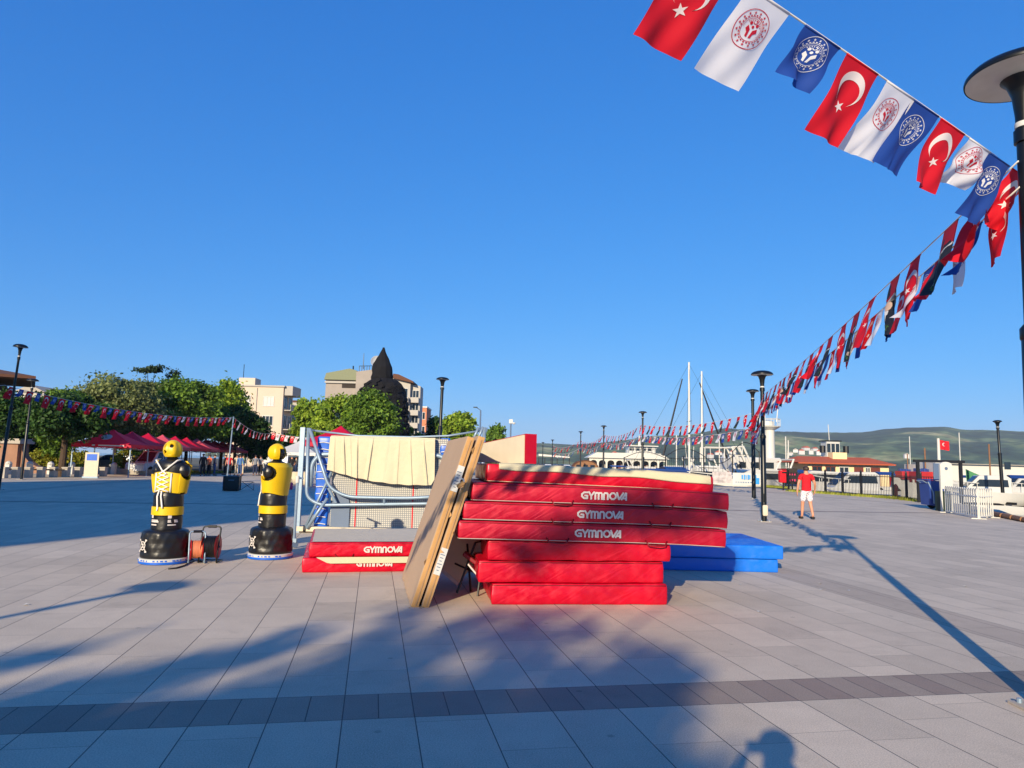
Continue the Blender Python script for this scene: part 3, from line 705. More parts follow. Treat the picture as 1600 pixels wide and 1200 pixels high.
def person(label, x, y, rz, H=1.72, shirt='cloth black', pants='cloth navy', hair='hair', arms=None, legs=None, short=False, sleeves='short', fingers=False, bag=None, group=None, sub=1, lean=0.0):
    t = thing('person', label, 'person', (x, y, 0), rz, group); k = H / 1.76
    A = arms or {}; Lg = legs or {}
    hr = A.get('R', [(.25, .03, 1.15), (.27, .09, .90), (.272, .12, .82)]); hl = A.get('L', [(-.25, .03, 1.15), (-.27, .09, .90), (-.272, .12, .82)])
    lr = Lg.get('R', [(.11, .03, .50), (.12, 0, .09), (.13, .15, .035)]); ll = Lg.get('L', [(-.11, .03, .50), (-.12, 0, .09), (-.13, .15, .035)])
    L = lambda p: (p[0] * k, (p[1] + lean * max(0, p[2] - .9)) * k, p[2] * k)
    J = [((0, 0, .96), (.15, .105)), ((0, 0, 1.14), (.135, .095)), ((0, -.01, 1.32), (.16, .11)), ((0, -.01, 1.44), (.11, .075)), ((0, 0, 1.51), .056), ((0, .01, 1.585), (.075, .085)), ((0, .012, 1.665), (.078, .09)), ((0, 0, 1.73), (.05, .055)),
         ((.175, -.01, 1.42), .058), (hr[0], .044), (hr[1], .030), (hr[2], (.04, .018)),
         ((-.175, -.01, 1.42), .058), (hl[0], .044), (hl[1], .030), (hl[2], (.04, .018)),
         ((.09, 0, .88), .095), (lr[0], .062), (lr[1], .04), (lr[2], .036), ((-.09, 0, .88), .095), (ll[0], .062), (ll[1], .04), (ll[2], .036),
         ((0, .115, 1.615), .013), ((.083, .0, 1.625), .014), ((-.083, 0, 1.625), .014)]
    E = [(0,1),(1,2),(2,3),(3,4),(4,5),(5,6),(6,7),(3,8),(8,9),(9,10),(10,11),(3,12),(12,13),(13,14),(14,15),(0,16),(16,17),(17,18),(18,19),(0,20),(20,21),(21,22),(22,23),(5,24),(6,25),(6,26)]
    if fingers:
        for s, hi, h in ((1, 11, hr), (-1, 15, hl)):
            w = Vector(h[1]); hv = Vector(h[2]); d = (hv - w).normalized(); side = d.cross(Vector((s, 0, 0))).normalized()
            for q in range(4):
                b = hv + d * .03 + side * (.024 - .016 * q); e = b + d * (.07 - .01 * abs(q - 1.2)) + Vector((-s * .02, 0, 0))
                J.append((tuple(b), .0095)); J.append((tuple(b.lerp(e, .5)), .009)); J.append((tuple(e), .007)); n0 = len(J) - 3
                E += [(hi, n0), (n0, n0 + 1), (n0 + 1, n0 + 2)]
            b = w.lerp(hv, .6) + side * .035; e = b + side * .02 + d * .045
            J.append((tuple(b), .012)); J.append((tuple(e), .009)); E += [(hi, len(J) - 2), (len(J) - 2, len(J) - 1)]
    def sc(J): return [(L(p), tuple(q * k for q in (r if isinstance(r, tuple) else (r, r)))) for p, r in J]
    skin_mesh('body', sc(J), E, 'skin', t, sub)
    g = .016
    up = lambda a, b, f: tuple(a[i] + (b[i] - a[i]) * f for i in range(3))
    f = {'short': .62, 'long': 1.0, 'none': .12}[sleeves]
    Js = [((0, 0, .83), (.180, .135)), ((0, 0, 1.14), (.157, .115)), ((0, -.01, 1.32), (.178, .128)), ((0, -.01, 1.455), (.118, .085)), ((.178, -.01, 1.42), .076), (up((.175, 0, 1.42), hr[0], f), .064), ((-.178, -.01, 1.42), .076), (up((-.175, 0, 1.42), hl[0], f), .064)]
    Es = [(0,1),(1,2),(2,3),(3,4),(4,5),(3,6),(6,7)]
    if sleeves == 'long':
        Js += [(up(hr[0], hr[1], .92), .042), (up(hl[0], hl[1], .92), .042)]; Es += [(5, 8), (7, 9)]
    skin_mesh('shirt', sc(Js), Es, shirt, t, sub)
    a, b = ((lambda h: up((h * .09, 0, .88), (lr if h > 0 else ll)[0], .85)), None)
    Jp = [((0, 0, 1.04), (.160, .115)), ((.09, 0, .86), .112), ((-.09, 0, .86), .112)]
    Ep = [(0, 1), (0, 2)]
    if short: Jp += [(a(1), .098), (a(-1), .098)]; Ep += [(1, 3), (2, 4)]
    else: Jp += [(lr[0], .082), (up(lr[0], lr[1], .95), .062), (ll[0], .082), (up(ll[0], ll[1], .95), .062)]; Ep += [(1, 3), (3, 4), (2, 5), (5, 6)]
    skin_mesh('shorts' if short else 'trousers', sc(Jp), Ep, pants, t, sub)
    hm = MB(); hm.lathe([(.084, 0), (.097, .035), (.099, .07), (.078, .11), (.04, .132), (.004, .138)], 14, sy=1.12, fn=lambda p, an: Vector((p.x, p.y - .012 + (.02 if p.z < .03 and math.sin(an) > .2 else 0), p.z + (.05 if math.sin(an) > .3 and p.z < .02 else 0))))
    ho = hm.build('hair', hair, t, smooth='all'); ho.location = L((0, 0, 1.605)); ho.scale = (k, k, k)
    for pf in (lr[2], ll[2]):
        s_ = MB(); s_.rbox((.1, .27, .07), .03, (3, 6, 2)); so_ = s_.build('shoe', 'cloth shoe', t, smooth='all'); so_.location = (pf[0] * k, (pf[1] - .065) * k, pf[2] + .003 if pf[2] < .06 else pf[2])
    return t
cloth('black', (22, 22, 26)); cloth('navy', (32, 42, 72)); cloth('jeans', (54, 78, 120)); cloth('grey', (120, 124, 132)); cloth('orange', (226, 110, 66)); cloth('white', (214, 212, 206))
cloth('red', (206, 8, 30)); cloth('green', (140, 170, 128)); cloth('blue', (70, 110, 160)); cloth('shoe', (36, 32, 32)); cloth('pink', (226, 60, 110)); cloth('cream', (206, 190, 160))
MT['cloth pattern'] = mat('patterned shorts', (222, 218, 222), rough=.85, var=.05)
_m = MT['cloth pattern']; _t = _m.node_tree; _v = N(_t, 'ShaderNodeTexVoronoi'); _v.inputs['Scale'].default_value = 24; _c = N(_t, 'ShaderNodeValToRGB')
_c.color_ramp.elements[0].position = .28; _c.color_ramp.elements[0].color = lin((90, 60, 90)); _c.color_ramp.elements[1].position = .38; _c.color_ramp.elements[1].color = lin((232, 226, 228))
_tc = N(_t, 'ShaderNodeTexCoord'); _t.links.new(_tc.outputs['Object'], _v.inputs['Vector']); _t.links.new(_v.outputs[0], _c.inputs[0]); _t.links.new(_c.outputs[0], _t.nodes['Principled BSDF'].inputs['Base Color'])
FOLK = [ # px, py(feet), H, shirt, pants, sleeves, facing, label
 (316, 744, 1.74, 'black', 'black', 'long', 20, 'person in black clothes standing leftmost under the red canopies'),
 (326, 743, 1.66, 'orange', 'black', 'short', 160, 'person in an orange top under the red canopies'),
 (334, 743, 1.70, 'navy', 'jeans', 'long', -60, 'person in a dark top and blue jeans under the red canopies'),
 (351, 742, 1.70, 'black', 'black', 'long', 90, 'person in black standing behind the dark flight case, by the thin pole'),
 (357, 743, 1.72, 'red', 'black', 'short', 200, 'person in a dark red top just right of the thin pole'),
 (369, 743, 1.74, 'cream', 'cream', 'short', 40, 'person in cream clothes behind the dark flight case'),
 (374, 744, 1.72, 'blue', 'jeans', 'long', 0, 'person in a blue jacket behind the dark flight case'),
 (379, 742, 1.70, 'green', 'cream', 'short', 120, 'person in a pale green shirt at the end of the red canopies'),
 (398, 743, 1.74, 'grey', 'navy', 'long', 10, 'person in a grey shirt and dark trousers left of the second training dummy'),
 (406, 743, 1.70, 'grey', 'black', 'short', -20, 'person in a grey top and black trousers just behind the second training dummy'),
 (446, 739, 1.70, 'orange', 'cream', 'short', 60, 'person in orange to the right of the second training dummy head'),
 (455, 740, 1.75, 'black', 'black', 'long', 180, 'person in black beside the white canopy right of the second dummy'),
 (462, 740, 1.68, 'cream', 'jeans', 'short', 90, 'person in a beige top near the left post of the folded trampoline'),
]
for px, py, H, s, p_, sl, fc, lb in FOLK:
    q = gp(px, py); person(lb, q.x, q.y, R_(fc), H, 'cloth ' + s, 'cloth ' + p_, sleeves=sl, group='people near the canopies')
# white chairs stacked high on a table right of the dummy head
m_('whiteplastic', (230, 230, 228), rough=.4)
q = at(440, 741, 52)
for k, (px, zz) in enumerate([(434, 1.55), (443, 1.5)]):
    t = thing('chair_stack', ['white plastic chair stack behind the head of the second dummy, the left one', 'white plastic chair stack behind the head of the second dummy, the right one'][k], 'chairs', (gx(px, 52), 52, 0), R_(20 - 30 * k), 'white plastic chair stacks')
    for n_ in range(5):
        b = MB(); zb = .42 + n_ * .12 + k * .05
        b.rbox((.42, .42, .04), .015, (2, 2, 1), M4=Matrix.Translation((0, 0, zb)))
        b.rbox((.42, .04, .75), .018, (3, 1, 3), M4=Matrix.Translation((0, .24, zb + .4)) @ Matrix.Rotation(R_(-10), 4, 'X'))
        for a in (-1, 1):
            for c in (-1, 1): b.tube([(a * .18, c * .18, zb), (a * .22, c * .22, max(0.0, zb - .44))], .018, 6)
        b.build('chair', 'whiteplastic', t, smooth=True)
# beige table cloth + pink bag
q = gp(447, 757); tb = thing('table', 'long table under a beige cloth behind the second training dummy', 'table', (q.x, q.y, 0))
b = MB(); b.grid(lambda u, v: Vector((-1.3 + 2.6 * u, -.42 + .02 * math.sin(u * 40), .03 + .72 * v)), 40, 4); b.grid(lambda u, v: Vector((-1.3 + 2.6 * u, -.42 + .84 * v, .752)), 2, 2)
b.grid(lambda u, v: Vector((1.3 + .01 * math.sin(v * 9), -.42 + .84 * u, .03 + .72 * v)), 6, 4); b.grid(lambda u, v: Vector((-1.3, -.42 + .84 * u, .03 + .72 * v)), 6, 4)
b.build('cloth', 'cloth cream', tb, smooth=True)
lg = MB()
for a in (-1, 1):
    for c in (-1, 1): lg.tube([(a * 1.2, c * .35, 0), (a * 1.2, c * .35, .74)], .02, 6)
lg.build('legs', 'galv', tb)
q = gp(453, 765); pb = thing('bag', 'small pink bag with a loop handle on the ground near the trampoline post', 'bag', (q.x, q.y, 0))
MB().rbox((.26, .16, .36), .06, (3, 3, 3), M4=Matrix.Translation((0, 0, .18))).build('body', 'cloth pink', pb, smooth='all')
MB().tube([(-.08, 0, .34), (-.07, 0, .5), (0, 0, .55), (.07, 0, .5), (.08, 0, .34)], .015, 6).build('handle', 'cloth pink', pb)
# flight case and wire stand
q = gp(362, 767); fc_ = thing('flight_case', 'dark blue-black square flight case standing alone on the shaded paving', 'case', (q.x, q.y, 0), R_(12))
MB().rbox((.66, .6, .66), .03, (3, 3, 3), M4=Matrix.Translation((0, 0, .35))).build('body', 'black', fc_, smooth='all')
b = MB()
for a in (-1, 1):
    for c in (-1, 1): b.box((a * .33, c * .3, .35), (.035, .035, .66))
b.build('corner_strip', 'lampblack', fc_); MB().box((-.36, 0, .38), (.02, .5, .5)).build('side_panel', 'blueplastic', fc_)
MB().tube([(-.12, -.31, .5), (-.1, -.35, .5), (.1, -.35, .5), (.12, -.31, .5)], .012, 6).build('handle', 'galv', fc_)
for a in (-1, 1):
    for c in (-1, 1):
        MB().lathe([(.03, -.02), (.03, .02)], 10).build('caster', 'black', fc_, loc=(a * .26, c * .24, .03))
q = gp(386, 766); ws = thing('folding_stand', 'low thin dark folding stand right of the flight case', 'stand', (q.x, q.y, 0))
b = MB(); b.tube([(-.3, 0, .02), (.25, 0, .38)], .012, 6); b.tube([(.25, .1, .02), (-.3, .1, .4)], .012, 6); b.tube([(-.3, .1, .4), (.27, .1, .38), (.3, 0, .0)], .012, 6); b.build('frame', 'lampblack', ws)
b = MB(); b.box((-.02, .05, .4), (.5, .14, .015)); b.build('top', 'black', ws)

# ------------------------------------------------------------------ parked vehicles left
m_('carpaint_white', (206, 208, 210), rough=.25, coat=.6, var=.03); m_('carpaint_dark', (40, 46, 58), rough=.25, coat=.6, var=.05); m_('tyre', (16, 16, 17), rough=.8); m_('rim', (150, 152, 155), rough=.3, metal=.8); m_('redlight', (150, 8, 10), rough=.2)
def car(label, x, y, rz, paint, van=False, nm='parked_car'):
    t = thing(nm, label, 'car' if not van else 'van', (x, y, 0), rz, 'parked vehicles on the street')
    L_, Wd = 4.2, 1.72; h1 = .95; h2 = 1.85 if van else 1.46
    low = [(-2.1, .28), (-2.08, .72), (-1.95, .9), (-1.1, h1), (1.95, h1), (2.1, .85), (2.1, .3)]
    up = [(-1.15, h1), (-.45, h2 - .05), (-.2, h2), (1.5, h2), (1.75, h2 - .1), (2.0, h1)]
    b = MB(); n = len(low)
    for poly, w0, w1 in ((low, Wd / 2, Wd / 2),):
        b.prism(poly, -w0, w0)
    b.build('body', paint, t)
    c = MB(); vs = []
    for s in (-1, 1):
        for (px_, pz) in up: vs.append((px_, s * (Wd / 2 - .03 - .16 * (pz - h1) / (h2 - h1)), pz))
    m = len(up); c.add(vs, [tuple(range(m)), tuple(range(2*m-1, m-1, -1))] + [(i, i+m, (i+1) % m + m, (i+1) % m) for i in range(m)]); c.build('cabin', paint, t)
    for s in (-1, 1):
        for xa, xb in ((-.78, .25), (.35, 1.4)):
            g = MB()
            q = [(xa, h1 + .06), (xb, h1 + .06), (xb, h2 - .14), (xa + (.42 if xa < 0 else 0), h2 - .14)]
            ys = [s * (Wd / 2 - .03 - .16 * (z - h1) / (h2 - h1) + .012) for _, z in q]
            g.add([(q[i][0], ys[i], q[i][1]) for i in range(4)], [(0, 1, 2, 3)]); g.build('side_window', 'glass', t)
    w = MB(); w.add([(-1.12 - .012, -.72, h1 + .05), (-1.12 - .012, .72, h1 + .05), (-.50, .6, h2 - .1), (-.50, -.6, h2 - .1)], [(0, 1, 2, 3)]); w.build('windscreen', 'glass', t)
    for xx in (-1.35, 1.3):
        for s in (-1, 1):
            wh = MB(); wh.lathe([(.2, -.1), (.31, -.1), (.33, -.06), (.33, .06), (.31, .1), (.2, .1)], 20); wo_ = wh.build('wheel', 'tyre', t, smooth=True); wo_.location = (xx, s * (Wd/2 - .09), .33); wo_.rotation_euler = (R_(90), 0, 0)
            rm = MB(); rm.lathe([(.04, -.085), (.2, -.085), (.2, .085), (.04, .085)], 16); rm.build('rim', 'rim', wo_)
    for s in (-1, 1): MB().rbox((.08, .3, .14), .03, (1, 2, 1), M4=Matrix.Translation((-2.06, s * .6, .72))).build('headlight', 'white', t); MB().box((2.08, s * .7, .75), (.06, .22, .18)).build('tail_light', 'redlight', t)
    return t
q = gp(148, 744); car('white parked van seen through the nearest red canopy', q.x, 57, R_(75), 'carpaint_white', van=True)
car('dark parked car behind the shrubs near the gate pier', gx(50, 66), 66, R_(10), 'carpaint_dark')
car('grey parked car just right of the white van under the canopies', gx(178, 62), 62, R_(5), 'rim')
# roll-up poster in front
q = gp(141, 747); ps = thing('banner_stand', 'pale printed banner stand in front of the white van at the first canopy', 'banner', (q.x, q.y, 0), R_(10))
b = MB(); b.box((0, 0, .85), (.8, .02, 1.5)); b.build('print', 'greycarpet', ps); MB().box((0, 0, .05), (.9, .2, .1)).build('base', 'galv', ps)
pr = MB(); pr.box((0, -.014, 1.3), (.6, .006, .4)); pr.build('picture', 'blueplastic', ps)
# ------------------------------------------------------------------ harbour
m_('hullwhite', (196, 195, 190), rough=.3, coat=.3, var=.05, vscale=1); m_('hullblue', (30, 60, 120), rough=.35); m_('hullgreen', (28, 120, 66), rough=.5, var=.12, vscale=1)
m_('hullred', (170, 32, 36), rough=.5, var=.12); m_('wood', (132, 92, 60), rough=.7, var=.2); m_('orangecanvas', (206, 92, 70), rough=.8); m_('ironblack', (20, 20, 22), rough=.5)
m_('yellowwall', (226, 204, 158), rough=.85, var=.06, vscale=.6); m_('door', (104, 46, 34), rough=.6); m_('steelblue', (86, 104, 130), rough=.5, var=.1, vscale=2); m_('cartblue', (38, 62, 128), rough=.4, var=.12, vscale=3)
m_('lifered', (214, 50, 30), rough=.5); m_('whitelac', (204, 202, 192), rough=.4, var=.05)
def hull_mb(L_, B_, D_, flare=1.1, n=14, sheer=.35, z0=-.45):
    b = MB(); rows = []
    def pt(i, j, s):
        f = i / n; x = -L_/2 + L_ * f
        w = B_/2 * min(1, (1 - max(0, (f - .45) / .55) ** 2.2)) * (1 if f > .02 else .93)
        g = j / 4; z = z0 + (D_ - z0 + sheer * max(0, f - .3) ** 2 * 2) * g
        return Vector((x + (g * .05 * L_ * max(0, f - .7) / .3), s * w * (.55 + .45 * g ** .5) * (1 + (flare - 1) * g), z))
    for s in (-1, 1):
        b.grid(lambda u, v, s=s: pt(u * n, v * 4, s), n, 4)
    dk = lambda u, v: pt(u * n, 3.95, 1).lerp(pt(u * n, 3.95, -1), v)
    b.grid(dk, n, 2); b.grid(lambda u, v: pt(0, u * 4, 1).lerp(pt(0, u * 4, -1), v), 4, 2)
    return b
def yacht(label, x, y, rz, L_=11, name='motor_yacht', group='motor boats in the harbour', canvas='hullblue', z=-1.4, fly=True, scale=1):
    t = thing(name, label, 'boat', (x, y, z), rz, group)
    hull_mb(L_, L_ * .3, 1.5).build('hull', 'hullwhite', t, smooth=True)
    st = MB(); 
    for s in (-1, 1): st.tube([(-L_*.48, s*L_*.152, 1.15), (0, s*L_*.168, 1.2), (L_*.28, s*L_*.13, 1.35), (L_*.5, 0, 1.75)], .06, 5)
    st.build('rubbing_strake', canvas, t)
    c = MB(); prof = [(-L_*.28, 1.4), (-L_*.28, 2.7), (-L_*.22, 2.95), (L_*.08, 2.9), (L_*.26, 1.75), (L_*.34, 1.55)]
    c.prism(prof, -L_*.1, L_*.1); ca = c.build('cabin', 'hullwhite', t, smooth=False)
    g = MB()
    for s in (-1, 1): g.add([(-L_*.25, s*(L_*.1+.012), 2.05), (L_*.17, s*(L_*.1+.012), 2.05), (L_*.08, s*(L_*.1+.012), 2.6), (-L_*.24, s*(L_*.1+.012), 2.6)], [(0,1,2,3)])
    g.add([(L_*.095+.02, -L_*.09, 2.85), (L_*.095+.02, L_*.09, 2.85), (L_*.245+.02, L_*.09, 1.88), (L_*.245+.02, -L_*.09, 1.88)], [(0,1,2,3)]); g.build('windows', 'glass', t)
    r = MB()
    for s in (-1, 1):
        r.tube([(L_*.1, s*L_*.14, 2.3), (L_*.3, s*L_*.1, 2.4), (L_*.5, 0, 2.6)], .03, 5)
        for q in (.12, .22, .32, .42): r.tube([(L_*q, s*L_*(.14-.12*(q-.1)/.4*.9), 1.6), (L_*q, s*L_*(.14-.12*(q-.1)/.4*.9), 2.35)], .025, 5)
    r.build('bow_rail', 'whitelac', t)
    if fly:
        a = MB(); a.tube([(-L_*.2, -L_*.1, 2.8), (-L_*.24, -L_*.09, 3.9), (-L_*.24, L_*.09, 3.9), (-L_*.2, L_*.1, 2.8)], .09, 6); a.tube([(-L_*.24, 0, 3.9), (-L_*.25, 0, 5.4)], .04, 5); a.build('radar_arch', 'whitelac', t)
    cv = MB(); cv.grid(lambda u, v: Vector((-L_*.48 + L_*.2*u, (-.5+v)*L_*.2, 2.75 + .25*math.sin(v*math.pi))), 3, 6)
    cv.build('canopy', canvas, t, smooth='all')
    for k in range(3):
        f = MB(); f.lathe([(.02, -.35), (.14, -.25), (.14, .25), (.02, .35)], 10, c=(-L_*.3+k*L_*.22, -L_*.17, .75)); f.build('fender', 'black' if k % 2 else 'hullblue', t)
    return t
def sailboat(label, x, y, rz, H, L_=12, group='sailing boats in the harbour', mast_r=.12, stays=True):
    t = thing('sailing_boat', label, 'boat', (x, y, -1.4), rz, group)
    hull_mb(L_, L_*.27, 1.25).build('hull', 'hullwhite', t, smooth=True)
    MB().prism([(-L_*.2, 1.2), (-L_*.18, 1.75), (L_*.08, 1.7), (L_*.2, 1.3)], -L_*.075, L_*.075).build('cabin', 'hullwhite', t)
    MB().tube([(0, 0, 1.2), (0, 0, H + 1.4)], [mast_r, mast_r*.8], 8).build('mast', 'whitelac', t, smooth=True)
    b = MB(); b.tube([(0, 0, 2.4), (-L_*.38, 0, 2.4)], .09, 6); b.tube([(0, 0, 2.6), (-L_*.36, 0, 2.6)], .16, 8); b.build('boom', 'hullblue', t, smooth=True)
    s = MB(); s.tube([(0, -.02, H*.62), (0, -L_*.07, H*.62)], .03, 5); s.tube([(0, .02, H*.62), (0, L_*.07, H*.62)], .03, 5)
    if stays:
        for p in ((L_*.48, 0, 1.5), (-L_*.48, 0, 1.4), (0, L_*.13, 1.3), (0, -L_*.13, 1.3)): s.tube([(0, 0, H + 1.2), p], .011, 4)
    s.build('rigging', 'ironblack', t)
    return t
def on(px, Y, z=-1.4): return (gx(px, Y), Y)
# the two tall masts with dark furled stays
x, y = on(1077, 72); HH = hz(566, 1077, 72)
b1 = sailboat('large sailing boat with the tallest white mast and a dark furled sail slanting left', x, y, R_(178), HH, 14, mast_r=.11)
p0 = at(1066, 592, 72); p1 = at(1036, 712, 72); fs_ = MB(); fs_.tube([(p0.x - x, 0, p0.z + 1.4), (p1.x - x, 0, p1.z + 1.4)], [.06, .12], 6)
b1.rotation_euler.z = 0; fs_.build('furled_sail', 'ironblack', b1)
x, y = on(1097, 76); HH = hz(580, 1090, 76)
b2 = sailboat('sailing boat whose shorter white mast stands beside the tallest, dark furled sail slanting right', x, y, 0, HH, 13, mast_r=.11)
p0 = at(1093, 598, 76); p1 = at(1136, 716, 76); fs_ = MB(); fs_.tube([(p0.x - x, 0, p0.z + 1.4), (p1.x - x, 0, p1.z + 1.4)], [.06, .12], 6); fs_.build('furled_sail', 'ironblack', b2)
for k, (px, Y, py) in enumerate([(1057, 100, 680), (1232, 92, 688), (1228, 96, 682), (1422, 150, 682), (1500, 120, 676), (1160, 110, 690), (1124, 120, 688)]):
    x, y = on(px, Y); sailboat('small far sailing boat with thin pale mast, %s from left among small masts' % ORD[sorted([1057, 1232, 1228, 1422, 1500, 1160, 1124]).index(px)], x, y, R_(30 * k), hz(py, px, Y), 8, mast_r=.09, stays=False)
# yachts
yacht('white motor yacht with a black canopy moored behind the banner on the fence', *on(1180, 66), R_(186), 13, canvas='ironblack')
yacht('white motor boat moored between the pavilion and the tall masts', *on(1050, 84), R_(170), 10)
yacht('white motor boat moored under the two tall masts', *on(1110, 74), R_(10), 11)
yacht('white yacht with dark windows on the far right behind the lamp', *on(1596, 80), R_(175), 12)
yacht('small white boat moored between the white board and the green hull', *on(1535, 56), R_(165), 6, fly=False)
yacht('small white boat behind the iron fence, below the red-roofed office', *on(1330, 58), R_(185), 7, fly=False)
yacht('white speedboat moored behind the person in red shirt', *on(1290, 62), R_(8), 8, fly=False)
yacht('low white boat just left of the white pavilion', *on(1010, 110), R_(5), 12)
yacht('white boat just behind the fence left of the red bin', *on(1145, 84), R_(5), 11)
yacht('white boat with an orange cover right of the white barriers', *on(1592, 60), R_(190), 7, canvas='orangecanvas', fly=False)
# ship with a white column mast
x, y = on(1203, 84); ms = thing('ship', 'white workboat with a thick white column mast and railed platform beside the middle lamp', 'ship', (x, y, -1.4), R_(8))
hull_mb(18, 5, 2.2).build('hull', 'hullwhite', ms, smooth=True); zt = hz(672, 1203, 84) + 1.4
b = MB(); b.rbox((6, 3.4, 2.2), .15, (2, 2, 2), M4=Matrix.Translation((-2.5, 0, 3.2))); b.build('deckhouse', 'hullwhite', ms); 
for k in range(3): MB().box((-4.4 + 1.7*k, -1.71, 3.4), (1.1, .06, .7)).build('window', 'glass', ms)
MB().tube([(0, 0, 2), (0, 0, zt)], [.62, .55], 14).build('column_mast', 'whitelac', ms, smooth=True)
b = MB(); b.lathe([(.6, 0), (1.2, .35), (1.25, .45), (.5, .5)], 16, c=(0, 0, zt)); b.lathe([(.7, .5), (.65, 1.0), (.1, 1.15)], 10, c=(-.2, 0, zt))
for k in range(10):
    a = k * .628; b.tube([(1.2*math.cos(a), 1.2*math.sin(a), zt+.4), (1.2*math.cos(a), 1.2*math.sin(a), zt+1.3)], .04, 4)
b.tube([(1.2*math.cos(k*.628), 1.2*math.sin(k*.628), zt+1.3) for k in range(10)], .04, 4, closed=True); b.tube([(.9, 0, zt+1), (1.1, 0, zt+2.6)], .06, 5); b.tube([(-.5, 0, zt+1), (-.6, 0, zt+2.2)], .05, 5); b.build('crow_platform', 'whitelac', ms)
b = MB(); 
for k in range(9): b.tube([(1 + k*.8, -2.2, 2.2), (1 + k*.8, -2.2, 3.2)], .04, 4)
b.tube([(1, -2.2, 3.2), (7.4, -2.0, 3.3)], .04, 4); b.tube([(1, -2.2, 2.7), (7.4, -2.0, 2.8)], .03, 4); b.build('railing', 'whitelac', ms)
# fishing boat with slanted gantry
x, y = on(1140, 76); fb = thing('fishing_boat', 'fishing boat with slanted white gantry frames, life rings and orange nets behind the fence', 'boat', (x, y, -1.4), 0)
hull_mb(13, 4, 1.7).build('hull', 'hullwhite', fb, smooth=True)
def L2(px, py): p = at(px, py, 76); return (p.x - x, 0, p.z + 1.4)
b = MB()
for o_ in (-.9, .9):
    q = lambda px, py: (L2(px, py)[0], o_, L2(px, py)[2])
    b.tube([q(1140, 699), q(1150, 725)], .12, 6); b.tube([q(1141, 699), q(1157, 698), q(1168, 722)], .12, 6); b.tube([q(1151, 700), q(1160, 722)], .1, 6); b.tube([q(1146, 712), q(1160, 712)], .07, 5); b.tube([q(1098, 699), q(1140, 700)], .07, 5); b.tube([q(1098, 699), q(1098, 722)], .07, 5); b.tube([q(1128, 701), q(1128, 722)], .06, 5)
b.tube([(L2(1140, 699)[0], -.9, L2(1140, 699)[2]), (L2(1140, 699)[0], .9, L2(1140, 699)[2])], .1, 5); b.build('gantry', 'whitelac', fb)
MB().rbox((2.6, 2.2, 1.6), .1, (2, 2, 2), M4=Matrix.Translation((-2.6, 0, 2.4))).build('wheelhouse', 'hullwhite', fb); MB().box((-2.6, -1.11, 2.7), (1.8, .05, .6)).build('window', 'glass', fb)
rg = random.Random(8); b = MB()
for k in range(70): b.lathe([(.05, -.14), (.26, -.05), (.24, .1), (.04, .2)], 7, c=(rg.uniform(-1, 3.6), rg.uniform(-1.3, 1.3), 1.6 + rg.uniform(0, .9)))
b.build('nets', 'orangecanvas', fb, smooth='all')
for k, xx in enumerate((-3.6, -.8, 3.9)): r_ = MB(); r_.tube([(xx + .35*math.cos(a*.524), -2.05, 2.1 + .35*math.sin(a*.524)) for a in range(12)], .09, 6, closed=True); r_.build('life_ring', 'lifered', fb, smooth='all')
# ferry behind the pavilion
x, y = on(985, 150); Fy = thing('ferry', 'large white two-deck ferry moored behind the white arched pavilion', 'ship', (x, y, -1.4), 0)
sF = 150 / F; hull_mb(24, 8, 3).build('hull', 'hullwhite', Fy, smooth=True)
zz = lambda py: hz(py, 985, 150) + 1.4
b = MB(); b.box((0, 0, (zz(716) + 3) / 2), (12.5, 6, zz(716) - 3 if zz(716) > 3.3 else .4)); b.build('lower_deckhouse', 'hullwhite', Fy)
def deck(pyb, pyt, pxa, pxb):
    xa, xb = gx(pxa, 150) - x, gx(pxb, 150) - x; zb_, zt_ = zz(pyb), zz(pyt)
    MB().box(((xa+xb)/2, 0, (zb_+zt_)/2), (xb-xa-.6, 4.6, zt_-zb_)).build('deckhouse', 'hullwhite', Fy)
    n_ = int((xb - xa) / 1.3)
    for k in range(n_): MB().box((xa + .8 + k*1.25, -2.31, (zb_+zt_)/2 + .15), (.9, .05, (zt_-zb_)*.5)).build('window', 'glass', Fy)
    MB().box(((xa+xb)/2, 0, zt_ + .14), (xb-xa+.6, 6, .2)).build('deck_roof', 'whitelac', Fy)
    r_ = MB(); 
    for k in range(int((xb-xa)/.8)+1): r_.tube([(xa + k*.8, -2.9, zb_), (xa + k*.8, -2.9, zb_+1)], .04, 4)
    r_.tube([(xa, -2.9, zb_+1), (xb, -2.9, zb_+1)], .04, 4); r_.build('railing', 'whitelac', Fy)
deck(722, 710, 962, 1026); deck(708, 698, 978, 1022)
b = MB(); b.tube([(gx(999, 150)-x, 0, zz(697)), (gx(999, 150)-x, 0, zz(680))], [.35, .12], 6); b.build('mast', 'whitelac', Fy)
# marina pavilion with arches
Y = 118; x = gx(963, Y); Pv = thing('marina_pavilion', 'long low white pavilion with a row of arches on the quay behind the mat stack', 'building', (x, Y, 0)); sP = Y / F
wa, wb = gx(921, Y) - x, gx(1042, Y) - x; zr = hz(716, 963, Y)
n_ = 9; b = MB()
for k in range(n_):
    xa, xb = wa + (wb - wa) * k / n_, wa + (wb - wa) * (k + 1) / n_; c = (xa + xb)/2; r_ = (xb - xa)/2 - .14; zs = 1.95
    arc = [(c - r_ * math.cos(a * math.pi / 8), zs + r_ * .8 * math.sin(a * math.pi / 8)) for a in range(9)]
    # pier + spandrel built as polygons around the opening
    pts = [(xa, 0), (xa, zr), (c, zr)] + arc[:5][::-1] + [(c - r_, 0)]
    b.prism(pts, 0, .3); pts = [(xb, 0), (xb, zr), (c, zr)] + arc[4:] + [(c + r_, 0)]; b.prism(pts[::-1], 0, .3)
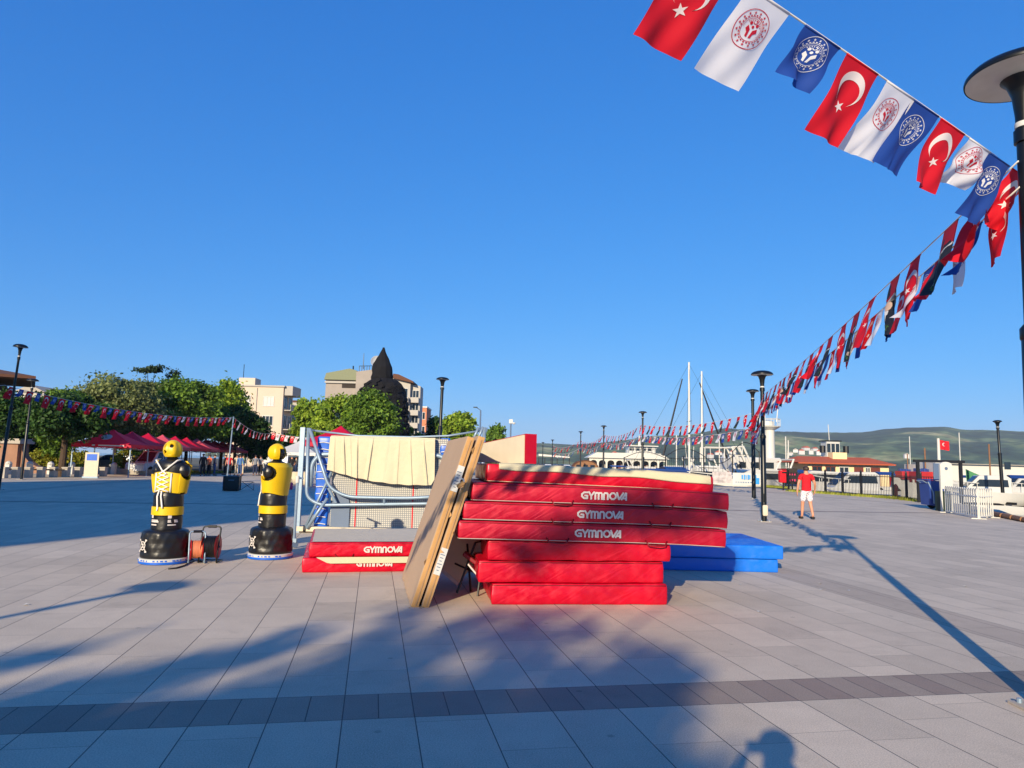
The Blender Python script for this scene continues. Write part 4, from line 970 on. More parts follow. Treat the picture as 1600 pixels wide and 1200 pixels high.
b.build('arcade', 'whitelac', Pv); MB().box(((wa+wb)/2, 3.4, zr/2), (wb-wa-.4, 3, zr - .1)).build('back_wall', 'beigeblock', Pv)
MB().prism([(wa-.4, zr + .003), (wb+.4, zr+.003), (wb-.6, zr+.7), (wa+1.2, zr+.9)], -.4, 5.2).build('roof', 'whitelac', Pv)
for k in range(n_): MB().box((wa + (wb-wa)*(k+.5)/n_, 1.87, .95), (1.0, .05, 1.7)).build('door' if k % 2 else 'window', 'glass' if k % 3 else 'door', Pv)
wr = thing('wooden_shelter', 'small round-roofed wooden shelter at the left end of the white pavilion', 'shelter', (gx(915, 112), 112, 0)); b = MB()
arc = [(-1.9*math.cos(a*math.pi/10), 1.1 + 1.1*math.sin(a*math.pi/10)) for a in range(11)]; b.prism([(-1.9, 0)] + arc + [(1.9, 0)], 0, 2); b.build('wall', 'wood', wr)
b = MB(); b.prism(arc + [(1.95*math.cos(a*math.pi/10)*1.06, 1.1 + 1.2*math.sin(a*math.pi/10)) for a in range(11)], -.2, 2.2); b.build('roof', 'brownroof', wr)
for k in range(3): MB().box((-1.1+1.1*k, -.03, .9), (.7, .06, 1.3)).build('window', 'glass', wr)
# long white awnings far left of centre
x = gx(867, 170); aw = thing('quay_shelter', 'long low white-roofed shelter far behind the mat stack, left of the pavilion', 'shelter', (x, 170, 0)); b = MB()
wA, wB = gx(842, 170) - x, gx(890, 170) - x; z_ = hz(713, 867, 170); b.prism([(wA, z_), (wB, z_-.3), (wB, z_), (wA, z_+.5)], 0, 6); b.build('roof', 'whitelac', aw)
for k in range(6): MB().tube([(wA + (wB-wA)*k/5, .4, 0), (wA + (wB-wA)*k/5, .4, z_-.35)], .09, 6).build('post', 'darkwall', aw)
for k in range(5): c_ = gx(848 + k*10, 160); car('tiny far parked car under the white quay shelter, %s from the left' % ORD[k], c_, 164, R_(90), ['carpaint_dark', 'carpaint_white', 'rim', 'carpaint_dark', 'carpaint_white'][k])
# office with red tile roof
Y = 74; x = gx(1318, Y); OF = thing('harbour_office', 'long low yellow harbour office with an orange tiled roof and brown doors', 'building', (x, Y, 0))
wA, wB = gx(1262, Y) - x, gx(1388, Y) - x; ze = hz(724, 1318, Y); zp = hz(713.5, 1318, Y)
MB().box(((wA+wB)/2, 2.5, ze/2), (wB-wA, 5, ze)).build('wall', 'yellowwall', OF)
ra, rb = gx(1243, Y) - x, gx(1394, Y) - x
r = MB(); r.add([(ra, -.7, ze), (rb, -.7, ze), (rb, 5.7, ze), (ra, 5.7, ze), (ra+1.2, 2.5, zp), (rb-1.2, 2.5, zp), (ra, -.7, ze-.12), (rb, -.7, ze-.12)], [(0,1,5,4), (1,2,5), (2,3,4,5), (3,0,4), (6,7,1,0), (3,2,7,6)]); r.build('roof', 'rooftile', OF)
for k, (px, kind) in enumerate([(1276, 'w'), (1297, 'w'), (1318, 'w'), (1341, 'd'), (1367, 'd'), (1355, 'w')]):
    u = gx(px, Y) - x
    if kind == 'd': d_ = MB().box((u, -.02, 1.0), (.95, .08, 2.0)).build('door', 'door', OF); MB().box((u + .35, -.07, 1.0), (.05, .06, .2)).build('handle', 'galv', d_)
    else: window(OF, u, 0, .75, 1.0 if k < 3 else .5, 1.2, glass='glass', fr='door' if k < 2 else 'white', bars=2)
MB().box((gx(1322, Y)-x, 2, zp + .05), (1.5, 1.2, .8)).build('chimney', 'yellowwall', OF)
# tug boat superstructure behind the office
Y = 92; x = gx(1300, Y); TG = thing('tug_boat', 'tug boat whose dark windowed wheelhouse rises over the red-roofed office', 'boat', (x, Y, -1.4), 0)
hull_mb(14, 5, 2).build('hull', 'hullred', TG, smooth=True); za, zb = hz(714, 1300, Y)+1.4, hz(690, 1300, Y)+1.4
MB().box((0, 0, (za+2)/2), (4.5, 3, za-2)).build('deckhouse', 'yellowwall', TG); MB().box((-.2, 0, (za+zb)/2), (1.7, 1.7, zb-za)).build('wheelhouse', 'hullwhite', TG)
for k in range(3): MB().box((-.78 + .56*k, -.87, zb-.85), (.44, .05, 1.1)).build('window', 'glass', TG)
MB().box((-.2, 0, zb+.06), (2.1, 2, .12)).build('roof', 'black', TG); MB().tube([(-.3, 0, zb), (-.4, 0, zb+2.2)], .05, 5).build('mast', 'whitelac', TG)
for s in (-1, 1):
    f = MB(); f.tube([(s*1.5-.1, -.9, za+.5), (s*1.5-.1, -.9, za+1.4)], .35, 10); f.build('funnel', 'black', TG)
# quay fender tyres on white pontoon
Y = 64; x = gx(1340, Y); pt = thing('pontoon', 'white pontoon hung with black tyre fenders behind the iron fence', 'pontoon', (x, Y, -1.4), 0)
wA, wB = gx(1275, Y)-x, gx(1410, Y)-x; MB().box(((wA+wB)/2, 1.2, .7), (wB-wA, 2.4, 1.9)).build('body', 'hullwhite', pt)
for k in range(5):
    c = wA + .9 + k*(wB-wA-1.6)/4; f = MB(); f.tube([(c + .33*math.cos(a*.524), -.12, 1.2 + .33*math.sin(a*.524)) for a in range(12)], .11, 7, closed=True); f.build('tyre', 'tyre', pt, smooth='all')
# cargo boats: green, red
def barge(label, px, Y, hp, pa, pb, hm, extra=None):
    x = gx(px, Y); t = thing('cargo_boat', label, 'boat', (x, Y, -1.4), R_(180)); L_ = (pb - pa) * Y / F * 1.05; D = hz(hp, px, Y) + 1.4 - .9
    hull_mb(L_, min(5, L_*.35), D, sheer=.9 if hm == 'hullgreen' else .3).build('hull', hm if hm == 'hullgreen' else 'hullwhite', t, smooth=True)
    if hm == 'hullred': MB().rbox((1.5, 1.6, .95), .04, (1, 1, 1), M4=Matrix.Translation((.1, 0, D + .48))).build('container', 'hullred', t); MB().box((-L_*.3, 0, D + .9), (L_*.22, 2.4, 1.8)).build('wheelhouse', 'hullwhite', t)
    MB().box((-L_*.3, 1.22, D + 1.2), (L_*.16, .05, .6)).build('window', 'glass', t); MB().tube([(-L_*.1, 0, D), (-L_*.1, 0, D + 3)], .06, 6).build('mast', 'wood', t)
    c = MB(); 
    for k in range(4): c.rbox((.3, .5, .25 + .1 * (k % 2)), .04, (1, 1, 1), M4=Matrix.Translation((-.35 + k*.32, 0, D + (1.06 if hm == 'hullred' else .1))))
    c.build('cargo', 'cartblue' if hm == 'hullred' else 'white', t); return t
barge('boat with a long green hull right of the white board', 1540, 60, 733, 1506, 1562, 'hullgreen')
barge('white boat carrying a red container behind the dark gate', 1442, 62, 738, 1425, 1456, 'hullred')
barge('small white boat with a red box left of the gate behind the fence', 1414, 84, 737, 1396, 1432, 'hullred')
# breakwater / white ferry wall far right
x = gx(1560, 130); bw = thing('breakwater', 'long pale breakwater wall far right behind the boats', 'wall', (x, 130, 0)); zt = hz(727, 1560, 130); b = MB(); b.box((0, 0, zt/2 - .8), (30, 3, zt + 1.6)); b.build('wall', 'whitelac', bw)
b = MB(); b.box((0, -.3, zt + .06), (30.4, 3.8, .12)); b.build('coping', 'concrete', bw)
# beached white hull with wheel/trailer at right
q = gp(1583, 803); tr_ = thing('boat_on_trailer', 'white boat hull on a wheeled trailer at the right edge behind the barriers', 'boat', (q.x + 1.3, q.y + .2, 0), R_(188))
h = hull_mb(4.8, 1.7, .78, z0=.34, sheer=.12); h.build('hull', 'hullwhite', tr_, smooth=True)
w = MB(); w.lathe([(.12, -.09), (.3, -.1), (.34, -.06), (.34, .06), (.3, .1), (.12, .09)], 20); wo_ = w.build('wheel', 'tyre', tr_, smooth=True); wo_.location = (1.1, 1.0, .34); wo_.rotation_euler = (R_(90), 0, 0)
b = MB(); b.tube([(-2, -.5, .35), (3.6, 0, .4)], .05, 6); b.tube([(-2, .5, .35), (3.6, 0, .4)], .05, 6); b.tube([(1.1, -.95, .34), (1.1, .95, .34)], .04, 6)
for xx in (-1.6, .3, 1.8): b.box((xx, 0, .44), (.1, 1.4, .1))
for xx in (-1.9, 3.3): b.tube([(xx, 0, 0), (xx, 0, .4)], .04, 6)
b.build('trailer_frame', 'ironblack', tr_)
MB().rbox((1.1, .9, .2), .06, (2, 2, 2), M4=Matrix.Translation((-.4, 0, .85))).build('cockpit', 'orangecanvas', tr_, smooth=True)
# timber edge logs right
for k in range(4):
    a = gp(1552 + k*16, 806 + k*3.2); b_ = gp(1552 + (k+1)*16 - 2, 806 + (k+1)*3.2); m = MB(); m.tube([(0, 0, .09), (b_.x-a.x, b_.y-a.y, .09)], .09, 8); m.tube([(0, 0, .09), (0, 0, .16)], .03, 5)
    o = m.build('edging_log', 'wood', loc=(a.x, a.y, 0)); tag(o, 'low weathered timber lying along the quay edge at the right, %s from the left' % ORD[k], 'log', 'timbers along the quay edge')

# ------------------------------------------------------------------ iron fence along the quay
def fence(label, A, B, h, group='black iron fence sections', spacing=.13, post_every=2.0, arch=0.0, name='iron_fence'):
    A = Vector((A[0], A[1], 0)); B = Vector((B[0], B[1], 0)); D = B - A; L_ = D.length
    t = thing(name, label, 'fence', tuple(A), math.atan2(D.y, D.x), group)
    np_ = max(1, round(L_ / post_every)); bars = MB()
    for k in range(np_ + 1):
        p = MB(); p.box((L_*k/np_, 0, (h+.12)/2), (.09, .09, h+.12)); p.lathe([(.06, 0), (.05, .06), (.01, .1)], 8, c=(L_*k/np_, 0, h+.12)); p.build('post', 'ironblack', t)
    for z in (.15, h - .15): bars.box((L_/2, -.0, z), (L_, .03, .04))
    n_ = int(L_ / spacing)
    for k in range(1, n_):
        x_ = L_*k/n_; bars.box((x_, 0, h/2 + .02), (.022, .022, h - .1))
    bars.build('bars', 'ironblack', t)
    if arch:
        a = MB(); a.tube([(L_*k/16, 0, h + .1 + arch*math.sin(math.pi*k/16)) for k in range(17)], .035, 6); a.build('arch_rail', 'ironblack', t)
    return t
pts = [gp(1440, 784), gp(1396, 779), gp(1346, 775.5), gp(1290, 771.5), gp(1232, 767.5)]
hF = [1.55, 1.55, 1.55, 1.55]
for k in range(4): fence('black iron bar fence section on the quay, %s from the right starting at the gate' % ORD[k], pts[k], pts[k+1], 1.45)
# far fence: taller frames with arched rails
fp = [gp(1228, 763), gp(1187, 760), gp(1145, 758.5), gp(1100, 756.5), gp(1040, 752), gp(975, 748.5)]
for k in range(5): fence('tall black fence bay with curved top rail behind the stack, %s from right' % ORD[k], fp[k], fp[k+1], [1.5, 3.0, 2.6, 2.6, 2.4][k], group='tall arched fence bays', spacing=.5 if k else .16, post_every=4.5, arch=[0, .9, -.7, .8, .7][k])
b = MB()  # grass tufts at the fence foot
for k in range(4000):
    f = rnd.random() * .999; s = int(f * 4); g_ = f * 4 - s; p = pts[s].lerp(pts[s+1], g_) if k % 2 else fp[0].lerp(fp[1], f)
    x_, y_ = p.x + rnd.gauss(0, .25), p.y + rnd.gauss(-.2, .3); hh = rnd.uniform(.05, .22); b.add([(x_-.03, y_, 0), (x_+.03, y_, 0), (x_+.03, y_, hh)], [(0,1,2)])
o = b.build('grass', gm, fix=False); o['kind'] = 'stuff'; tag(o, 'thin strip of yellow-green grass at the foot of the iron fence', 'grass')
gs = MB(); 
for s in range(4):
    a, c = pts[s], pts[s+1]; gs.add([(a.x, a.y-.5, .004), (a.x, a.y+.7, .004), (c.x, c.y+.7, .004), (c.x, c.y-.5, .004)], [(0,1,2,3)])
a, c = fp[0], fp[3]; gs.add([(a.x, a.y-1, .006), (a.x, a.y+1, .006), (c.x, c.y+1, .006), (c.x, c.y-1, .006)], [(0,1,2,3)])
struct(gs.build('planting_strip', MT.get('lawn') or bpy.data.materials['lawn']))
# banner on the fence (blue lettering, illegible in the photograph)
pa, pb_ = at(1145, 757, 58), at(1189, 759, 58); bn = thing('banner', 'white banner with blue lettering tied to the fence behind the near black lamps', 'banner', (pa.x, 58, 0)); w_ = pb_.x - pa.x; zb_, zt_ = pa.z, at(1145, 738.5, 58).z
MB().grid(lambda u, v: Vector((w_*u, -.02 - .03*math.sin(u*9), zb_ + (zt_-zb_)*v)), 12, 4).build('sheet', 'white', bn)
b = MB(); 
for k in range(8): b.box((.75 + k*.155 + .02*(k % 2), -.07, (zb_+zt_)/2 + .14), (.12 - .02*(k % 3), .01, .34 + .05*(k % 2)))
b.box((w_*.86, -.08, zb_ + .32), (.34, .01, .5)); b.build('lettering', mat('banner blue', (40, 140, 205)), bn)
b = MB(); 
for k in range(9): b.box((.25 + k*.2, -.065, zb_ + .2), (.1, .01, .08))
b.build('small_lettering', mat('banner dark', (90, 120, 150)), bn)
# second banner, people photos
pa = at(1113, 757, 60); bn = thing('banner', 'faded pale grey banner with blurred figures on the fence left of the blue lettered one', 'banner', (pa.x, 60, 0)); w_ = at(1143, 757, 60).x - pa.x; zb_, zt_ = at(1113, 754, 60).z, at(1113, 737, 60).z
pm = mat('faded print', (176, 168, 166), rough=.7, var=.8, vscale=3, detail=8); MB().grid(lambda u, v: Vector((w_*u, -.02 - .02*math.sin(u*8), zb_ + (zt_-zb_)*v)), 8, 3).build('sheet', pm, bn)
# bins, hydrant
q = gp(1224, 766); t = thing('litter_bin', 'red litter bin on a post in front of the iron fence, the left one', 'bin', (q.x, q.y, 0)); b = MB(); z1 = .55
MB().rbox((.62, .5, .95), .08, (2, 2, 3), M4=Matrix.Translation((0, 0, 1.05))).build('body', 'cloth red', t, smooth=True); MB().box((0, 0, .3), (.1, .1, .6)).build('post', 'ironblack', t); MB().rbox((.7, .56, .12), .04, (2, 2, 1), M4=Matrix.Translation((0, 0, 1.6))).build('lid', 'darkred', t); MB().box((0, -.26, 1.36), (.36, .03, .12)).build('slot', 'black', t)
q = gp(1238, 767); t = thing('notice_board', 'dark board with pink marks right of the red litter bin at the fence', 'board', (q.x, q.y, 0)); MB().box((0, 0, 1.1), (.8, .08, 1.2)).build('panel', 'darkwall', t); b = MB()
for k in range(6): b.box((-.2 + .2*(k % 3), -.045, .8 + .45*(k//3)), (.12, .02, .16))
b.build('marks', 'cloth pink', t); MB().box((0, 0, .25), (.1, .07, .5)).build('post', 'ironblack', t)
q = gp(1400, 779); t = thing('fire_hydrant', 'short red hydrant in front of the iron fence near the gate', 'hydrant', (q.x, q.y, 0)); b = MB(); b.lathe([(.2, 0), (.2, .06), (.12, .08), (.12, .62), (.16, .64), (.16, .7), (.1, .82), (.03, .88)], 14); b.build('body', 'cloth red', t, smooth=True)
for s in (-1, 1): MB().tube([(0, 0, .5), (s*.2, 0, .5)], .06, 8).build('nozzle', 'cloth red', t)
MB().lathe([(.2, .06), (.23, .06), (.23, .14), (.2, .14)], 12, c=(0, 0, -.02)).build('base_ring', 'darkred', t)
# gate frame, blue-grey panel, white arched board, blue cart
q = gp(1436, 785); Yg = q.y; gf = thing('steel_gate', 'black steel gate frame with a flat top bar beside the white arched board', 'gate', (q.x, Yg, 0)); wG = at(1503, 780, Yg).x - q.x; hG = at(1436, 722, Yg).z
b = MB(); b.box((0, 0, hG/2), (.14, .14, hG)); b.box((wG, 0, hG/2), (.14, .14, hG)); b.build('posts', 'ironblack', gf); MB().box((wG/2, 0, hG + .07), (wG + .4, .2, .14)).build('lintel', 'ironblack', gf)
b = MB(); 
for k in range(6): b.box((.2 + k*.13, .02, .75), (.025, .025, 1.3))
b.box((.5, .02, 1.38), (.9, .03, .04)); b.box((.5, .02, .15), (.9, .03, .04)); b.build('gate_leaf', 'ironblack', gf)
p = at(1466, 750, Yg - .3); t = thing('sign_panel', 'plain blue-grey upright panel between the gate frame and the white arched board', 'sign', (p.x, Yg - .5, 0)); zb_, zt_ = p.z, at(1466, 724, Yg - .3).z
MB().rbox((.72, .05, zt_-zb_), .02, (1, 1, 1), M4=Matrix.Translation((0, 0, (zb_+zt_)/2))).build('panel', 'steelblue', t)
for s in (-1, 1): MB().box((s*.3, .06, zt_/2), (.05, .05, zt_)).build('post', 'ironblack', t)
q = gp(1487, 800); Yb = q.y + .3; t = thing('arched_board', 'tall white board with a rounded top and small emblem standing by the barriers', 'sign', (q.x, Yb, 0)); s_ = Yb / F; hw = 9.2*s_; zt_ = at(1487, 722, Yb).z; zb_ = at(1487, 764, Yb).z
arc = [(-hw*math.cos(a*math.pi/10), zt_ - hw*.55 + hw*.55*math.sin(a*math.pi/10)) for a in range(11)]; MB().prism([(-hw, zb_)] + arc + [(hw, zb_)], -.05, .05).build('panel', 'whitelac', t)
b = MB(); b.box((-hw + .03, .0, zb_/2), (.06, .08, zb_)); b.box((hw - .03, 0, zb_/2), (.06, .08, zb_)); b.build('legs', 'whitelac', t)
b = MB(); b.lathe([(.07, -.004), (.07, .004)], 12); e_ = b.build('emblem', 'steelblue', t); e_.rotation_euler = (R_(90), 0, 0); e_.location = (0, -.056, zt_ - .28)
MB().box((hw*.3, .35, .42), (.5, .4, .84)).build('cabinet', mat('dark green', (16, 40, 32)), t)
q = gp(1467, 796); t = thing('tool_cart', 'blue two-wheeled tool cart with open lid beside the white arched board', 'cart', (q.x - .05, q.y + .35, 0), R_(8)); hC = 1.25
b = MB(); b.prism([(-.35, .18), (.3, .12), (.36, hC), (-.42, hC + .02)], -.3, .3); b.build('body', 'cartblue', t); MB().box((-.05, 0, hC + .05), (.85, .64, .05)).build('lid', 'cartblue', t)
for s in (-1, 1):
    w = MB(); w.lathe([(.06, -.05), (.22, -.06), (.25, -.03), (.25, .03), (.22, .06), (.06, .05)], 18); wo_ = w.build('wheel', 'tyre', t, smooth=True); wo_.location = (.22, s*.34, .25); wo_.rotation_euler = (R_(90), 0, 0)
MB().tube([(-.42, -.28, hC - .05), (-.22, -.32, hC - .5), (-.2, -.32, .25)], .03, 6).build('brace', 'galv', t); MB().tube([(-.42, -.2, hC - .1), (-.6, -.2, hC), (-.6, .2, hC), (-.42, .2, hC - .1)], .02, 6).build('handle', 'galv', t)
# white tubular barriers
def barrier(label, A, B, h):
    A = Vector(A); B = Vector(B); D = B - A; L_ = D.length; t = thing('crowd_barrier', label, 'barrier', (A.x, A.y, 0), math.atan2(D.y, D.x), 'white tubular barriers'); b = MB()
    n_ = max(3, round(L_ / .26))
    for k in range(n_):
        xa = L_*(k+.08)/n_; xb = L_*(k+.92)/n_; r = (xb-xa)/2; c = (xa+xb)/2
        b.tube([(xa, 0, .08)] + [(c - r*math.cos(a*math.pi/6), 0, h - r + r*math.sin(a*math.pi/6)) for a in range(7)] + [(xb, 0, .08)], .019, 6)
    b.build('hoops', 'whitelac', t, smooth=True); b = MB()
    b.tube([(0, 0, .08), (L_, 0, .08)], .024, 6); b.tube([(0, 0, h*.72), (L_, 0, h*.72)], .02, 6); b.build('rails', 'whitelac', t); b = MB()
    for xx in (.02, L_-.02): b.box((xx, 0, .015), (.05, .45, .03)); b.tube([(xx, 0, 0), (xx, 0, h*.72)], .024, 6)
    b.build('feet', 'whitelac', t)
A_, M_, B_ = gp(1478, 801), gp(1529, 811), gp(1552, 809)
barrier('white hooped barrier beside the white arched board, the longer one', A_, M_, 1.08); barrier('short white hooped barrier at the right end next to the boat trailer', M_ + Vector((.04, 0, 0)), B_, 1.08)
# flag on white pole
q = gp(1467, 760); Yf = 62; x = gx(1467, Yf); t = thing('flagpole', 'white flagpole flying a small red flag with a white crescent above the blue-grey panel', 'flagpole', (x, Yf, 0)); zt_ = hz(685, 1467, Yf)
MB().tube([(0, 0, 0), (0, 0, zt_)], [.16, .11], 10).build('pole', 'whitelac', t, smooth=True)
fl = MB(); ff = lambda u, v: Vector((.1 + .85*u, -.08*math.sin(u*6), zt_ - .15 - .8*v - .1*u)); fl.grid(ff, 10, 6); fl.build('flag', 'cloth red', t)
b = MB(); c_ = []; 
for a in range(13): th = R_(50 + a*21.7); c_.append((.42 + .2*math.cos(th), .42 + .2*math.sin(th)))
for a in range(12, -1, -1): th = R_(50 + a*21.7); c_.append((.47 + .15*math.cos(th), .42 + .15*math.sin(th)))
for k in range(12): b.add([ff(*c_[i]) + Vector((0, -.012, 0)) for i in (k, k+1, 24-k, 25-k)], [(0,1,2,3)])
b.build('crescent', 'white', t)
# ------------------------------------------------------------------ gym mats
LET = {
 'G': [[(.82,.9),(.38,.9),(.1,.66),(.1,.34),(.38,.1),(.78,.1),(.78,.47),(.46,.47)]],
 'Y': [[(.02,1),(.36,.46),(.36,0)],[(.74,1),(.36,.46)]],
 'M': [[(.1,0),(.1,.72),(.2,.88),(.42,.88),(.52,.76),(.52,0)],[(.56,.8),(.66,.88),(.84,.88),(.95,.72),(.95,0)]],
 'N': [[(.1,0),(.1,.72),(.2,.88),(.48,.88),(.6,.72),(.6,0)]],
 'O': [[(.36,.9),(.14,.7),(.1,.5),(.14,.3),(.36,.1),(.62,.1),(.84,.3),(.88,.5),(.84,.7),(.62,.9),(.36,.9)]],
 'V': [[(.02,1),(.3,.08)],[(.3,.08),(.86,1)]],
 'A': [[(.0,.06),(.58,.98)],[(.6,.98),(.6,0)],[(.2,.24),(.6,.24)]],
}
ADV = {'G': .92, 'Y': .78, 'M': 1.1, 'N': .76, 'O': .98, 'V': .62, 'A': .72}
def lettering(text, h, parent, loc, rot=(0, 0, 0), m='whiteprint', th=.235, clip=None, squeeze=1.0, bend=None):
    b = MB(); x = 0; n = 0; W_ = sum(ADV[c] for c in text)
    def seg(p, q, w):
        nonlocal n
        P, Q = Vector(p), Vector(q); d = (Q - P); d.normalize(); nn = Vector((-d.y, d.x)) * w / 2; e = d * w * .22
        pts = [P - e - nn, Q + e - nn, Q + e + nn, P - e + nn]
        if clip: pts = [Vector((v.x, max(clip, v.y))) for v in pts] if clip > 0 else [Vector((v.x, min(-clip, v.y))) for v in pts]
        y = -.0015 - .00012 * (n % 9); n += 1
        b.add([((v.x - W_/2) * h * squeeze, y, v.y * h) for v in pts], [(0, 1, 2, 3)])
    for c in text:
        for st in LET[c]:
            for p, q in zip(st, st[1:]): seg((p[0] + x, p[1]), (q[0] + x, q[1]), th)
        x += ADV[c]
    if bend: b.v = [tuple(bend(Vector(v))) for v in b.v]
    o = b.build('lettering', m, parent, loc=loc); o.rotation_euler = rot; return o
def mat_thing(label, p0, ang, w, d, t, cm='red', z=0.0, tilt=0.0, group='red gym mats', seed=0, logo=None, piping='bottom', handles=(), sag=0.0, amp=.006, sideslack=.01, top=None, pipem='cream'):
    """gym mat; p0 = front left bottom corner on plan"""
    T = thing('gym_mat', label, 'gym mat', (p0[0], p0[1], z), ang, group); T.rotation_euler = (0, tilt, ang)
    so_ = Vector((seed * 3.1, seed * 1.7, 0))
    def warp(q):
        x = q.x + w / 2; s = -sag * max(0, (x / w - .62)) ** 2 * 6.9
        return Vector((q.x, q.y, q.z + s))
    def fn(q, n):
        a = noise.noise(Vector((q.x * 3.2 + q.z * 5, q.y * 3, q.z * 4)) + so_) * amp + noise.noise(Vector((q.x * 9 + q.z * 16, q.y * 9, q.z * 3)) + so_) * amp * .55
        bulge = sideslack * (1 - (abs(q.z) / (t / 2)) ** 2) if abs(n.y) > .5 or abs(n.x) > .5 else 0
        return warp(q + n * (a + bulge))
    M4 = Matrix.Translation((w/2, d/2, t/2))
    b = MB(); b.rbox((w, d, t), .015, (int(w * 26), int(d * 7), 8), fn=fn, M4=M4); body = b.build('cover', cm, T, smooth='all')
    def line(zl, r, name, m, y=-.004):
        pts = []; n_ = 40
        for k in range(n_ + 1): x = -w/2 + .015 + (w - .03) * k / n_; pts.append(M4 @ warp(Vector((x, -d/2 + y + .003 * math.sin(k * .9 + seed), zl - t/2))))
        pts2 = [M4 @ warp(Vector((-w/2 + y, -d/2 + .02 + (d - .04) * k / 10, zl - t/2))) for k in range(10, -1, -1)]
        MB().tube(pts2 + pts, r, 6).build(name, m, T, smooth='all')
    if piping in ('bottom', 'both'): line(.010, .0042, 'piping', pipem)
    if piping in ('top', 'both'): line(t - .02, .006, 'zip', 'darkred')
    if top:
        b = MB(); b.grid(lambda u, v: M4 @ warp(Vector((-w/2 + .03 + (w - .06) * u, -d/2 + .02 + (d - .05) * v, t/2 + .010))), 14, 8); b.build('top_fabric', top, T)
    if logo:
        lx, lz, lh = logo; lettering('GYMNOVA', lh, T, (lx, -.016 - sideslack, lz), squeeze=logo_squeeze, bend=None)
    for hx in handles:
        b = MB(); b.tube([M4 @ warp(Vector((hx - w/2 - .13, -d/2 - .006, -t/2 + .02 + .02))), M4 @ warp(Vector((hx - w/2 - .10, -d/2 - .03, -t/2 - .01))), M4 @ warp(Vector((hx - w/2 - .04, -d/2 - .05, -t/2 - .012))), M4 @ warp(Vector((hx - w/2 + .04, -d/2 - .05, -t/2 - .016))), M4 @ warp(Vector((hx - w/2 + .10, -d/2 - .03, -t/2 - .01))), M4 @ warp(Vector((hx - w/2 + .13, -d/2 - .006, -t/2 + .04)))], [.009, .008, .008, .008, .008, .009], 8)
        b.build('handle', 'darkred', T, smooth='all')
    return T
logo_squeeze = 1.1
# lower pile (three mats) of the big stack
A1 = gp(768, 945); A1b = gp(1042, 945); ang = math.atan2(A1b.y - A1.y, A1b.x - A1.x)
dx_ = Vector((math.cos(ang), math.sin(ang), 0)); w1 = (A1b - A1).length
mat_thing('bottom-most red gym mat of the big stack, lying on the paving', A1, ang, w1, 2.0, .235, 'red', seed=1, piping='top', amp=.01)
mat_thing('red gym mat second from the bottom of the big stack, shifted to the left', A1 - dx_ * .16 + Vector((0, .02, 0)), ang, w1 + .12, 2.0, .245, 'red', z=.242, seed=2, piping='top', amp=.01)
mat_thing('red gym mat third from the bottom of the big stack with a stitched seam', A1 - dx_ * .06 + Vector((0, -.02, 0)), ang, w1 + .09, 2.0, .225, 'red', z=.494, seed=3, piping='top', amp=.012)
# three long mats with lettering
def corner(px, py, h): return gp(px, py, h)
B0 = gp(716, 843, .73); B1 = gp(1134, 857, .66); angb = math.atan2(B1.y - B0.y, B1.x - B0.x); wb_ = (B1 - B0).length; tl = math.atan2(.045, wb_)
ub = Vector((math.cos(angb), math.sin(angb), 0)); print('long mats', B0, B1, wb_, angb)
kw = dict(tilt=tl, sag=.025, amp=.004, cm='red2', piping='both', pipem='palewall')
mat_thing('lowest of the three long lettered red mats on the big stack, with faded white lettering', B0, angb, wb_, 1.9, .208, z=.735, seed=4, logo=(wb_ * .508, .062, .084), handles=(wb_ * .36, wb_ * .73), **kw)
mat_thing('middle one of the three long lettered red mats on the big stack', B0 + ub * .05, angb, wb_ - .03, 1.9, .208, z=.949, seed=5, logo=(wb_ * .50, .062, .084), handles=(wb_ * .36, wb_ * .73), **kw)
mat_thing('uppermost of the three long lettered red mats on the big stack', B0 + ub * .14, angb, wb_ - .10, 1.9, .208, z=1.163, seed=6, logo=(wb_ * .485, .062, .084), handles=(wb_ * .33, wb_ * .71), **kw)
# top mat with cream flap
C0 = B0 + ub * .30 + Vector((0, .1, 0)); wc = wb_ * .865
TM = mat_thing('topmost red gym mat of the big stack, cream flap hanging over its front', C0, angb, wc, 1.7, .205, 'red', z=1.378, tilt=tl * 1.6, seed=7, piping='bottom', sag=.03)
b = MB(); x0_, x1_ = .13, wc - .04
def flap(u, v):
    x = x0_ + (x1_ - x0_) * u; s = .03 * 6.9 * max(0, (x / wc - .62)) ** 2
    if v < .6: return Vector((x, .9 - .915 * v / .6, .212 - s + .004 * math.sin(u * 30)))
    f = (v - .6) / .4; dep = (.055 + .045 * u + .008 * math.sin(u * 17)); return Vector((x, -.018 - .014 * f, .205 - s - dep * f))
b.grid(flap, 60, 12); b.grid(lambda u, v: flap(u, v) + Vector((0, -.006, .006)), 60, 12); b.build('cream_flap', 'cream', TM, smooth='all')
# incline mat behind, on top
q = at(836, 720, 9.0); IM = thing('incline_mat', 'grey faced tapered mat with a red end lying on top of the big stack', 'gym mat', (q.x, 8.95, 1.595), R_(122), 'red gym mats')
b = MB(); prof = [(0, 0), (1.55, 0), (1.45, .22), (.02, .36)]; b.prism(prof, -.0, .16, axis='y'); b.build('grey_face', 'greycarpet', IM)
b = MB(); b.box((-.012, .08, .18), (.02, .165, .365)); b.build('red_end', 'red', IM)
b = MB(); b.prism([(-.02, .362), (1.46, .222), (1.46, .226), (-.02, .368)], -.004, .164); b.build('red_edge', 'red', IM)
b = MB(); b.prism(prof, -.016, -.002); b.build('red_side', 'red', IM)
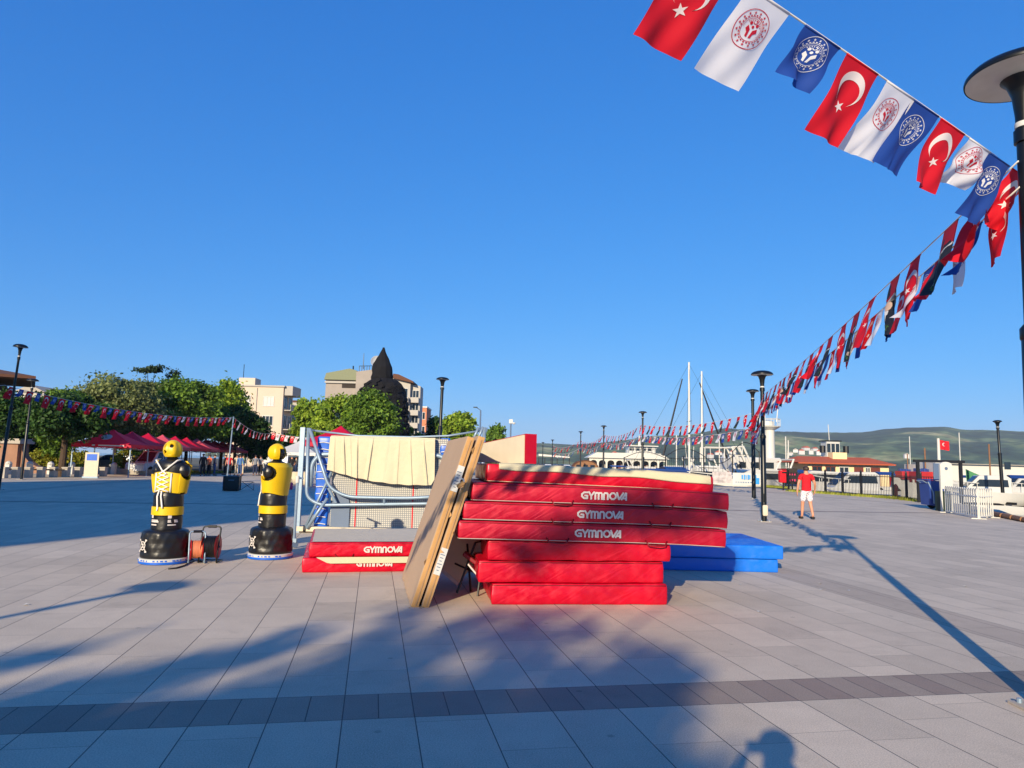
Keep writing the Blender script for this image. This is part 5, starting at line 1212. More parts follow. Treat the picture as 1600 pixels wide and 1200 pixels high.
# blue mats
D1 = gp(1216, 895); 
mat_thing('lower one of two bright blue gym mats right of the big red stack', (D1.x - 3.0, D1.y, 0), 0, 3.0, 2.0, .2, 'blue', group='blue gym mats', seed=8, piping='none', amp=.002, sideslack=.003)
mat_thing('upper one of two bright blue gym mats right of the big red stack', (D1.x - 2.93, D1.y - .04, 0), 0, 3.0, 2.0, .205, 'blue', z=.207, group='blue gym mats', seed=9, piping='none', amp=.002, sideslack=.003)
# left low stack
E0 = gp(472, 895); E1 = gp(708, 892); ae = math.atan2(E1.y - E0.y, E1.x - E0.x) ; we = (E1 - E0).length; ue = Vector((math.cos(ae), math.sin(ae), 0))
LM = mat_thing('lower red mat of the small left stack, lettering half covered by a cream flap', E0, ae, we, 2.0, .2, 'red', seed=10, logo=(.99, .082, .078), piping='none')
UM = mat_thing('upper red mat of the small left stack, with a grey-beige top', E0 + ue * .08 + Vector((0, .02, 0)), ae, we - .05, 2.0, .2, 'red', z=.212, seed=11, logo=(1.02, .06, .084), top='greycarpet', piping='top', handles=(.48,))
b = MB(); b.grid(lambda u, v: Vector((.10 + (we - .2) * u, -.056 - .012 * v, .215 - (.085 if u > .09 else .085 * u / .09 + .005) * v - .0)), 40, 4); b.build('cream_flap', 'cream', UM, smooth='all').location = (0, 0, -.212 + .0)
# red mat behind right end + grey propped panel
q = gp(700, 880); mat_thing('dark shaded red mat lying behind the leaning cardboard packs', (-1.1, 11.4, 0), R_(4), 1.1, 1.6, .36, 'red', seed=12, piping='none')
PN = thing('propped_board', 'small grey panel with white edge propped under the left overhang of the big stack', 'panel', (-.62, 9.05, 0), R_(-8))
b = MB(); b.box((0, 0, 0), (.5, .03, .62), M4=Matrix.Translation((0, 0, .48)) @ Matrix.Rotation(R_(38), 4, 'Y')); b.build('board', 'greycarpet', PN); b = MB(); b.box((0, -.02, -.3), (.5, .02, .04), M4=Matrix.Translation((0, 0, .48)) @ Matrix.Rotation(R_(38), 4, 'Y')); b.build('edge', 'white', PN)
TF = thing('steel_trestle', 'dark tangle of folded steel legs under the left overhang of the big stack', 'frame', (-.45, 8.75, 0)); b = MB()
b.tube([(-.15, 0, .03), (.05, .1, .62), (.16, .3, .62)], .014, 6); b.tube([(.0, .3, .0), (-.05, .1, .6)], .014, 6); b.tube([(-.2, .2, .35), (.22, .05, .2)], .012, 6); b.tube([(.1, 0, .0), (.16, .2, .66)], .014, 6); b.build('tubes', 'black', TF)
b = MB(); b.rbox((.3, .2, .05), .015, (2, 2, 1), M4=Matrix.Translation((.04, 0, .42)) @ Matrix.Rotation(R_(35), 4, 'Y')); b.build('strap', 'darkred', TF); 
b = MB(); b.rbox((.26, .12, .02), .006, (2, 2, 1), M4=Matrix.Translation((.07, -.12, .3)) @ Matrix.Rotation(R_(48), 4, 'Y')); b.build('white_fold', 'white', TF)

# ------------------------------------------------------------------ cardboard packs leaning on the stack
nb = gp(641, 949); fb_ = gp(626, 897); dirv = (fb_ - nb); dep = min(dirv.length, 2.05); dirv.normalize(); azb = math.atan2(dirv.y, dirv.x)
tpx = at(731, 682, nb.y); LEAN = math.atan2(tpx.x - nb.x, tpx.z); LEN = math.hypot(tpx.x - nb.x, tpx.z); print('board', nb, fb_, dep, math.degrees(LEAN), LEN)
# local frame: X = thickness (to the right), Y = depth, Z = up the pack
def pack(label, off, th, LEN, dep, seed, lab_z):
    T = thing('cardboard_pack', label, 'cardboard pack', (nb.x + off, nb.y, 0.0), 0, 'flat cardboard packs leaning on the mats')
    T.rotation_mode = 'XYZ'
    Mx = Matrix.Rotation(azb - math.pi / 2, 4, 'Z') @ Matrix.Rotation(LEAN, 4, 'Y'); T.rotation_euler = Mx.to_euler()
    so_ = Vector((seed * 5.3, 0, 0))
    def fn(q, n):
        k = max(0, 1 - (q.z + LEN/2) / .18); crush = .02 * k * noise.noise(q * 14 + so_)
        return q + n * (.004 * noise.noise(q * 5 + so_) + .0025 * noise.noise(q * 22 + so_)) + Vector((crush, 0, 0))
    M4 = Matrix.Translation((th/2, dep/2, LEN/2 + .01))
    b = MB(); b.rbox((th, dep, LEN), .006, (3, 20, 40), fn=fn, M4=M4); o = b.build('box', ['cardface', 'cardedge'], T, smooth=True)
    for p in o.data.polygons:
        c = p.center; p.material_index = 0 if (c.x < .004 + .001 or c.x > th - .005) else 1
    # fold line, tape, labels, tears
    MB().box((th*.55, -.007, LEN/2), (.012, .003, LEN - .05)).build('tape', 'tape', T)
    b = MB(); b.box((th*.5, -.010, lab_z), (th*.86, .003, .30)); lo = b.build('label', 'white', T)
    b = MB(); 
    for k in range(6): b.box((th*.45, -.0135, lab_z - .1 + k*.035), (th*(.3 + .3*((k*7) % 3)/2), .003, .008))
    b.build('print', 'steelblue', lo)
    rg = random.Random(seed)
    for k in range(4):
        b = MB(); z = rg.uniform(.3, LEN - .1); s = rg.uniform(.02, .05); x = rg.choice((0, th)); b.add([(x, -.008, z - s), (x + rg.uniform(-.04, .04), -.03, z), (x, -.008, z + s)], [(0, 1, 2)]); b.build('torn_flap', 'cardedge', T)
    b = MB(); b.add([(0, 0, 0), (th, 0, 0), (th + .03, -.06, -.0), (-.03, -.05, -.0)], [(0, 1, 2, 3)]); b.build('torn_flap', 'cardedge', T)
    return T
c_ = math.cos(LEAN)
pack('left one of two leaning cardboard packs, its broad brown face showing', 0, .088, LEN, dep, 1, LEN * .755)
pack('right one of two leaning cardboard packs, touching the red mats', .115 / c_, .085, LEN * 1.005, dep * .97, 2, LEN * .27)
wl = MB(); wl.rbox((.1, .05, .05), .018, (2, 1, 1)); 
q = at(720, 757, nb.y - .05); o = thing('plastic_wrap', 'scrap of torn tape and white foam caught between the two cardboard packs', 'scrap', (q.x, q.y, q.z)); wl.build('tape_scrap', 'cardedge', o, smooth='all').rotation_euler = (0, R_(-35), 0)
b = MB(); b.tube([(.01 + .025*math.cos(a*.785), -.01, .035 + .03*math.sin(a*.785)) for a in range(8)], .011, 6, closed=True); b.build('foam_ring', 'white', o, smooth='all')

# ------------------------------------------------------------------ folded trampoline
Yt = 15.6; q0 = at(474, 830, Yt); TRM = thing('folded_trampoline', 'large folded trampoline standing upright with galvanised frame, blue pads and white web bed', 'trampoline', (q0.x, Yt, 0))
def P(px, py, dy=0.0):
    p = at(px, py, Yt); return Vector((p.x - q0.x, dy, p.z))
def smooth_path(pts, r=.18, n=5):
    out = [pts[0]]
    for a, b, c in zip(pts, pts[1:], pts[2:]):
        u = (a - b); v = (c - b); l = min(r, u.length * .45, v.length * .45); s = b + u.normalized() * l; e = b + v.normalized() * l
        for k in range(n + 1): t = k / n; out.append(s * (1-t)**2 + b * 2*t*(1-t) + e * t*t)
    out.append(pts[-1]); return out
b = MB(); b.box(((P(473, 700).x), -.05, P(474, 668).z / 2), (.10, .08, P(474, 668).z)); b.build('post', 'galv', TRM)
b = MB(); b.tube(smooth_path([P(484, 669, -.1), P(481, 777, -.1), P(503, 789, -.1), P(640, 787, -.1), P(740, 785, -.1)], .3), .038, 10); b.build('lower_frame', 'galv', TRM, smooth='all')
b = MB(); b.tube(smooth_path([P(487, 670, -.16), P(517, 762, -.16), P(545, 776, -.16), P(640, 778, -.16), P(740, 772, -.16)], .3), .036, 10); b.build('leg_frame', 'galv', TRM, smooth='all')
b = MB(); b.tube([P(521, 734, -.06), P(480, 822, -.12)], .03, 8); b.tube([P(482, 825, -.14), P(514, 778, -.14)], .036, 8); b.build('brace', 'galv', TRM, smooth='all')
b = MB(); b.tube(smooth_path([P(486, 760, -.02), P(488, 724, -.02), P(500, 710, -.02), P(600, 709, -.02), P(690, 712, -.02), P(702, 726, -.02), P(704, 760, -.02)], .22), .05, 10); b.build('bed_frame', 'galv', TRM, smooth='all')
b = MB(); b.tube([P(483, 672, 0), P(560, 681, 0), P(640, 683, 0), P(700, 681, 0), P(757, 672, 0)], .022, 8); b.build('top_rail', 'galv', TRM, smooth='all')
b = MB(); b.tube([P(738, 690, -.05), P(748, 668, -.05)], .03, 8); b.tube([P(745, 690, -.02), P(755, 667, -.02)], .03, 8); b.tube([P(752, 700, 0), P(760, 668, 0)], .025, 8); b.tube([P(757, 668, 0), P(750, 830, 0)], .04, 8); b.build('right_legs', 'galv', TRM, smooth='all')
b = MB(); b.tube([P(516, 762, -.16), P(527, 785, -.12)], .03, 8); b.tube([P(602, 777, -.16), P(602, 788, -.1)], .03, 8); b.build('strut', 'galv', TRM)
for s_, (a0, a1, t0, t1) in enumerate([(488, 517, 682, 824), (686, 704, 684, 735), (505, 518, 683, 715)]):
    if s_ == 2: continue
    pa, pb_ = P(a0, t1), P(a1, t0); w_ = pb_.x - pa.x; h_ = pb_.z - pa.z; b = MB(); b.rbox((w_, .12, h_), .04, (3, 1, 14), fn=lambda q, n: q + n * .012 * math.sin(q.z * 16), M4=Matrix.Translation((pa.x + w_/2, .1, pa.z + h_/2)))
    o = b.build('pad', 'blueplastic', TRM, smooth='all'); lc = MB(); n_ = int(h_ / .16)
    for k in range(n_): z = pa.z + .08 + k * .16 - .01 * (k % 2); lc.tube([(pa.x + .03, .02, z), (pa.x + w_ * .5, .005, z + .01), (pa.x + w_ - .03, .02, z - .01)], .009, 5)
    lc.build('lacing', 'rope', o)
pa, pb_ = P(514, 822), P(700, 686)
web = bpy.data.materials.new('web bed'); web.use_nodes = True; t_ = web.node_tree; bs = t_.nodes['Principled BSDF']; tc = N(t_, 'ShaderNodeTexCoord'); sp_ = N(t_, 'ShaderNodeSeparateXYZ'); t_.links.new(tc.outputs['Object'], sp_.inputs[0])
def strip(o, per, th):
    a = N(t_, 'ShaderNodeMath', operation='PINGPONG'); a.inputs[1].default_value = per / 2; t_.links.new(o, a.inputs[0]); c = N(t_, 'ShaderNodeMath', operation='LESS_THAN'); c.inputs[1].default_value = th / 2; t_.links.new(a.outputs[0], c.inputs[0]); return c.outputs[0]
g1, g2 = strip(sp_.outputs[0], .045, .014), strip(sp_.outputs[2], .045, .014); mx_ = N(t_, 'ShaderNodeMath', operation='MAXIMUM'); t_.links.new(g1, mx_.inputs[0]); t_.links.new(g2, mx_.inputs[1])
cm = N(t_, 'ShaderNodeMix', data_type='RGBA'); cm.inputs[6].default_value = lin((186, 182, 172)); cm.inputs[7].default_value = lin((120, 124, 128)); t_.links.new(mx_.outputs[0], cm.inputs[0]); t_.links.new(cm.outputs[2], bs.inputs['Base Color']); bs.inputs['Roughness'].default_value = .8
MT['web'] = web
b = MB(); b.grid(lambda u, v: Vector((pa.x + (pb_.x - pa.x) * u, .05 + .02 * math.sin(u * 7) * math.sin(v * 5), pa.z + (pb_.z - pa.z) * v)), 30, 20); b.build('web_bed', 'web', TRM, smooth='all')
b = MB()
for px in (557, 646): xx = P(px, 750).x; b.grid(lambda u, v: Vector((xx - .012 + .024 * u, .038 + .02 * math.sin(((xx - pa.x) / (pb_.x - pa.x)) * 7) * math.sin(v * 5), pa.z + (pb_.z - pa.z) * v)), 1, 20)
b.build('red_line', 'cloth red', TRM)
b = MB(); p = P(530, 822); b.prism([(p.x - .2, .02), (p.x + .2, .02)] + [(p.x + .2 * math.cos(a * math.pi / 8) + .0, P(530, 790).z + .28 * math.sin(a * math.pi / 8)) for a in range(9)], .015, .03); b.build('painted_shadow', 'steelblue', TRM)  # oval shadow on the web bed, put in as a thin blue-grey plate
b = MB(); b.box((P(600, 830).x, .15, .08), (P(750, 830).x - P(480, 830).x, .5, .1)); b.build('base_frame', 'greycarpet', TRM)
for px in (478, 745):
    w = MB(); w.lathe([(.03, -.025), (.08, -.025), (.08, .025), (.03, .025)], 14); o = w.build('caster', 'black', TRM); o.location = (P(px, 820).x, -.05, .08); o.rotation_euler = (0, R_(90), 0)
# draped cloth
pa, pb_ = P(519, 683), P(681, 684)
CL = tag(bpy.data.objects.new('x', None), '', ''); bpy.data.objects.remove(CL)
w_ = pb_.x - pa.x
def drape(u, v, off=0.0):
    x = w_ * u + (.02 * (v) * (1 if u > .5 else -1.6)); bot = .74 + .28 * math.sin(min(1, u * 1.15) * math.pi * .56) - (.0 if u < .97 else .12 * (u - .97) / .03)
    fold = 0
    for c, wd, am in ((.14, .012, .09), (.27, .010, .085), (.41, .016, .09), (.66, .02, .03), (.77, .014, .06), (.9, .010, .09), (.55, .05, .015), (.2, .02, .03), (.05, .02, .03)):
        cc = c + .05 * (v - .2) * math.sin(c * 9); q_ = (u - (cc - wd * 2.2)) / (wd * 2.2); fold -= am * .55 * min(1, v * 3 + .1) * (q_ * q_ * (3 - 2 * q_) if 0 < q_ <= 1 else max(0, 1 - (u - cc) / (wd * .35)) if 0 < u - cc else 0)
    z = -bot * (v if v > .04 else 0) ; y = -.035 + fold - .035 * v * math.sin(u * 3.1) - .02 * math.sin(u * 23 + 2 * v) * v
    if v <= .04: y = .08; z = .0
    return Vector((x, y + off, .03 + z + .006 * math.sin(u * 40)))
b = MB(); b.grid(lambda u, v: drape(u, v), 420, 24); b.grid(lambda u, v: Vector((w_ * u, .04 + .02 * math.sin(u * 20) * v, .03 - .5 * v)), 40, 4)
MT['drape'] = mat('draped fabric', (200, 190, 160), rough=.95, var=.05, bump=.9, bscale=7); o = b.build('draped_cloth', 'drape', smooth='all', loc=(q0.x + pa.x, Yt - .13, pa.z)); tag(o, 'cream cloth with deep folds draped over the top rail of the folded trampoline', 'cloth')
# transport post in front left
q = gp(459, 856); TP = thing('transport_pole', 'thin galvanised upright with a small wheel standing between the second dummy and the folded trampoline', 'pole', (q.x, q.y, 0)); t1 = at(465, 749, q.y)
MB().tube([(0, 0, .1), (t1.x - q.x, 0, t1.z)], .026, 8).build('tube', 'galv', TP, smooth=True); MB().lathe([(.035, 0), (.035, .12)], 10, c=(t1.x - q.x, 0, t1.z - .06)).build('cap', 'white', TP)
MB().tube([(t1.x - q.x - .1, .3, t1.z + .02), (t1.x - q.x + .1, -.02, t1.z + .02)], .018, 6).build('cross_tube', 'galv', TP)
w = MB(); w.lathe([(.02, -.02), (.055, -.02), (.06, 0), (.055, .02), (.02, .02)], 14); o = w.build('wheel', 'steelblue', TP); o.location = (.02, 0, .06); o.rotation_euler = (R_(90), 0, R_(30))
b = MB(); b.box((.0, 0, .13), (.09, .06, .07)); b.build('bracket', 'galv', TP)

# ------------------------------------------------------------------ training dummies
def dummy(label, x, y, rz, back):
    t = thing('training_dummy', label, 'training dummy', (x, y, 0), rz, 'freestanding training dummies')
    b = MB(); b.lathe([(.33, 0), (.345, .01), (.345, .04)], 40); b.build('foot_disc', 'blueplastic', t, smooth=True)
    b = MB(); b.lathe([(.342, .0405), (.345, .075), (.33, .085)], 40); ds = b.build('foot_sleeve', 'white', t, smooth=True)
    b = MB(); 
    for k in range(26):
        if k % 9 in (0, 5): continue
        a = R_(k * 9 + 190); b.box((.3465, 0, .058), (.006, .036 - .01 * (k % 3), .018), M4=Matrix.Rotation(a, 4, 'Z'))
    b.build('lettering', 'blueplastic', ds)
    def wr(p, a):
        f = min(1, max(0, (p.z - .08) / .1)) * min(1, max(0, (.52 - p.z) / .08)); tw = math.sin(a * 9 + p.z * 16) + .6 * math.sin(a * 17 - p.z * 23 + 1)
        d = .006 * f * tw + .006 * noise.noise(Vector((math.cos(a) * 2, math.sin(a) * 2, p.z * 5))) ; r = math.hypot(p.x, p.y); return Vector((p.x * (1 + d / max(r, .05)), p.y * (1 + d / max(r, .05)), p.z))
    prof = [(.32, .085)] + [(.328 + .004 * math.sin(k * 1.7), .1 + .032 * k) for k in range(11)] + [(.322, .445), (.30, .475), (.25, .492), (.21, .50)]
    MB().lathe(prof, 72, fn=wr).build('base_skirt', 'blackvinyl', t, smooth='all')
    # emblem on skirt: two crossed bars over a ring, white
    for a0 in ((R_(-115), R_(-60)) if back else (R_(-100), R_(-25))):
        e = MB(); n = 0
        def em(p, q, w):
            P_, Q_ = Vector(p), Vector(q); d = (Q_ - P_).normalized(); nn = Vector((-d.y, d.x)) * w / 2; pts = [P_ - nn, Q_ - nn, Q_ + nn, P_ + nn]
            e.add([((.345 + .0003 * len(e.f)) * math.cos(a0 + v.x / .33), (.345 + .0003 * len(e.f)) * math.sin(a0 + v.x / .33), .27 + v.y) for v in pts], [(0, 1, 2, 3)])
        for k in range(14): a = k * .4488; em((.05 * math.cos(a), .06 * math.sin(a)), (.05 * math.cos(a + .4488), .06 * math.sin(a + .4488)), .014)
        for s in (-1, 1):
            em((-.07 * s, -.08), (.07 * s, .08), .016); em((-.085 * s, .08), (-.05 * s, .085), .02); em((-.085 * s, -.08), (-.05 * s, -.085), .02)
        em((-.02, .02), (.02, .02), .02); em((-.015, -.02), (.015, -.02), .02); e.build('emblem', 'whiteprint', t)
        if back: break
    colf = lambda p, a: Vector((p.x, p.y, p.z)) * 1.0 + Vector((math.cos(a), math.sin(a), 0)) * .006 * noise.noise(Vector((math.cos(a) * 3, math.sin(a) * 3, p.z * 9)))
    prof = [(.205, .47), (.21, .52), (.212, .69), (.2, .70)]
    MB().lathe([(.212, .47 + .012*k) for k in range(19)] + [(.2, .70)], 60, fn=colf).build('lower_column', 'blackvinyl', t, smooth=True)
    for a0 in (R_(-110), R_(-35)):
        e = MB()
        for (zz, l0, l1, hh) in ((.66, 0, .05, .05), (.625, .0, .14, .014), (.60, 0, .15, .022), (.555, 0, .12, .018)):
            for k in range(6):
                xa, xb = l0 + (l1 - l0) * k / 6, l0 + (l1 - l0) * (k + 1) / 6; f_ = lambda xx, z_: (.2145 * math.cos(a0 + (xx - .07) / .21), .2145 * math.sin(a0 + (xx - .07) / .21), z_)
                e.add([f_(xa, zz), f_(xb, zz), f_(xb, zz + hh), f_(xa, zz + hh)], [(0, 1, 2, 3)])
        e.build('lettering', 'whiteprint', t)
    MB().lathe([(.19, .70), (.222, .705), (.222, .825), (.19, .83)], 36).build('yellow_band', 'yellow', t, smooth=True)
    MB().lathe([(.195, .81)] + [(.208, .84 + .014*k) for k in range(12)] + [(.195, 1.03), (.165, 1.035), (.16, 1.1)], 60, fn=colf).build('upper_column', 'blackvinyl', t, smooth=True)
    # torso (one body), front is +y
    tor = [(.14, 1.02), (.17, 1.05), (.19, 1.15), (.225, 1.3), (.245, 1.40), (.235, 1.46), (.19, 1.505), (.1, 1.535), (.072, 1.56), (.07, 1.60)]
    MB().lathe(tor, 36, sy=.68, fn=lambda p, a: Vector((p.x, p.y + .02, p.z))).build('torso', 'blackvinyl', t, smooth='all')
    # shoulder stumps
    for s in (-1, 1):
        b = MB(); b.rbox((.2, .2, .2), .095, (2, 2, 2), M4=Matrix.Translation((s * .195, .01, 1.36)) @ Matrix.Diagonal((1.0, .95, 1.15, 1))); b.build('shoulder', 'blackvinyl', t, smooth='all')
    # chest protector: shell round the front and sides with arm openings
    b = MB(); nA, nZ = 130, 60; vs = {}; 
    for j in range(nZ + 1):
        for i in range(nA + 1):
            a = R_(-38 + 256 * i / nA); z = 1.035 + .47 * j / nZ
            r = .222 + .052 * math.sin(min(1, (z - 1.02) / .42) * math.pi * .5); zz = z
            fr = math.sin(a)                                 # +1 front
            if j == 0: zz = z - .05 * max(0, fr) ** 2
            ry = .72
            top = 1.0
            if z > 1.44: r *= 1 - .9 * (z - 1.44) / .30
            vs[i, j] = Vector((r * math.cos(a), r * math.sin(a) * ry + .02, zz))
    keep = []
    for j in range(nZ):
        for i in range(nA):
            a = (-38 + 256 * (i + .5) / nA); z = 1.035 + .47 * (j + .5) / nZ
            hole = min(abs(a), abs(a - 180)); 
            if ((hole) / 40) ** 2 + ((z - 1.345) / .125) ** 2 < 1: continue
            if (a < 0 or a > 180) and z > 1.34: continue
            keep.append((i, j))
    idx = {}; vl = []; fl = []
    for off in (0, 1):
        for (i, j) in keep:
            q = []
            for (p, s_) in ((i, j), (i + 1, j), (i + 1, j + 1), (i, j + 1)):
                k = (p, s_, off)
                if k not in idx:
                    v = vs[p, s_]; c = Vector((0, .02, v.z)); n = (v - c).normalized(); idx[k] = len(vl); vl.append(v + n * (.028 if off else .0))
                q.append(idx[k])
            fl.append(tuple(q) if off else tuple(q[::-1]))
    ks = set(keep)
    for (i, j) in keep:
        for (di, dj, e0, e1) in ((-1, 0, (0, 0), (0, 1)), (1, 0, (1, 1), (1, 0)), (0, -1, (1, 0), (0, 0)), (0, 1, (0, 1), (1, 1))):
            if (i + di, j + dj) not in ks:
                A_ = (i + e0[0], j + e0[1]); B_ = (i + e1[0], j + e1[1]); fl.append((idx[(*A_, 0)], idx[(*B_, 0)], idx[(*B_, 1)], idx[(*A_, 1)]))
    b.add(vl, fl); b.build('chest_protector', 'yellow', t, smooth=True)
    # back panels + lacing
    bp = MB()
    def bpf(u, v, o=0.0):
        a = R_(-156 + 132 * u); r = .252 + o - .012 * (2 * v - 1) ** 2; return Vector((r * math.cos(a), r * math.sin(a) * .80 + .02, 1.035 + .295 * v + .012 * math.cos((u - .5) * 6.28)))
    bp.grid(bpf, 40, 6); bp.grid(lambda u, v: bpf(u, v, -.022), 40, 6)
    for vv in (0, 1): bp.grid(lambda u, v: bpf(u, vv, -.022 * v), 40, 1)
    for uu in (0, 1): bp.grid(lambda u, v: bpf(uu, u, -.022 * v), 6, 1)
    bp.build('back_panel', 'yellow', t, smooth=True)
    lc = MB()
    for s in (-1, 1):
        lc.tube([(s * .12, -.160, 1.04), (s * .12, -.160, 1.32)], .012, 6)
        lc.tube([(s * .10, -.176, 1.05), (0, -.195, 1.085), (-s * .09, -.180, 1.12), (0, -.196, 1.155), (s * .09, -.180, 1.19), (0, -.197, 1.225), (-s * .09, -.180, 1.26), (0, -.197, 1.29), (s * .06, -.19, 1.31), (-s * .02, -.18, 1.36), (-s * .17, -.12, 1.51), (-s * .18, .0, 1.53)], .0115, 6)
    lc.build('lacing', 'rope', t, smooth='all')
    lc = MB()
    for s, e in ((-1, .80), (1, .84)): lc.tube([(s * .02, -.215, 1.06), (s * .03, -.235, .98), (s * .035 + .02, -.232, e), (s * .04 + .02, -.236, e - .03)], .0125, 6)
    lc.build('lace_ends', 'rope', t, smooth='all')
    # head: dark face + yellow helmet with openings
    MB().lathe([(.05, 1.55), (.085, 1.585), (.098, 1.64), (.10, 1.69), (.085, 1.74), (.04, 1.77), (.005, 1.775)], 24, sy=1.12, fn=lambda p, a: Vector((p.x, p.y + .015 + (.02 if (abs(math.sin(a) - 1) < .06 and 1.63 < p.z < 1.68) else 0), p.z))).build('head', 'blackvinyl', t, smooth='all')
    hv = {}; nA, nZ = 120, 44
    for j in range(nZ + 1):
        for i in range(nA):
            a = 2 * math.pi * i / nA; ph = -.72 + (math.pi / 2 + .72) * j / nZ; r = .112 * math.cos(ph) + (.006 * math.sin(a * 6) if 4 < j < 30 else 0)
            hv[i, j] = Vector((r * math.cos(a), r * 1.1 * math.sin(a) + .012, 1.665 + .134 * math.sin(ph)))
    keep = []
    for j in range(nZ):
        for i in range(nA):
            a = (360 * (i + .5) / nA); f = ((a - 90 + 180) % 360) - 180; z = (hv[i, j].z + hv[i, j + 1].z) / 2
            if abs(f) < 42 and 1.575 < z < 1.725: continue               # face opening
            bk = ((a - 270 + 180) % 360) - 180
            if ((abs(bk) - 26) / 15) ** 2 + ((z - 1.722) / .028) ** 2 < 1: continue          # rear vents
            if ((bk + 20) / 17) ** 2 + ((z - 1.64) / .026) ** 2 < 1: continue
            keep.append((i, j))
    idx = {}; vl = []; fl = []
    for off in (0, 1):
        for (i, j) in keep:
            q = []
            for (p, s_) in ((i, j), ((i + 1) % nA, j), ((i + 1) % nA, j + 1), (i, j + 1)):
                k = (p, s_, off)
                if k not in idx: v = hv[p, s_]; n = (v - Vector((0, .012, 1.665))).normalized(); idx[k] = len(vl); vl.append(v + n * (.02 if off else 0))
                q.append(idx[k])
            fl.append(tuple(q) if off else tuple(q[::-1]))
    ks = set(keep)
    for (i, j) in keep:
        for (di, dj, e0, e1) in ((-1, 0, (0, 0), (0, 1)), (1, 0, (1, 1), (1, 0)), (0, -1, (1, 0), (0, 0)), (0, 1, (0, 1), (1, 1))):
            if ((i + di) % nA, j + dj) not in ks and j + dj < nZ:
                A_ = ((i + e0[0]) % nA, j + e0[1]); B_ = ((i + e1[0]) % nA, j + e1[1]); fl.append((idx[(*A_, 0)], idx[(*B_, 0)], idx[(*B_, 1)], idx[(*A_, 1)]))
    b = MB(); b.add(vl, fl); b.build('helmet', 'yellow', t, smooth=True)
    g = MB()
    for zz in (1.63, 1.66): g.tube([(.1 * math.sin(R_(a)), .03 + .15 * math.cos(R_(a)), zz) for a in range(-48, 49, 12)], .007, 6)
    g.tube([(0, .18, 1.59), (0, .185, 1.66)], .007, 6); g.build('face_guard', 'black', t, smooth='all')
    return t
p = gp(237, 884); dummy('left training dummy seen from behind, yellow back panel laced with white cord', p.x, p.y + .36, R_(-8), True)
p = gp(410, 876); dummy('right training dummy turned sideways with yellow chest protector and helmet', p.x, p.y + .36, R_(-103), False)

# ------------------------------------------------------------------ cable reels
m_('orangecable', (205, 120, 80), rough=.6); m_('redplastic', (176, 22, 26), rough=.45)
def reel(label, x, y, rz, r, cab, side, w=.2):
    t = thing('cable_reel', label, 'cable reel', (x, y, 0), rz, 'cable reels beside the dummy'); zc = r + .045
    for s in (-1, 1):
        d = MB(); d.lathe([(.02, -.005), (r - .01, -.005), (r, 0), (r - .01, .005), (.02, .005)], 30); o = d.build('flange', side, t, smooth=True); o.location = (s * w/2, 0, zc); o.rotation_euler = (0, R_(90), 0)
    c = MB(); n_ = 9
    for k in range(n_):
        for ly in range(2): rr_ = r * (.82 - .1 * ly); c.tube([(-w/2 + .02 + (w - .04) * k / (n_ - 1) + .004 * math.sin(a * .6 + k), rr_ * math.cos(a * .262), zc + rr_ * math.sin(a * .262)) for a in range(24)], .011, 6, closed=True)
    c.tube([(-w/2 + .01, 0, zc), (w/2 - .01, 0, zc)], r * .68, 20); c.build('wound_cable', cab, t, smooth=True)
    f = MB(); x_ = w/2 + .03
    f.tube(smooth_path([Vector((-x_, -.14, .015)), Vector((-x_, -.1, zc)), Vector((-x_, 0, zc * 2 + .07)), Vector((x_, 0, zc * 2 + .07)), Vector((x_, -.1, zc)), Vector((x_, -.14, .015))], .05), .012, 7)
    f.tube([(-x_, -.14, .015), (-x_, .15, .015), (x_, .15, .015), (x_, -.14, .015)], .011, 6); f.tube([(-x_, 0, zc), (x_, 0, zc)], .014, 8); f.build('frame', 'lampblack' if cab == 'black' else 'galv', t, smooth='all')
    h = MB(); h.tube([(-.06, 0, zc * 2 + .07), (.06, 0, zc * 2 + .07)], .02, 8); h.build('handle', 'black', t)
    return t
p = gp(300, 881); reel('left cable reel wound with pale orange cable between red flanges', p.x + .0, p.y + .12, R_(28), .15, 'orangecable', 'redplastic', .16)
p = gp(321, 880); reel('right cable reel wound with black cable in a black frame', p.x + .02, p.y + .12, R_(6), .185, 'black', 'redplastic', .2)
a = gp(263, 890); c = [(a.x, a.y, .012)] + [(gp(px, py).x, gp(px, py).y, .012) for px, py in ((275, 889), (288, 885), (296, 880), (303, 877))]; b = MB(); b.tube(c, .011, 7); b.tube([c[-1], (c[-1][0] - .1, c[-1][1] + .15, .012), (c[-1][0] - .35, c[-1][1] + .1, .012)], .01, 6)
tag(b.build('cable', 'black', smooth='all'), 'black cable end lying on the paving in front of the left dummy', 'cable')
# paper scraps on the paving
for k, (px, py) in enumerate([(1184, 956), (1158, 914), (1285, 912), (1286, 921), (1324, 922), (1504, 916), (36, 945), (1213, 818)]):
    p = gp(px, py, .006); b = MB(); b.add([(0, 0, 0), (.045, .01, .008), (.05, .04, .0), (.0, .035, .01)], [(0, 1, 2, 3)]); o = b.build('paper_scrap', 'white', loc=p); o.rotation_euler.z = k
    tag(o, ['tiny white paper scrap on the paving before the blue mats, nearest the camera', 'tiny white scrap just in front of the blue mats', 'upper one of two white specks close together right of the blue mats', 'lower one of two white specks close together right of the blue mats', 'lone white scrap well right of the blue mats', 'white scrap on the paving near the long lamp shadow', 'white scrap on the paving at the far left', 'white scrap on the paving near the person in red shirt'][k], 'scrap')
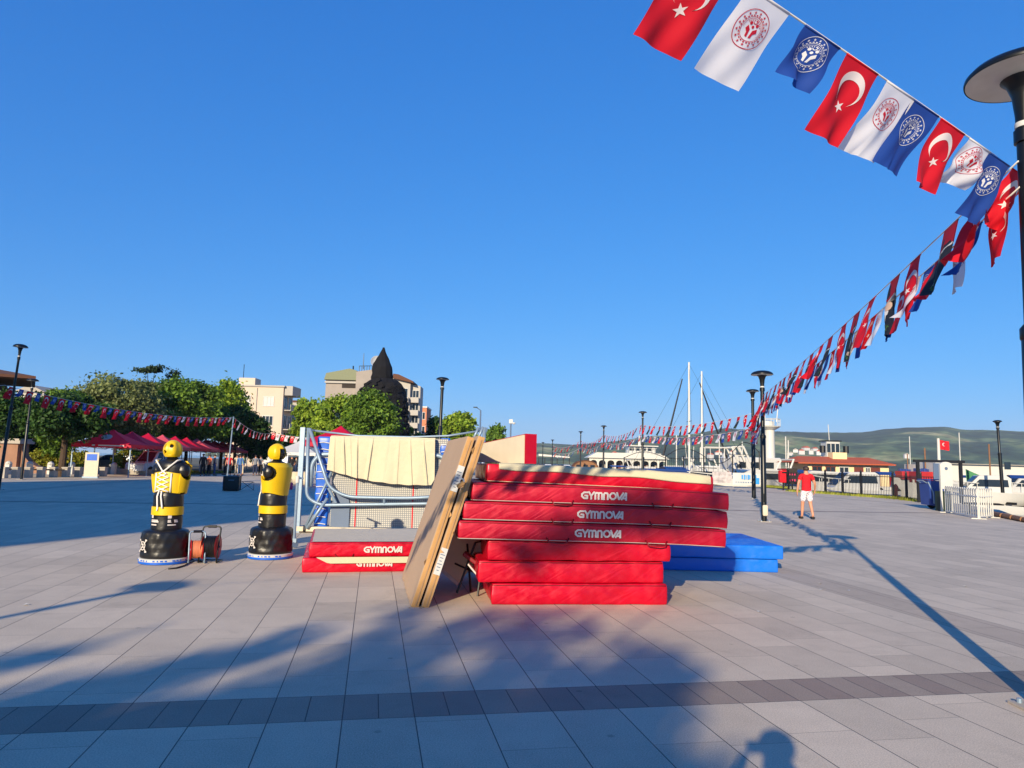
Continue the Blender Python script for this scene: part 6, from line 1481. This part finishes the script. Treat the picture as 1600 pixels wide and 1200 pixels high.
# ------------------------------------------------------------------ person in red
p = gp(1261, 811)
RP = person('person seen from behind in red t-shirt and pale patterned shorts walking across the square', p.x, p.y, R_(-6), 1.74, 'cloth red', 'cloth pattern', short=True, sleeves='short', fingers=True, sub=2,
       arms={'R': [(.27, -.03, 1.17), (.30, .10, .95), (.295, .14, .87)], 'L': [(-.27, -.05, 1.16), (-.30, -.02, .91), (-.30, .0, .83)]},
       legs={'R': [(.12, .0, .50), (.15, -.16, .12), (.15, -.03, .05)], 'L': [(-.11, .08, .50), (-.13, .10, .09), (-.14, .25, .035)]})
# ------------------------------------------------------------------ lamps
def lamp(label, x, y, H, r=.36, lean=(0, 0), detail=16, group='tall black mushroom-head lamps', pr=.055):
    t = thing('street_lamp', label, 'street lamp', (x, y, 0), 0, group); t.rotation_euler = (lean[1], lean[0], 0); n = detail
    b = MB(); b.lathe([(pr*1.35, 0), (pr*1.35, H*.55), (pr*1.1, H*.555), (pr, H*.56), (pr, H - .62), (pr, H - .6)], n); b.build('pole', 'lampblack', t, smooth=True)
    b = MB(); b.lathe([(pr*1.25, H*.548), (pr*1.5, H*.552), (pr*1.5, H*.568), (pr*1.05, H*.575)], n); b.build('joint_ring', 'lampblack', t, smooth=True); b = MB(); b.lathe([(pr*1.0, H - .62), (pr*1.3, H - .615), (pr*1.3, H - .52), (pr*1.0, H - .51)], n); b.build('joint_ring', 'lampblack', t, smooth=True)
    b = MB(); b.lathe([(pr*1.12, H - .50), (pr*1.14, H - .495), (pr*1.14, H - .465), (pr*1.12, H - .46)], n); b.build('white_collar', 'white', t, smooth=True)
    b = MB(); b.lathe([(pr*1.02, H - .51), (pr*1.06, H - .40), (pr*1.35, H - .25), (pr*1.9, H - .16), (pr*2.6, H - .12)], n); b.build('neck', 'lampblack', t, smooth=True)
    b = MB(); b.lathe([(r*.99, H - .105), (r, H - .09), (r*.985, H - .07), (r*.9, H - .035), (r*.7, H), (r*.4, H + .025), (.01, H + .035)], n*3, cap=False); hd = b.build('head', 'lampblack', t, smooth=True)
    b = MB(); b.lathe([(pr*2.4, H - .118), (pr*2.6, H - .085), (r*.55, H - .065), (r*.78, H - .075), (r*.97, H - .104)], n*3, cap=False); b.build('diffuser', 'lampunder', hd, smooth='all')
    b = MB(); b.box((0, 0, .008), (.34, .34, .016)); b.build('base_plate', 'concrete', t)
    b = MB()
    for sx_ in (-1, 1):
        for sy_ in (-1, 1): b.lathe([(.018, .016), (.018, .045), (.004, .05)], 8, c=(sx_*.12, sy_*.12, 0))
    b.build('bolt', 'galv', t); b = MB(); b.box((0, -pr*1.38, .72), (.07, .012, .26)); b.build('hatch', 'lampblack', t)
    return t
LN = gp(1640, 1112); L1 = gp(1194, 815); L2_ = gp(1178, 779)
lamp('nearest black lamp at the right edge whose wide head fills the top right corner', LN.x, LN.y, 4.68, .38, pr=.056, detail=24, lean=(math.atan((at(1597, 100, LN.y).x - LN.x) / 4.68), 0))
lamp('black mushroom lamp in mid square with a small grey box at its foot', L1.x, L1.y, 4.62, .335, pr=.06)
o = MB(); o.rbox((.16, .14, .34), .04, (2, 2, 2), M4=Matrix.Translation((.02, -.03, .34))); o.build('cable_wrap', 'greycarpet', bpy.data.objects['street_lamp.001'], smooth=True)
lamp('black mushroom lamp just left of and behind the middle one, beside the banner', L2_.x, L2_.y, hz(609, 1178, L2_.y), .34, pr=.08)
FAR = [(1004, 58, 643), (943, 78, 665), (907, 98, 674), (863, 130, 687), (848, 150, 691)]
LP = []
for k, (px, Y, py) in enumerate(FAR):
    x = gx(px, Y); H = hz(py, px, Y); LP.append(Vector((x, Y, H))); lamp('far black lamp in the receding row behind the mats, %s from the right' % ORD[k], x, Y, H, .34, detail=8, pr=.07, group='receding row of lamps')
lamp('tall black mushroom lamp between the apartment block and the round trees', gx(685, 36.5), 36.5, hz(590, 685, 36.5), .33, pr=.08, lean=(R_(.8), 0))
LL = Vector((gx(3, 29), 29, 0)); lamp('dark mushroom lamp at the left edge in front of the brown eaves', LL.x, LL.y, hz(538, 15, 29), .27, pr=.045, lean=(R_(3.0), 0))
lamp('dark lamp post standing under the brown eaves at the left edge', gx(37, 40), 40, hz(592, 37, 40), .30, pr=.055, lean=(R_(1), 0))
lamp('black lamp standing in the harbour at the far right beside the trailer boat', gx(1564, 52), 52, hz(657, 1560, 52), .3, pr=.09, lean=(R_(-1.5), 0))
LB = Vector((-8.3, -3.0, 0)); lamp('lamp standing behind the camera on the left whose shadow falls across the paving', LB.x, LB.y, 4.45, .34)
# twin-arm lamp + camera pole behind the packs
x = gx(749, 60); t = thing('street_lamp', 'slender street light with a short side arm above the cardboard packs', 'street lamp', (x, 60, 0)); H = hz(641, 749, 60)
b = MB(); b.tube([(0, 0, 0), (0, 0, H)], [.08, .06], 8); b.tube([(0, 0, H), (-.35, 0, H + .22)], .04, 6); b.build('pole', 'steelblue', t); MB().box((-.45, 0, H + .24), (.35, .16, .08)).build('head', 'lampblack', t)
x = gx(797, 70); t = thing('camera_pole', 'pale pole with a white camera dome above the grey end of the mat stack', 'pole', (x, 70, 0)); H = hz(660, 797, 70)
MB().tube([(0, 0, 0), (0, 0, H)], .07, 8).build('pole', 'steelblue', t); b = MB(); b.box((0, 0, H + .1), (.36, .3, .4)); b.build('camera_housing', 'white', t); MB().lathe([(.05, -.2), (.16, -.1), (.16, 0)], 12, c=(.3, 0, H)).build('camera_dome', 'white', t)
x0_ = gx(357, 50); PL = thing('thin_pole', 'thin pale pole carrying the flag string in front of the green trees', 'pole', (x0_, 50, 0)); zt_ = hz(651, 361, 50); b = MB(); b.tube([(0, 0, 0), (gx(361, 50) - x0_, 0, zt_)], .045, 8); b.build('shaft', 'galv', PL); MB().box((0, 0, .02), (.4, .4, .04)).build('base', 'concrete', PL)

# ------------------------------------------------------------------ bunting
def flagcloth(name, c, tr=.32):
    m = mat(name, c, rough=.75, var=.05, vscale=3, trans=tr); return m
MT['f_red'] = flagcloth('red flag cloth', (214, 6, 36)); MT['f_white'] = flagcloth('white flag cloth', (226, 226, 232)); MT['f_blue'] = flagcloth('blue flag cloth', (22, 66, 150), .25)
MT['f_navy'] = flagcloth('dark flag cloth', (24, 28, 40), .12); MT['f_mark_white'] = flagcloth('white print', (238, 238, 240)); MT['f_mark_red'] = flagcloth('red print', (190, 14, 50)); MT['f_face'] = flagcloth('tan print', (206, 176, 158), .2); MT['f_green'] = flagcloth('green print', (70, 110, 50), .2)
MT['f_pale'] = flagcloth('pale blue print', (176, 196, 226))
WIND = Vector((-.52, .06, -.86)).normalized()
class Cloth:
    """local frame: X along the rope, origin at the flag's top middle; drops down-wind"""
    def __init__(s, w, l, yaw, slope, seed, amp=.05, curl=0.0, wind=1.0):
        s.w, s.l, s.seed, s.amp, s.curl = w, l, seed, amp, curl
        Rm = Matrix.Rotation(-yaw, 3, 'Z'); s.a = Vector((math.cos(slope), 0, math.sin(slope)))
        wd = Rm @ WIND; wd = (wd * wind + Vector((0, 0, -1)) * (1 - wind)).normalized(); s.d = wd; s.n = s.a.cross(wd).normalized(); s.rnd = random.Random(seed); s.ph = s.rnd.uniform(0, 6.28); s.f = s.rnd.uniform(.7, 1.3); s.sk = s.rnd.uniform(-.12, .12)
    def __call__(s, u, v, off=0.0):
        """u in -.5...5, v 0..1"""
        def P(u, v):
            k = min(1, v * 2.2)
            y = s.amp * k * (math.sin(6.28 * (u * .9 * s.f + v * .75) + s.ph) + .35 * math.sin(6.28 * (u * 1.9 - v * .6) + s.ph * 2)) * s.l
            c = s.curl * max(0, v - .45) ** 2
            return s.a * (u * s.w + s.sk * v * s.l) * 1.0 + s.d * (v * s.l * (1 - .18 * abs(s.curl) * v)) + s.n * (y + c * s.l * (1.2 if u > 0 else .4))
        p = P(u, v)
        if off:
            e = .01; t1 = P(u + e, v) - P(u - e, v); t2 = P(u, v + e) - P(u, max(0, v - e)); nn = t1.cross(t2); nn.normalize(); p = p + nn * off
        return p
def star_pts(cx, cy, r, rot, asp):
    return [(cx + (r if k % 2 == 0 else r * .39) * math.sin(rot + k * math.pi / 5), cy + (r if k % 2 == 0 else r * .39) * math.cos(rot + k * math.pi / 5) * asp) for k in range(10)]
def flag_mb(kind, C, res, off):
    """returns MB and material list; marks are printed on both faces"""
    b = MB(); nu, nv = res; asp = C.w / C.l                 # v units per u unit
    base = {'crescent': 'f_red', 'white': 'f_white', 'blue': 'f_blue', 'portrait': 'f_navy'}[kind]; mats = [base]
    b.grid(lambda u, v: C(u - .5, v), nu, nv)
    b.tube([C(-.5, 0), C(0, 0), C(.5, 0)], .006 if off < .006 else .01, 5, mi=0)
    def poly(pts, mi, fan=True, o=1.0):
        for s in (1, -1):
            vs = [C(u, v, s * off * o) for u, v in pts]
            if fan:
                c = C(sum(p[0] for p in pts) / len(pts), sum(p[1] for p in pts) / len(pts), s * off * o); n = len(vs)
                b.add(vs + [c], [(i, (i + 1) % n, n) for i in range(n)], mi)
            else: b.add(vs, [tuple(range(len(vs)))], mi)
    def ring(cx, cy, r0, r1, mi, n=28, a0=0.0, a1=6.2832, o=1.0):
        for s in (1, -1):
            vs = []
            for k in range(n + 1):
                a = a0 + (a1 - a0) * k / n
                for r in (r0, r1): vs.append(C(cx + r * math.cos(a), cy + r * math.sin(a) * asp, s * off * o))
            b.add(vs, [(2*k, 2*k+1, 2*k+3, 2*k+2) for k in range(n)], mi)
    lo = nu < 10
    if kind == 'crescent':
        mats.append('f_mark_white'); cx, cy = 0.0, .33; n = 10 if lo else 28; R0, R1, sh = .335, .262, .092
        for s in (1, -1):
            vs = []
            th = 2.42
            for k in range(n + 1):
                f = -1 + 2 * k / n; a = -math.pi/2 + f * th; a2 = -math.pi/2 + f * 2.72
                # outer arc on the circle, inner arc on the shifted smaller circle; tips meet
                o_ = (cx + R0 * math.cos(a), cy + R0 * math.sin(a) * asp); i_ = (cx + R1 * math.cos(a2 * 1.0), cy + (R1 * math.sin(a2) + sh) * asp)
                if k in (0, n): i_ = o_
                vs += [C(o_[0], o_[1], s * off), C(i_[0], i_[1], s * off)]
            b.add(vs, [(2*k, 2*k+1, 2*k+3, 2*k+2) for k in range(n)], 1)
        poly(star_pts(cx, cy + .36 * asp, .125, math.pi * .0, asp), 1)
    elif kind in ('white', 'blue'):
        mats.append('f_mark_red' if kind == 'white' else 'f_mark_white'); cx, cy = 0, .36
        if lo: ring(cx, cy, .29, .33, 1, 14); ring(cx, cy, .10, .20, 1, 10)
        else:
            ring(cx, cy, .345, .358, 1, 40); ring(cx, cy, .215, .224, 1, 32)
            for k in range(16): a = k * 6.2832 / 16; poly(star_pts(cx + .29 * math.cos(a), cy + .29 * math.sin(a) * asp, .03, a, asp), 1)
            for k in range(26):
                a = k * 6.2832 / 26; ring(cx, cy, .235, .255, 1, 1, a, a + .14)
            ring(cx, cy, .185, .192, 1, 26, 2.6, 6.4)
            for k in range(9): a = math.pi + .5 + k * .24; ring(cx, cy, .15, .17, 1, 1, a, a + .1)
            # two figures and a small crescent
            for s in (-1, 1):
                poly([(cx + s*.015, cy + .16*asp), (cx + s*.03, cy + .02*asp), (cx + s*.10, cy - .04*asp), (cx + s*.125, cy + .03*asp), (cx + s*.07, cy + .08*asp), (cx + s*.06, cy + .15*asp)], 1)
                ring(cx + s*.07, cy - .09*asp, 0.001, .032, 1, 10)
            ring(cx, cy - .04*asp, .001, .028, 1, 10); ring(cx, cy - .14*asp, .03, .045, 1, 10, .2, 4.2)
    else:
        mats += ['f_red', 'f_face', 'f_mark_white', 'f_green']
        poly([(-.49, .005), (.49, .005), (.49, .34), (.1, .40), (-.49, .30)], 1); poly([(-.49, .30), (.1, .40), (.12, .42), (-.49, .33)], 3, o=1.5)
        poly([(.02 + .15 * math.cos(a * .628), .48 + .15 * 1.2 * asp * math.sin(a * .628)) for a in range(10)], 2, o=1.6)
        poly([(-.06, .56), (.10, .56), (.02, .74)], 3, o=1.3)
        if not lo:
            for k in range(5): a = k * 1.2; poly(star_pts(-.1 + .22*math.cos(a), .88 + .05*math.sin(a), .09, a, asp), 4, o=1.4)
            poly([(-.12, .80), (.1, .79), (.12, .86), (-.08, .88)], 2, o=1.2)
        else: poly([(-.3, .84), (.2, .82), (.25, .92), (-.25, .94)], 4)
    return b, mats
NAMES = {'crescent': 'red crescent flag', 'white': 'white flag with red emblem', 'blue': 'blue flag with white emblem', 'portrait': 'dark portrait flag'}
RN = {'v': []}
NF = 0
def rope(label, A, B, sag, r, flags, group, res=(6, 6), off=.004, variants=3, amp=.05, name='bunting_rope'):
    """flags: list of (t, kind, w, l, label, opts)"""
    global NF
    A = Vector(A); B = Vector(B); D = B - A; L_ = D.length; yaw = math.atan2(D.y, D.x)
    pos = lambda t: A + D * t - Vector((0, 0, 4 * sag * t * (1 - t)))
    slope = lambda t: math.atan2(D.z - 4 * sag * (1 - 2 * t), math.hypot(D.x, D.y))
    b = MB(); n_ = 40; b.tube([pos(k / n_) - A for k in range(n_ + 1)], r, 6); o = b.build(name, 'rope', smooth='all', loc=A); tag(o, label, 'rope')
    cache = {}; rg = random.Random(len(flags) + int(L_ * 10))
    for i, (t, kind, w, l, lb, op) in enumerate(flags):
        v = i if variants is None else rg.randrange(variants); sl = round(slope(t) * 10) / 10 if variants else slope(t)
        key = (kind, w, l, v, sl)
        if key not in cache or op:
            op = op or {}
            C = Cloth(w, l, yaw, sl, hash((v, kind[0] == 'c', i if variants is None else 0)) % 9999 + v * 7, amp=op.get('amp', amp * (.6 + .35 * v if variants else 1)), curl=op.get('curl', (0, .12, -.15, .3)[v % 4] if variants else 0), wind=op.get('wind', (.45, .6, .35, .75)[v % 4] if variants else 1))
            mb_, ms_ = flag_mb(kind, C, res, off)
            name_ = {'crescent': 'crescent_flag', 'white': 'emblem_flag', 'blue': 'emblem_flag', 'portrait': 'portrait_flag'}[kind]
            o = mb_.build(name_, ms_, smooth='all', fix=False); cache[key] = o
        else:
            o = cache[key].copy(); COL.objects.link(o)
        NF += 1
        o.location = pos(t) - Vector((0, 0, r)); o.rotation_euler = (0, 0, yaw); o['label'] = lb; o['category'] = 'flag'; o['group'] = group
    return pos
# string 1: near lamp -> lamp behind the camera, passes overhead
P1a = Vector((LN.x - .16, LN.y, 3.95)); P1b = Vector((LB.x, LB.y, 4.28))
def proj(p):
    d = Vector(p) - Vector((0, 0, EYE)); z = d.dot(_fw); return 800 + F * d.dot(_R) / z, 600 - F * d.dot(_U) / z
def solve_t(A, B, sag, px):
    lo, hi = -.03, .42; f = lambda t: proj(A + (B - A) * t - Vector((0, 0, 4 * sag * t * (1 - t))))[0] - px
    for _ in range(40):
        m = (lo + hi) / 2
        if f(m) > 0: lo = m
        else: hi = m
    return lo
SAG1 = -.12
seq = [(1600, 'crescent', dict(amp=.07, curl=.3)), (1562, 'blue', dict(amp=.04)), (1532, 'white', dict(amp=.10, curl=-.8)), (1489, 'crescent', dict(amp=.035, curl=.3)), (1447, 'blue', dict(amp=.035, curl=.2)), (1408, 'white', dict(amp=.035, curl=-.2)), (1348, 'crescent', dict(amp=.035)), (1286, 'blue', dict(amp=.06, curl=.4)), (1203, 'white', dict(amp=.02)), (1112, 'crescent', dict(amp=.03)), (860, 'blue', {})]
words = ['at the far right beside the near lamp pole', 'just left of the near lamp pole', 'short and crumpled, left of the near lamp pole', 'third crescent flag from the top left of the overhead string', 'partly hidden behind a crescent flag on the overhead string', 'narrow and twisted, in the middle of the overhead string', 'fully spread in the middle of the overhead string', 'small and folded over, high on the overhead string', 'large and fully spread at the top of the photo', 'large, cut by the top edge of the photo', 'above the top edge of the photo']
fl = [(solve_t(P1a, P1b, SAG1, px), k, .34, {1532: .38, 1286: .36}.get(px, .52), NAMES[k] + ', ' + w_, o_ or dict(amp=.05)) for (px, k, o_), w_ in zip(seq, words)]
tt = fl[-1][0]
for k in range(14):
    tt += .028; kd = ('crescent', 'white', 'blue')[k % 3]
    if tt < .97: fl.append((tt, kd, .27, .46, NAMES[kd] + ', behind the camera, %s along the overhead string' % ORD[k], dict(amp=.06)))
rope('white cord carrying the near flags across the top right corner', P1a, P1b, SAG1, .0055, fl, 'flags on the near overhead string', res=(18, 22), off=.0025, variants=None)
# string pairs
def pair(A, B, za, zb, sag_u, sag_l, nu_, nl_, tag_, wu=.35, lu=.72, wl=.30, ll=.48, dz=.32, r=.007, res=(6, 8), off=.006, amp=.035, t0=.006, zla=None, zlb=None):
    A1_, B1_ = Vector((A.x, A.y, za)), Vector((B.x, B.y, zb)); fu = []
    for k in range(nu_):
        kd = 'crescent' if k % 2 == 0 else 'portrait'; t = t0 + (1 - 2 * t0) * (k + .5) / nu_ + random.uniform(-.15, .15) / nu_
        fu.append((t, kd, wu, lu, 'long ' + NAMES[kd] + ', %s on upper string %s' % (ORD[k], tag_), None))
    rope('upper flag cord ' + tag_, A1_, B1_, sag_u, r, fu, 'flags on the upper string ' + tag_, res, off, 4, amp)
    A2_, B2_ = Vector((A.x, A.y, zla or za - dz)), Vector((B.x, B.y, zlb or zb - dz)); fl = []
    for k in range(nl_):
        kd = ('crescent', 'blue', 'white')[k % 3]; t = t0 + (1 - 2 * t0) * (k + .5) / nl_ + random.uniform(-.2, .2) / nl_
        fl.append((t, kd, wl, ll, 'small ' + NAMES[kd] + ', %s on lower string %s' % (ORD[k], tag_), None))
    rope('lower flag cord ' + tag_, A2_, B2_, sag_l, r, fl, 'flags on the lower string ' + tag_, res, off, 4, amp)
pair(LN, L1, 3.92, 3.86, .07, .12, 19, 40, 'from near lamp to middle lamp', res=(10, 14), off=.004, zla=3.72, zlb=3.62, amp=.03)
pair(L1, L2_, 3.70, 4.5, .25, .5, 14, 20, 'from middle lamp to banner lamp', dz=.5)
pair(L2_, LP[0], 4.6, 4.9, .35, .35, 17, 24, 'from banner lamp to far lamps', dz=.8, r=.012, wl=.4, ll=.55)
pair(LP[0], LP[1], 5.0, 4.9, .5, .5, 14, 16, 'between first and second far lamps', dz=.8, wl=.4, ll=.6, r=.015)
pair(LP[1], LP[2], 4.9, 4.9, .6, .6, 10, 11, 'between second and third far lamps', dz=.8, wl=.45, ll=.6, r=.015, lu=.8, wu=.45)
pair(LP[2], LP[3], 4.9, 4.9, .7, .7, 8, 8, 'between third and fourth far lamps', dz=1., wl=.6, ll=.8, r=.02, lu=.9, wu=.6)
# left string
fl = []; A = Vector((LL.x - .2, LL.y, hz(602, 8, 29))); B = Vector((gx(361, 50), 50, zt_ - .05))
for k in range(40):
    kd = 'crescent' if k % 2 == 0 else ('blue', 'white')[(k // 2) % 2 == 1 and k > 18]; fl.append((.01 + .98 * (k + .5) / 40, kd, .38 if kd == 'crescent' else .26, .56 if kd == 'crescent' else .34, NAMES[kd] + ', %s from the left on the string before the green trees' % ORD[k], None))
rope('thin flag cord running before the green trees to the thin pole', A, B, .45, .009, fl, 'flags on the string before the trees', (6, 6), .008, 4)
fl = []; C_ = Vector((gx(424, 78), 78, hz(676, 424, 78)))
for k in range(12): kd = ('crescent', 'white')[k % 2]; fl.append((.04 + .94 * k / 12, kd, .45, .6, NAMES[kd] + ', %s on the string beyond the thin pole' % ORD[k], None))
rope('flag cord sloping down beyond the thin pole to the cream apartment block', B, C_, .5, .012, fl, 'flags on the string beyond the thin pole', (6, 6), .01, 4)
fl = []; D_ = Vector((gx(690, 37), 37.0, hz(672, 690, 37)))
D_ = Vector((gx(520, 74), 74, hz(682, 520, 74)))
for k in range(12): kd = ('crescent', 'white')[k % 2]; fl.append((.02 + .96 * k / 12, kd, .5, .7, NAMES[kd] + ', %s on the string behind the folded trampoline' % ORD[k], None))
rope('flag cord running behind the folded trampoline', C_, D_, .3, .012, fl, 'flags on the string behind the trampoline', (6, 6), .01, 4)
fl = []
for k in range(3): kd = ('crescent', 'blue', 'crescent')[k]; fl.append((.2 + .3 * k, kd, .36, .5, NAMES[kd] + ', %s on the short string at the left edge' % ORD[k], None))
rope('short flag cord leaving the photo at the left edge', A, A + Vector((-3.2, -.5, .3)), .2, .009, fl, 'flags at the left edge', (6, 6), .008, 4)
print('flags', NF)

# ------------------------------------------------------------------ behind the camera: what throws the shade
PH = person('photographer behind the camera holding up a phone, seen only as a shadow', 0.0, -.30, 0, 1.82, 'cloth navy', 'cloth black', sleeves='short', arms={'R': [(.31, .10, 1.26), (.13, .19, 1.47), (.10, .20, 1.54)], 'L': [(-.31, .10, 1.26), (-.13, .19, 1.47), (-.10, .20, 1.54)]})
ph = MB(); ph.rbox((.16, .009, .076), .004, (1, 1, 1)); o = ph.build('phone', 'black', loc=(0, -.03, 1.6)); tag(o, 'phone held up by the photographer behind the camera', 'phone')
BS = thing('apartment_building', 'tall apartment block behind the camera whose shade covers the left of the square', 'building', (-32.8, -22, 0), R_(-19.3 + 0))
Hs = 21.0
MB().box((0, 0, Hs/2), (24, 12, Hs)).build('wall', 'creamwall', BS); MB().box((0, 0, Hs + .15), (24.4, 12.4, .3)).build('roof', 'palewall', BS)
for fx in range(6):
    for fz in range(7): window(BS, -9 + fx * 3.6, -6, 1.4 + fz * 3.2, 1.6, 1.5)

# a loose-crowned tree whose leaf clumps throw the streaky shade in the foreground and across the mats
rg = random.Random(21)
def caster(P, h): return Vector(P) + to_sun * ((h - P[2]) / to_sun.z)
TB = Vector((-9.2, -17.6, 0)); clumps = []
for px, py in [(30,1098),(110,1083),(190,1067),(270,1051),(340,1033),(400,1016),(452,1000),(440,1090),(490,1068),(530,1046),(565,1022),(595,999),(622,976),(642,956),(565,1082),(612,1062),(652,1036),(690,1010),(722,985),(645,1006),(700,1052),(745,1072),
        (782,1000),(822,985),(862,1012),(800,1042),(880,1052),(762,962),(1045,1040),(1052,1050),(1030,1046),(1020,1064),(1000,1032),(930,1062),(960,1088),(20,1030),(60,1024),(330,1092),(905,985),(850,955)]:
    P = gp(px, py); h = (P.y + 17.6 + rg.uniform(-1.2, 1.2)) / 2.71; clumps.append((caster(P, h), .125, .75 + .5 * rg.random()))
for k in range(95):
    P = gp(rg.uniform(-260, 985), 1118 + 340 * rg.random() ** 1.2); h = (P.y + 17.6 + rg.uniform(-1.5, 1.5)) / 2.71; clumps.append((caster(P, h), .2, 1.9))
for px, py in [(1120,772),(1085,780),(1050,790),(1005,800),(965,812),(925,824),(890,838),(860,850),(1100,800),(1040,806),(820,868),(1020,786),(985,790),(940,800)]:
    P = at(px, py, 8.25 if px > 800 else 8.1); clumps.append((caster(P, 9.4 + rg.uniform(-.4, .4)), .12, .8))
t = thing('broadleaf_tree', 'loose-crowned tree behind the camera that throws the streaky shade in the foreground', 'tree', tuple(TB), 0, 'trees behind the camera'); b = MB()
for c, r, w in clumps:
    for k in range(int(46 * w * (r / .2) ** 1.5)):
        p = c - TB + Vector((rg.gauss(0, r), rg.gauss(0, r), rg.gauss(0, r * .8))); n = Vector((rg.uniform(-1, 1), rg.uniform(-1, 1), rg.uniform(-.2, 1))).normalized(); a = n.orthogonal().normalized(); c2 = n.cross(a); z = rg.uniform(.09, .17)
        b.add([p - a * z, p + c2 * z * .6, p + a * z, p - c2 * z * .6], [(0, 1, 2, 3)])
b.build('crown', LEAF['mid'], t, fix=False)
b = MB(); top = Vector((1.0, .4, 6.0)); b.tube([(0, 0, 0), (.1, 0, 3.2), top], [.2, .17, .1], 9)
for c, r, w in rg.sample(clumps, 26):
    e_ = c - TB; s_ = Vector((.1, 0, 3.2)).lerp(top, rg.random()); b.tube([s_, s_.lerp(e_, .5) + Vector((0, 0, .3)), e_], [.06, .035, .012], 5)
b.build('trunk', 'bark', t, smooth=True)

# ------------------------------------------------------------------ sea air between here and the far shore
hz_m = bpy.data.materials.new('haze'); hz_m.use_nodes = True; ht = hz_m.node_tree; ht.nodes.clear()
pv_ = ht.nodes.new('ShaderNodeVolumePrincipled'); pv_.inputs['Color'].default_value = (.72, .84, 1.0, 1); pv_.inputs['Density'].default_value = 0.00012; pv_.inputs['Anisotropy'].default_value = 0.0
ho_ = ht.nodes.new('ShaderNodeOutputMaterial'); ht.links.new(pv_.outputs[0], ho_.inputs['Volume'])
hb_ = MB(); hb_.box((1000, 2450, 148.5), (11040, 6340, 302.0)); hzo = hb_.build('haze', hz_m); hzo['kind'] = 'stuff'; hzo['label'] = 'thin blue sea haze over the strait'; hzo['category'] = 'haze'
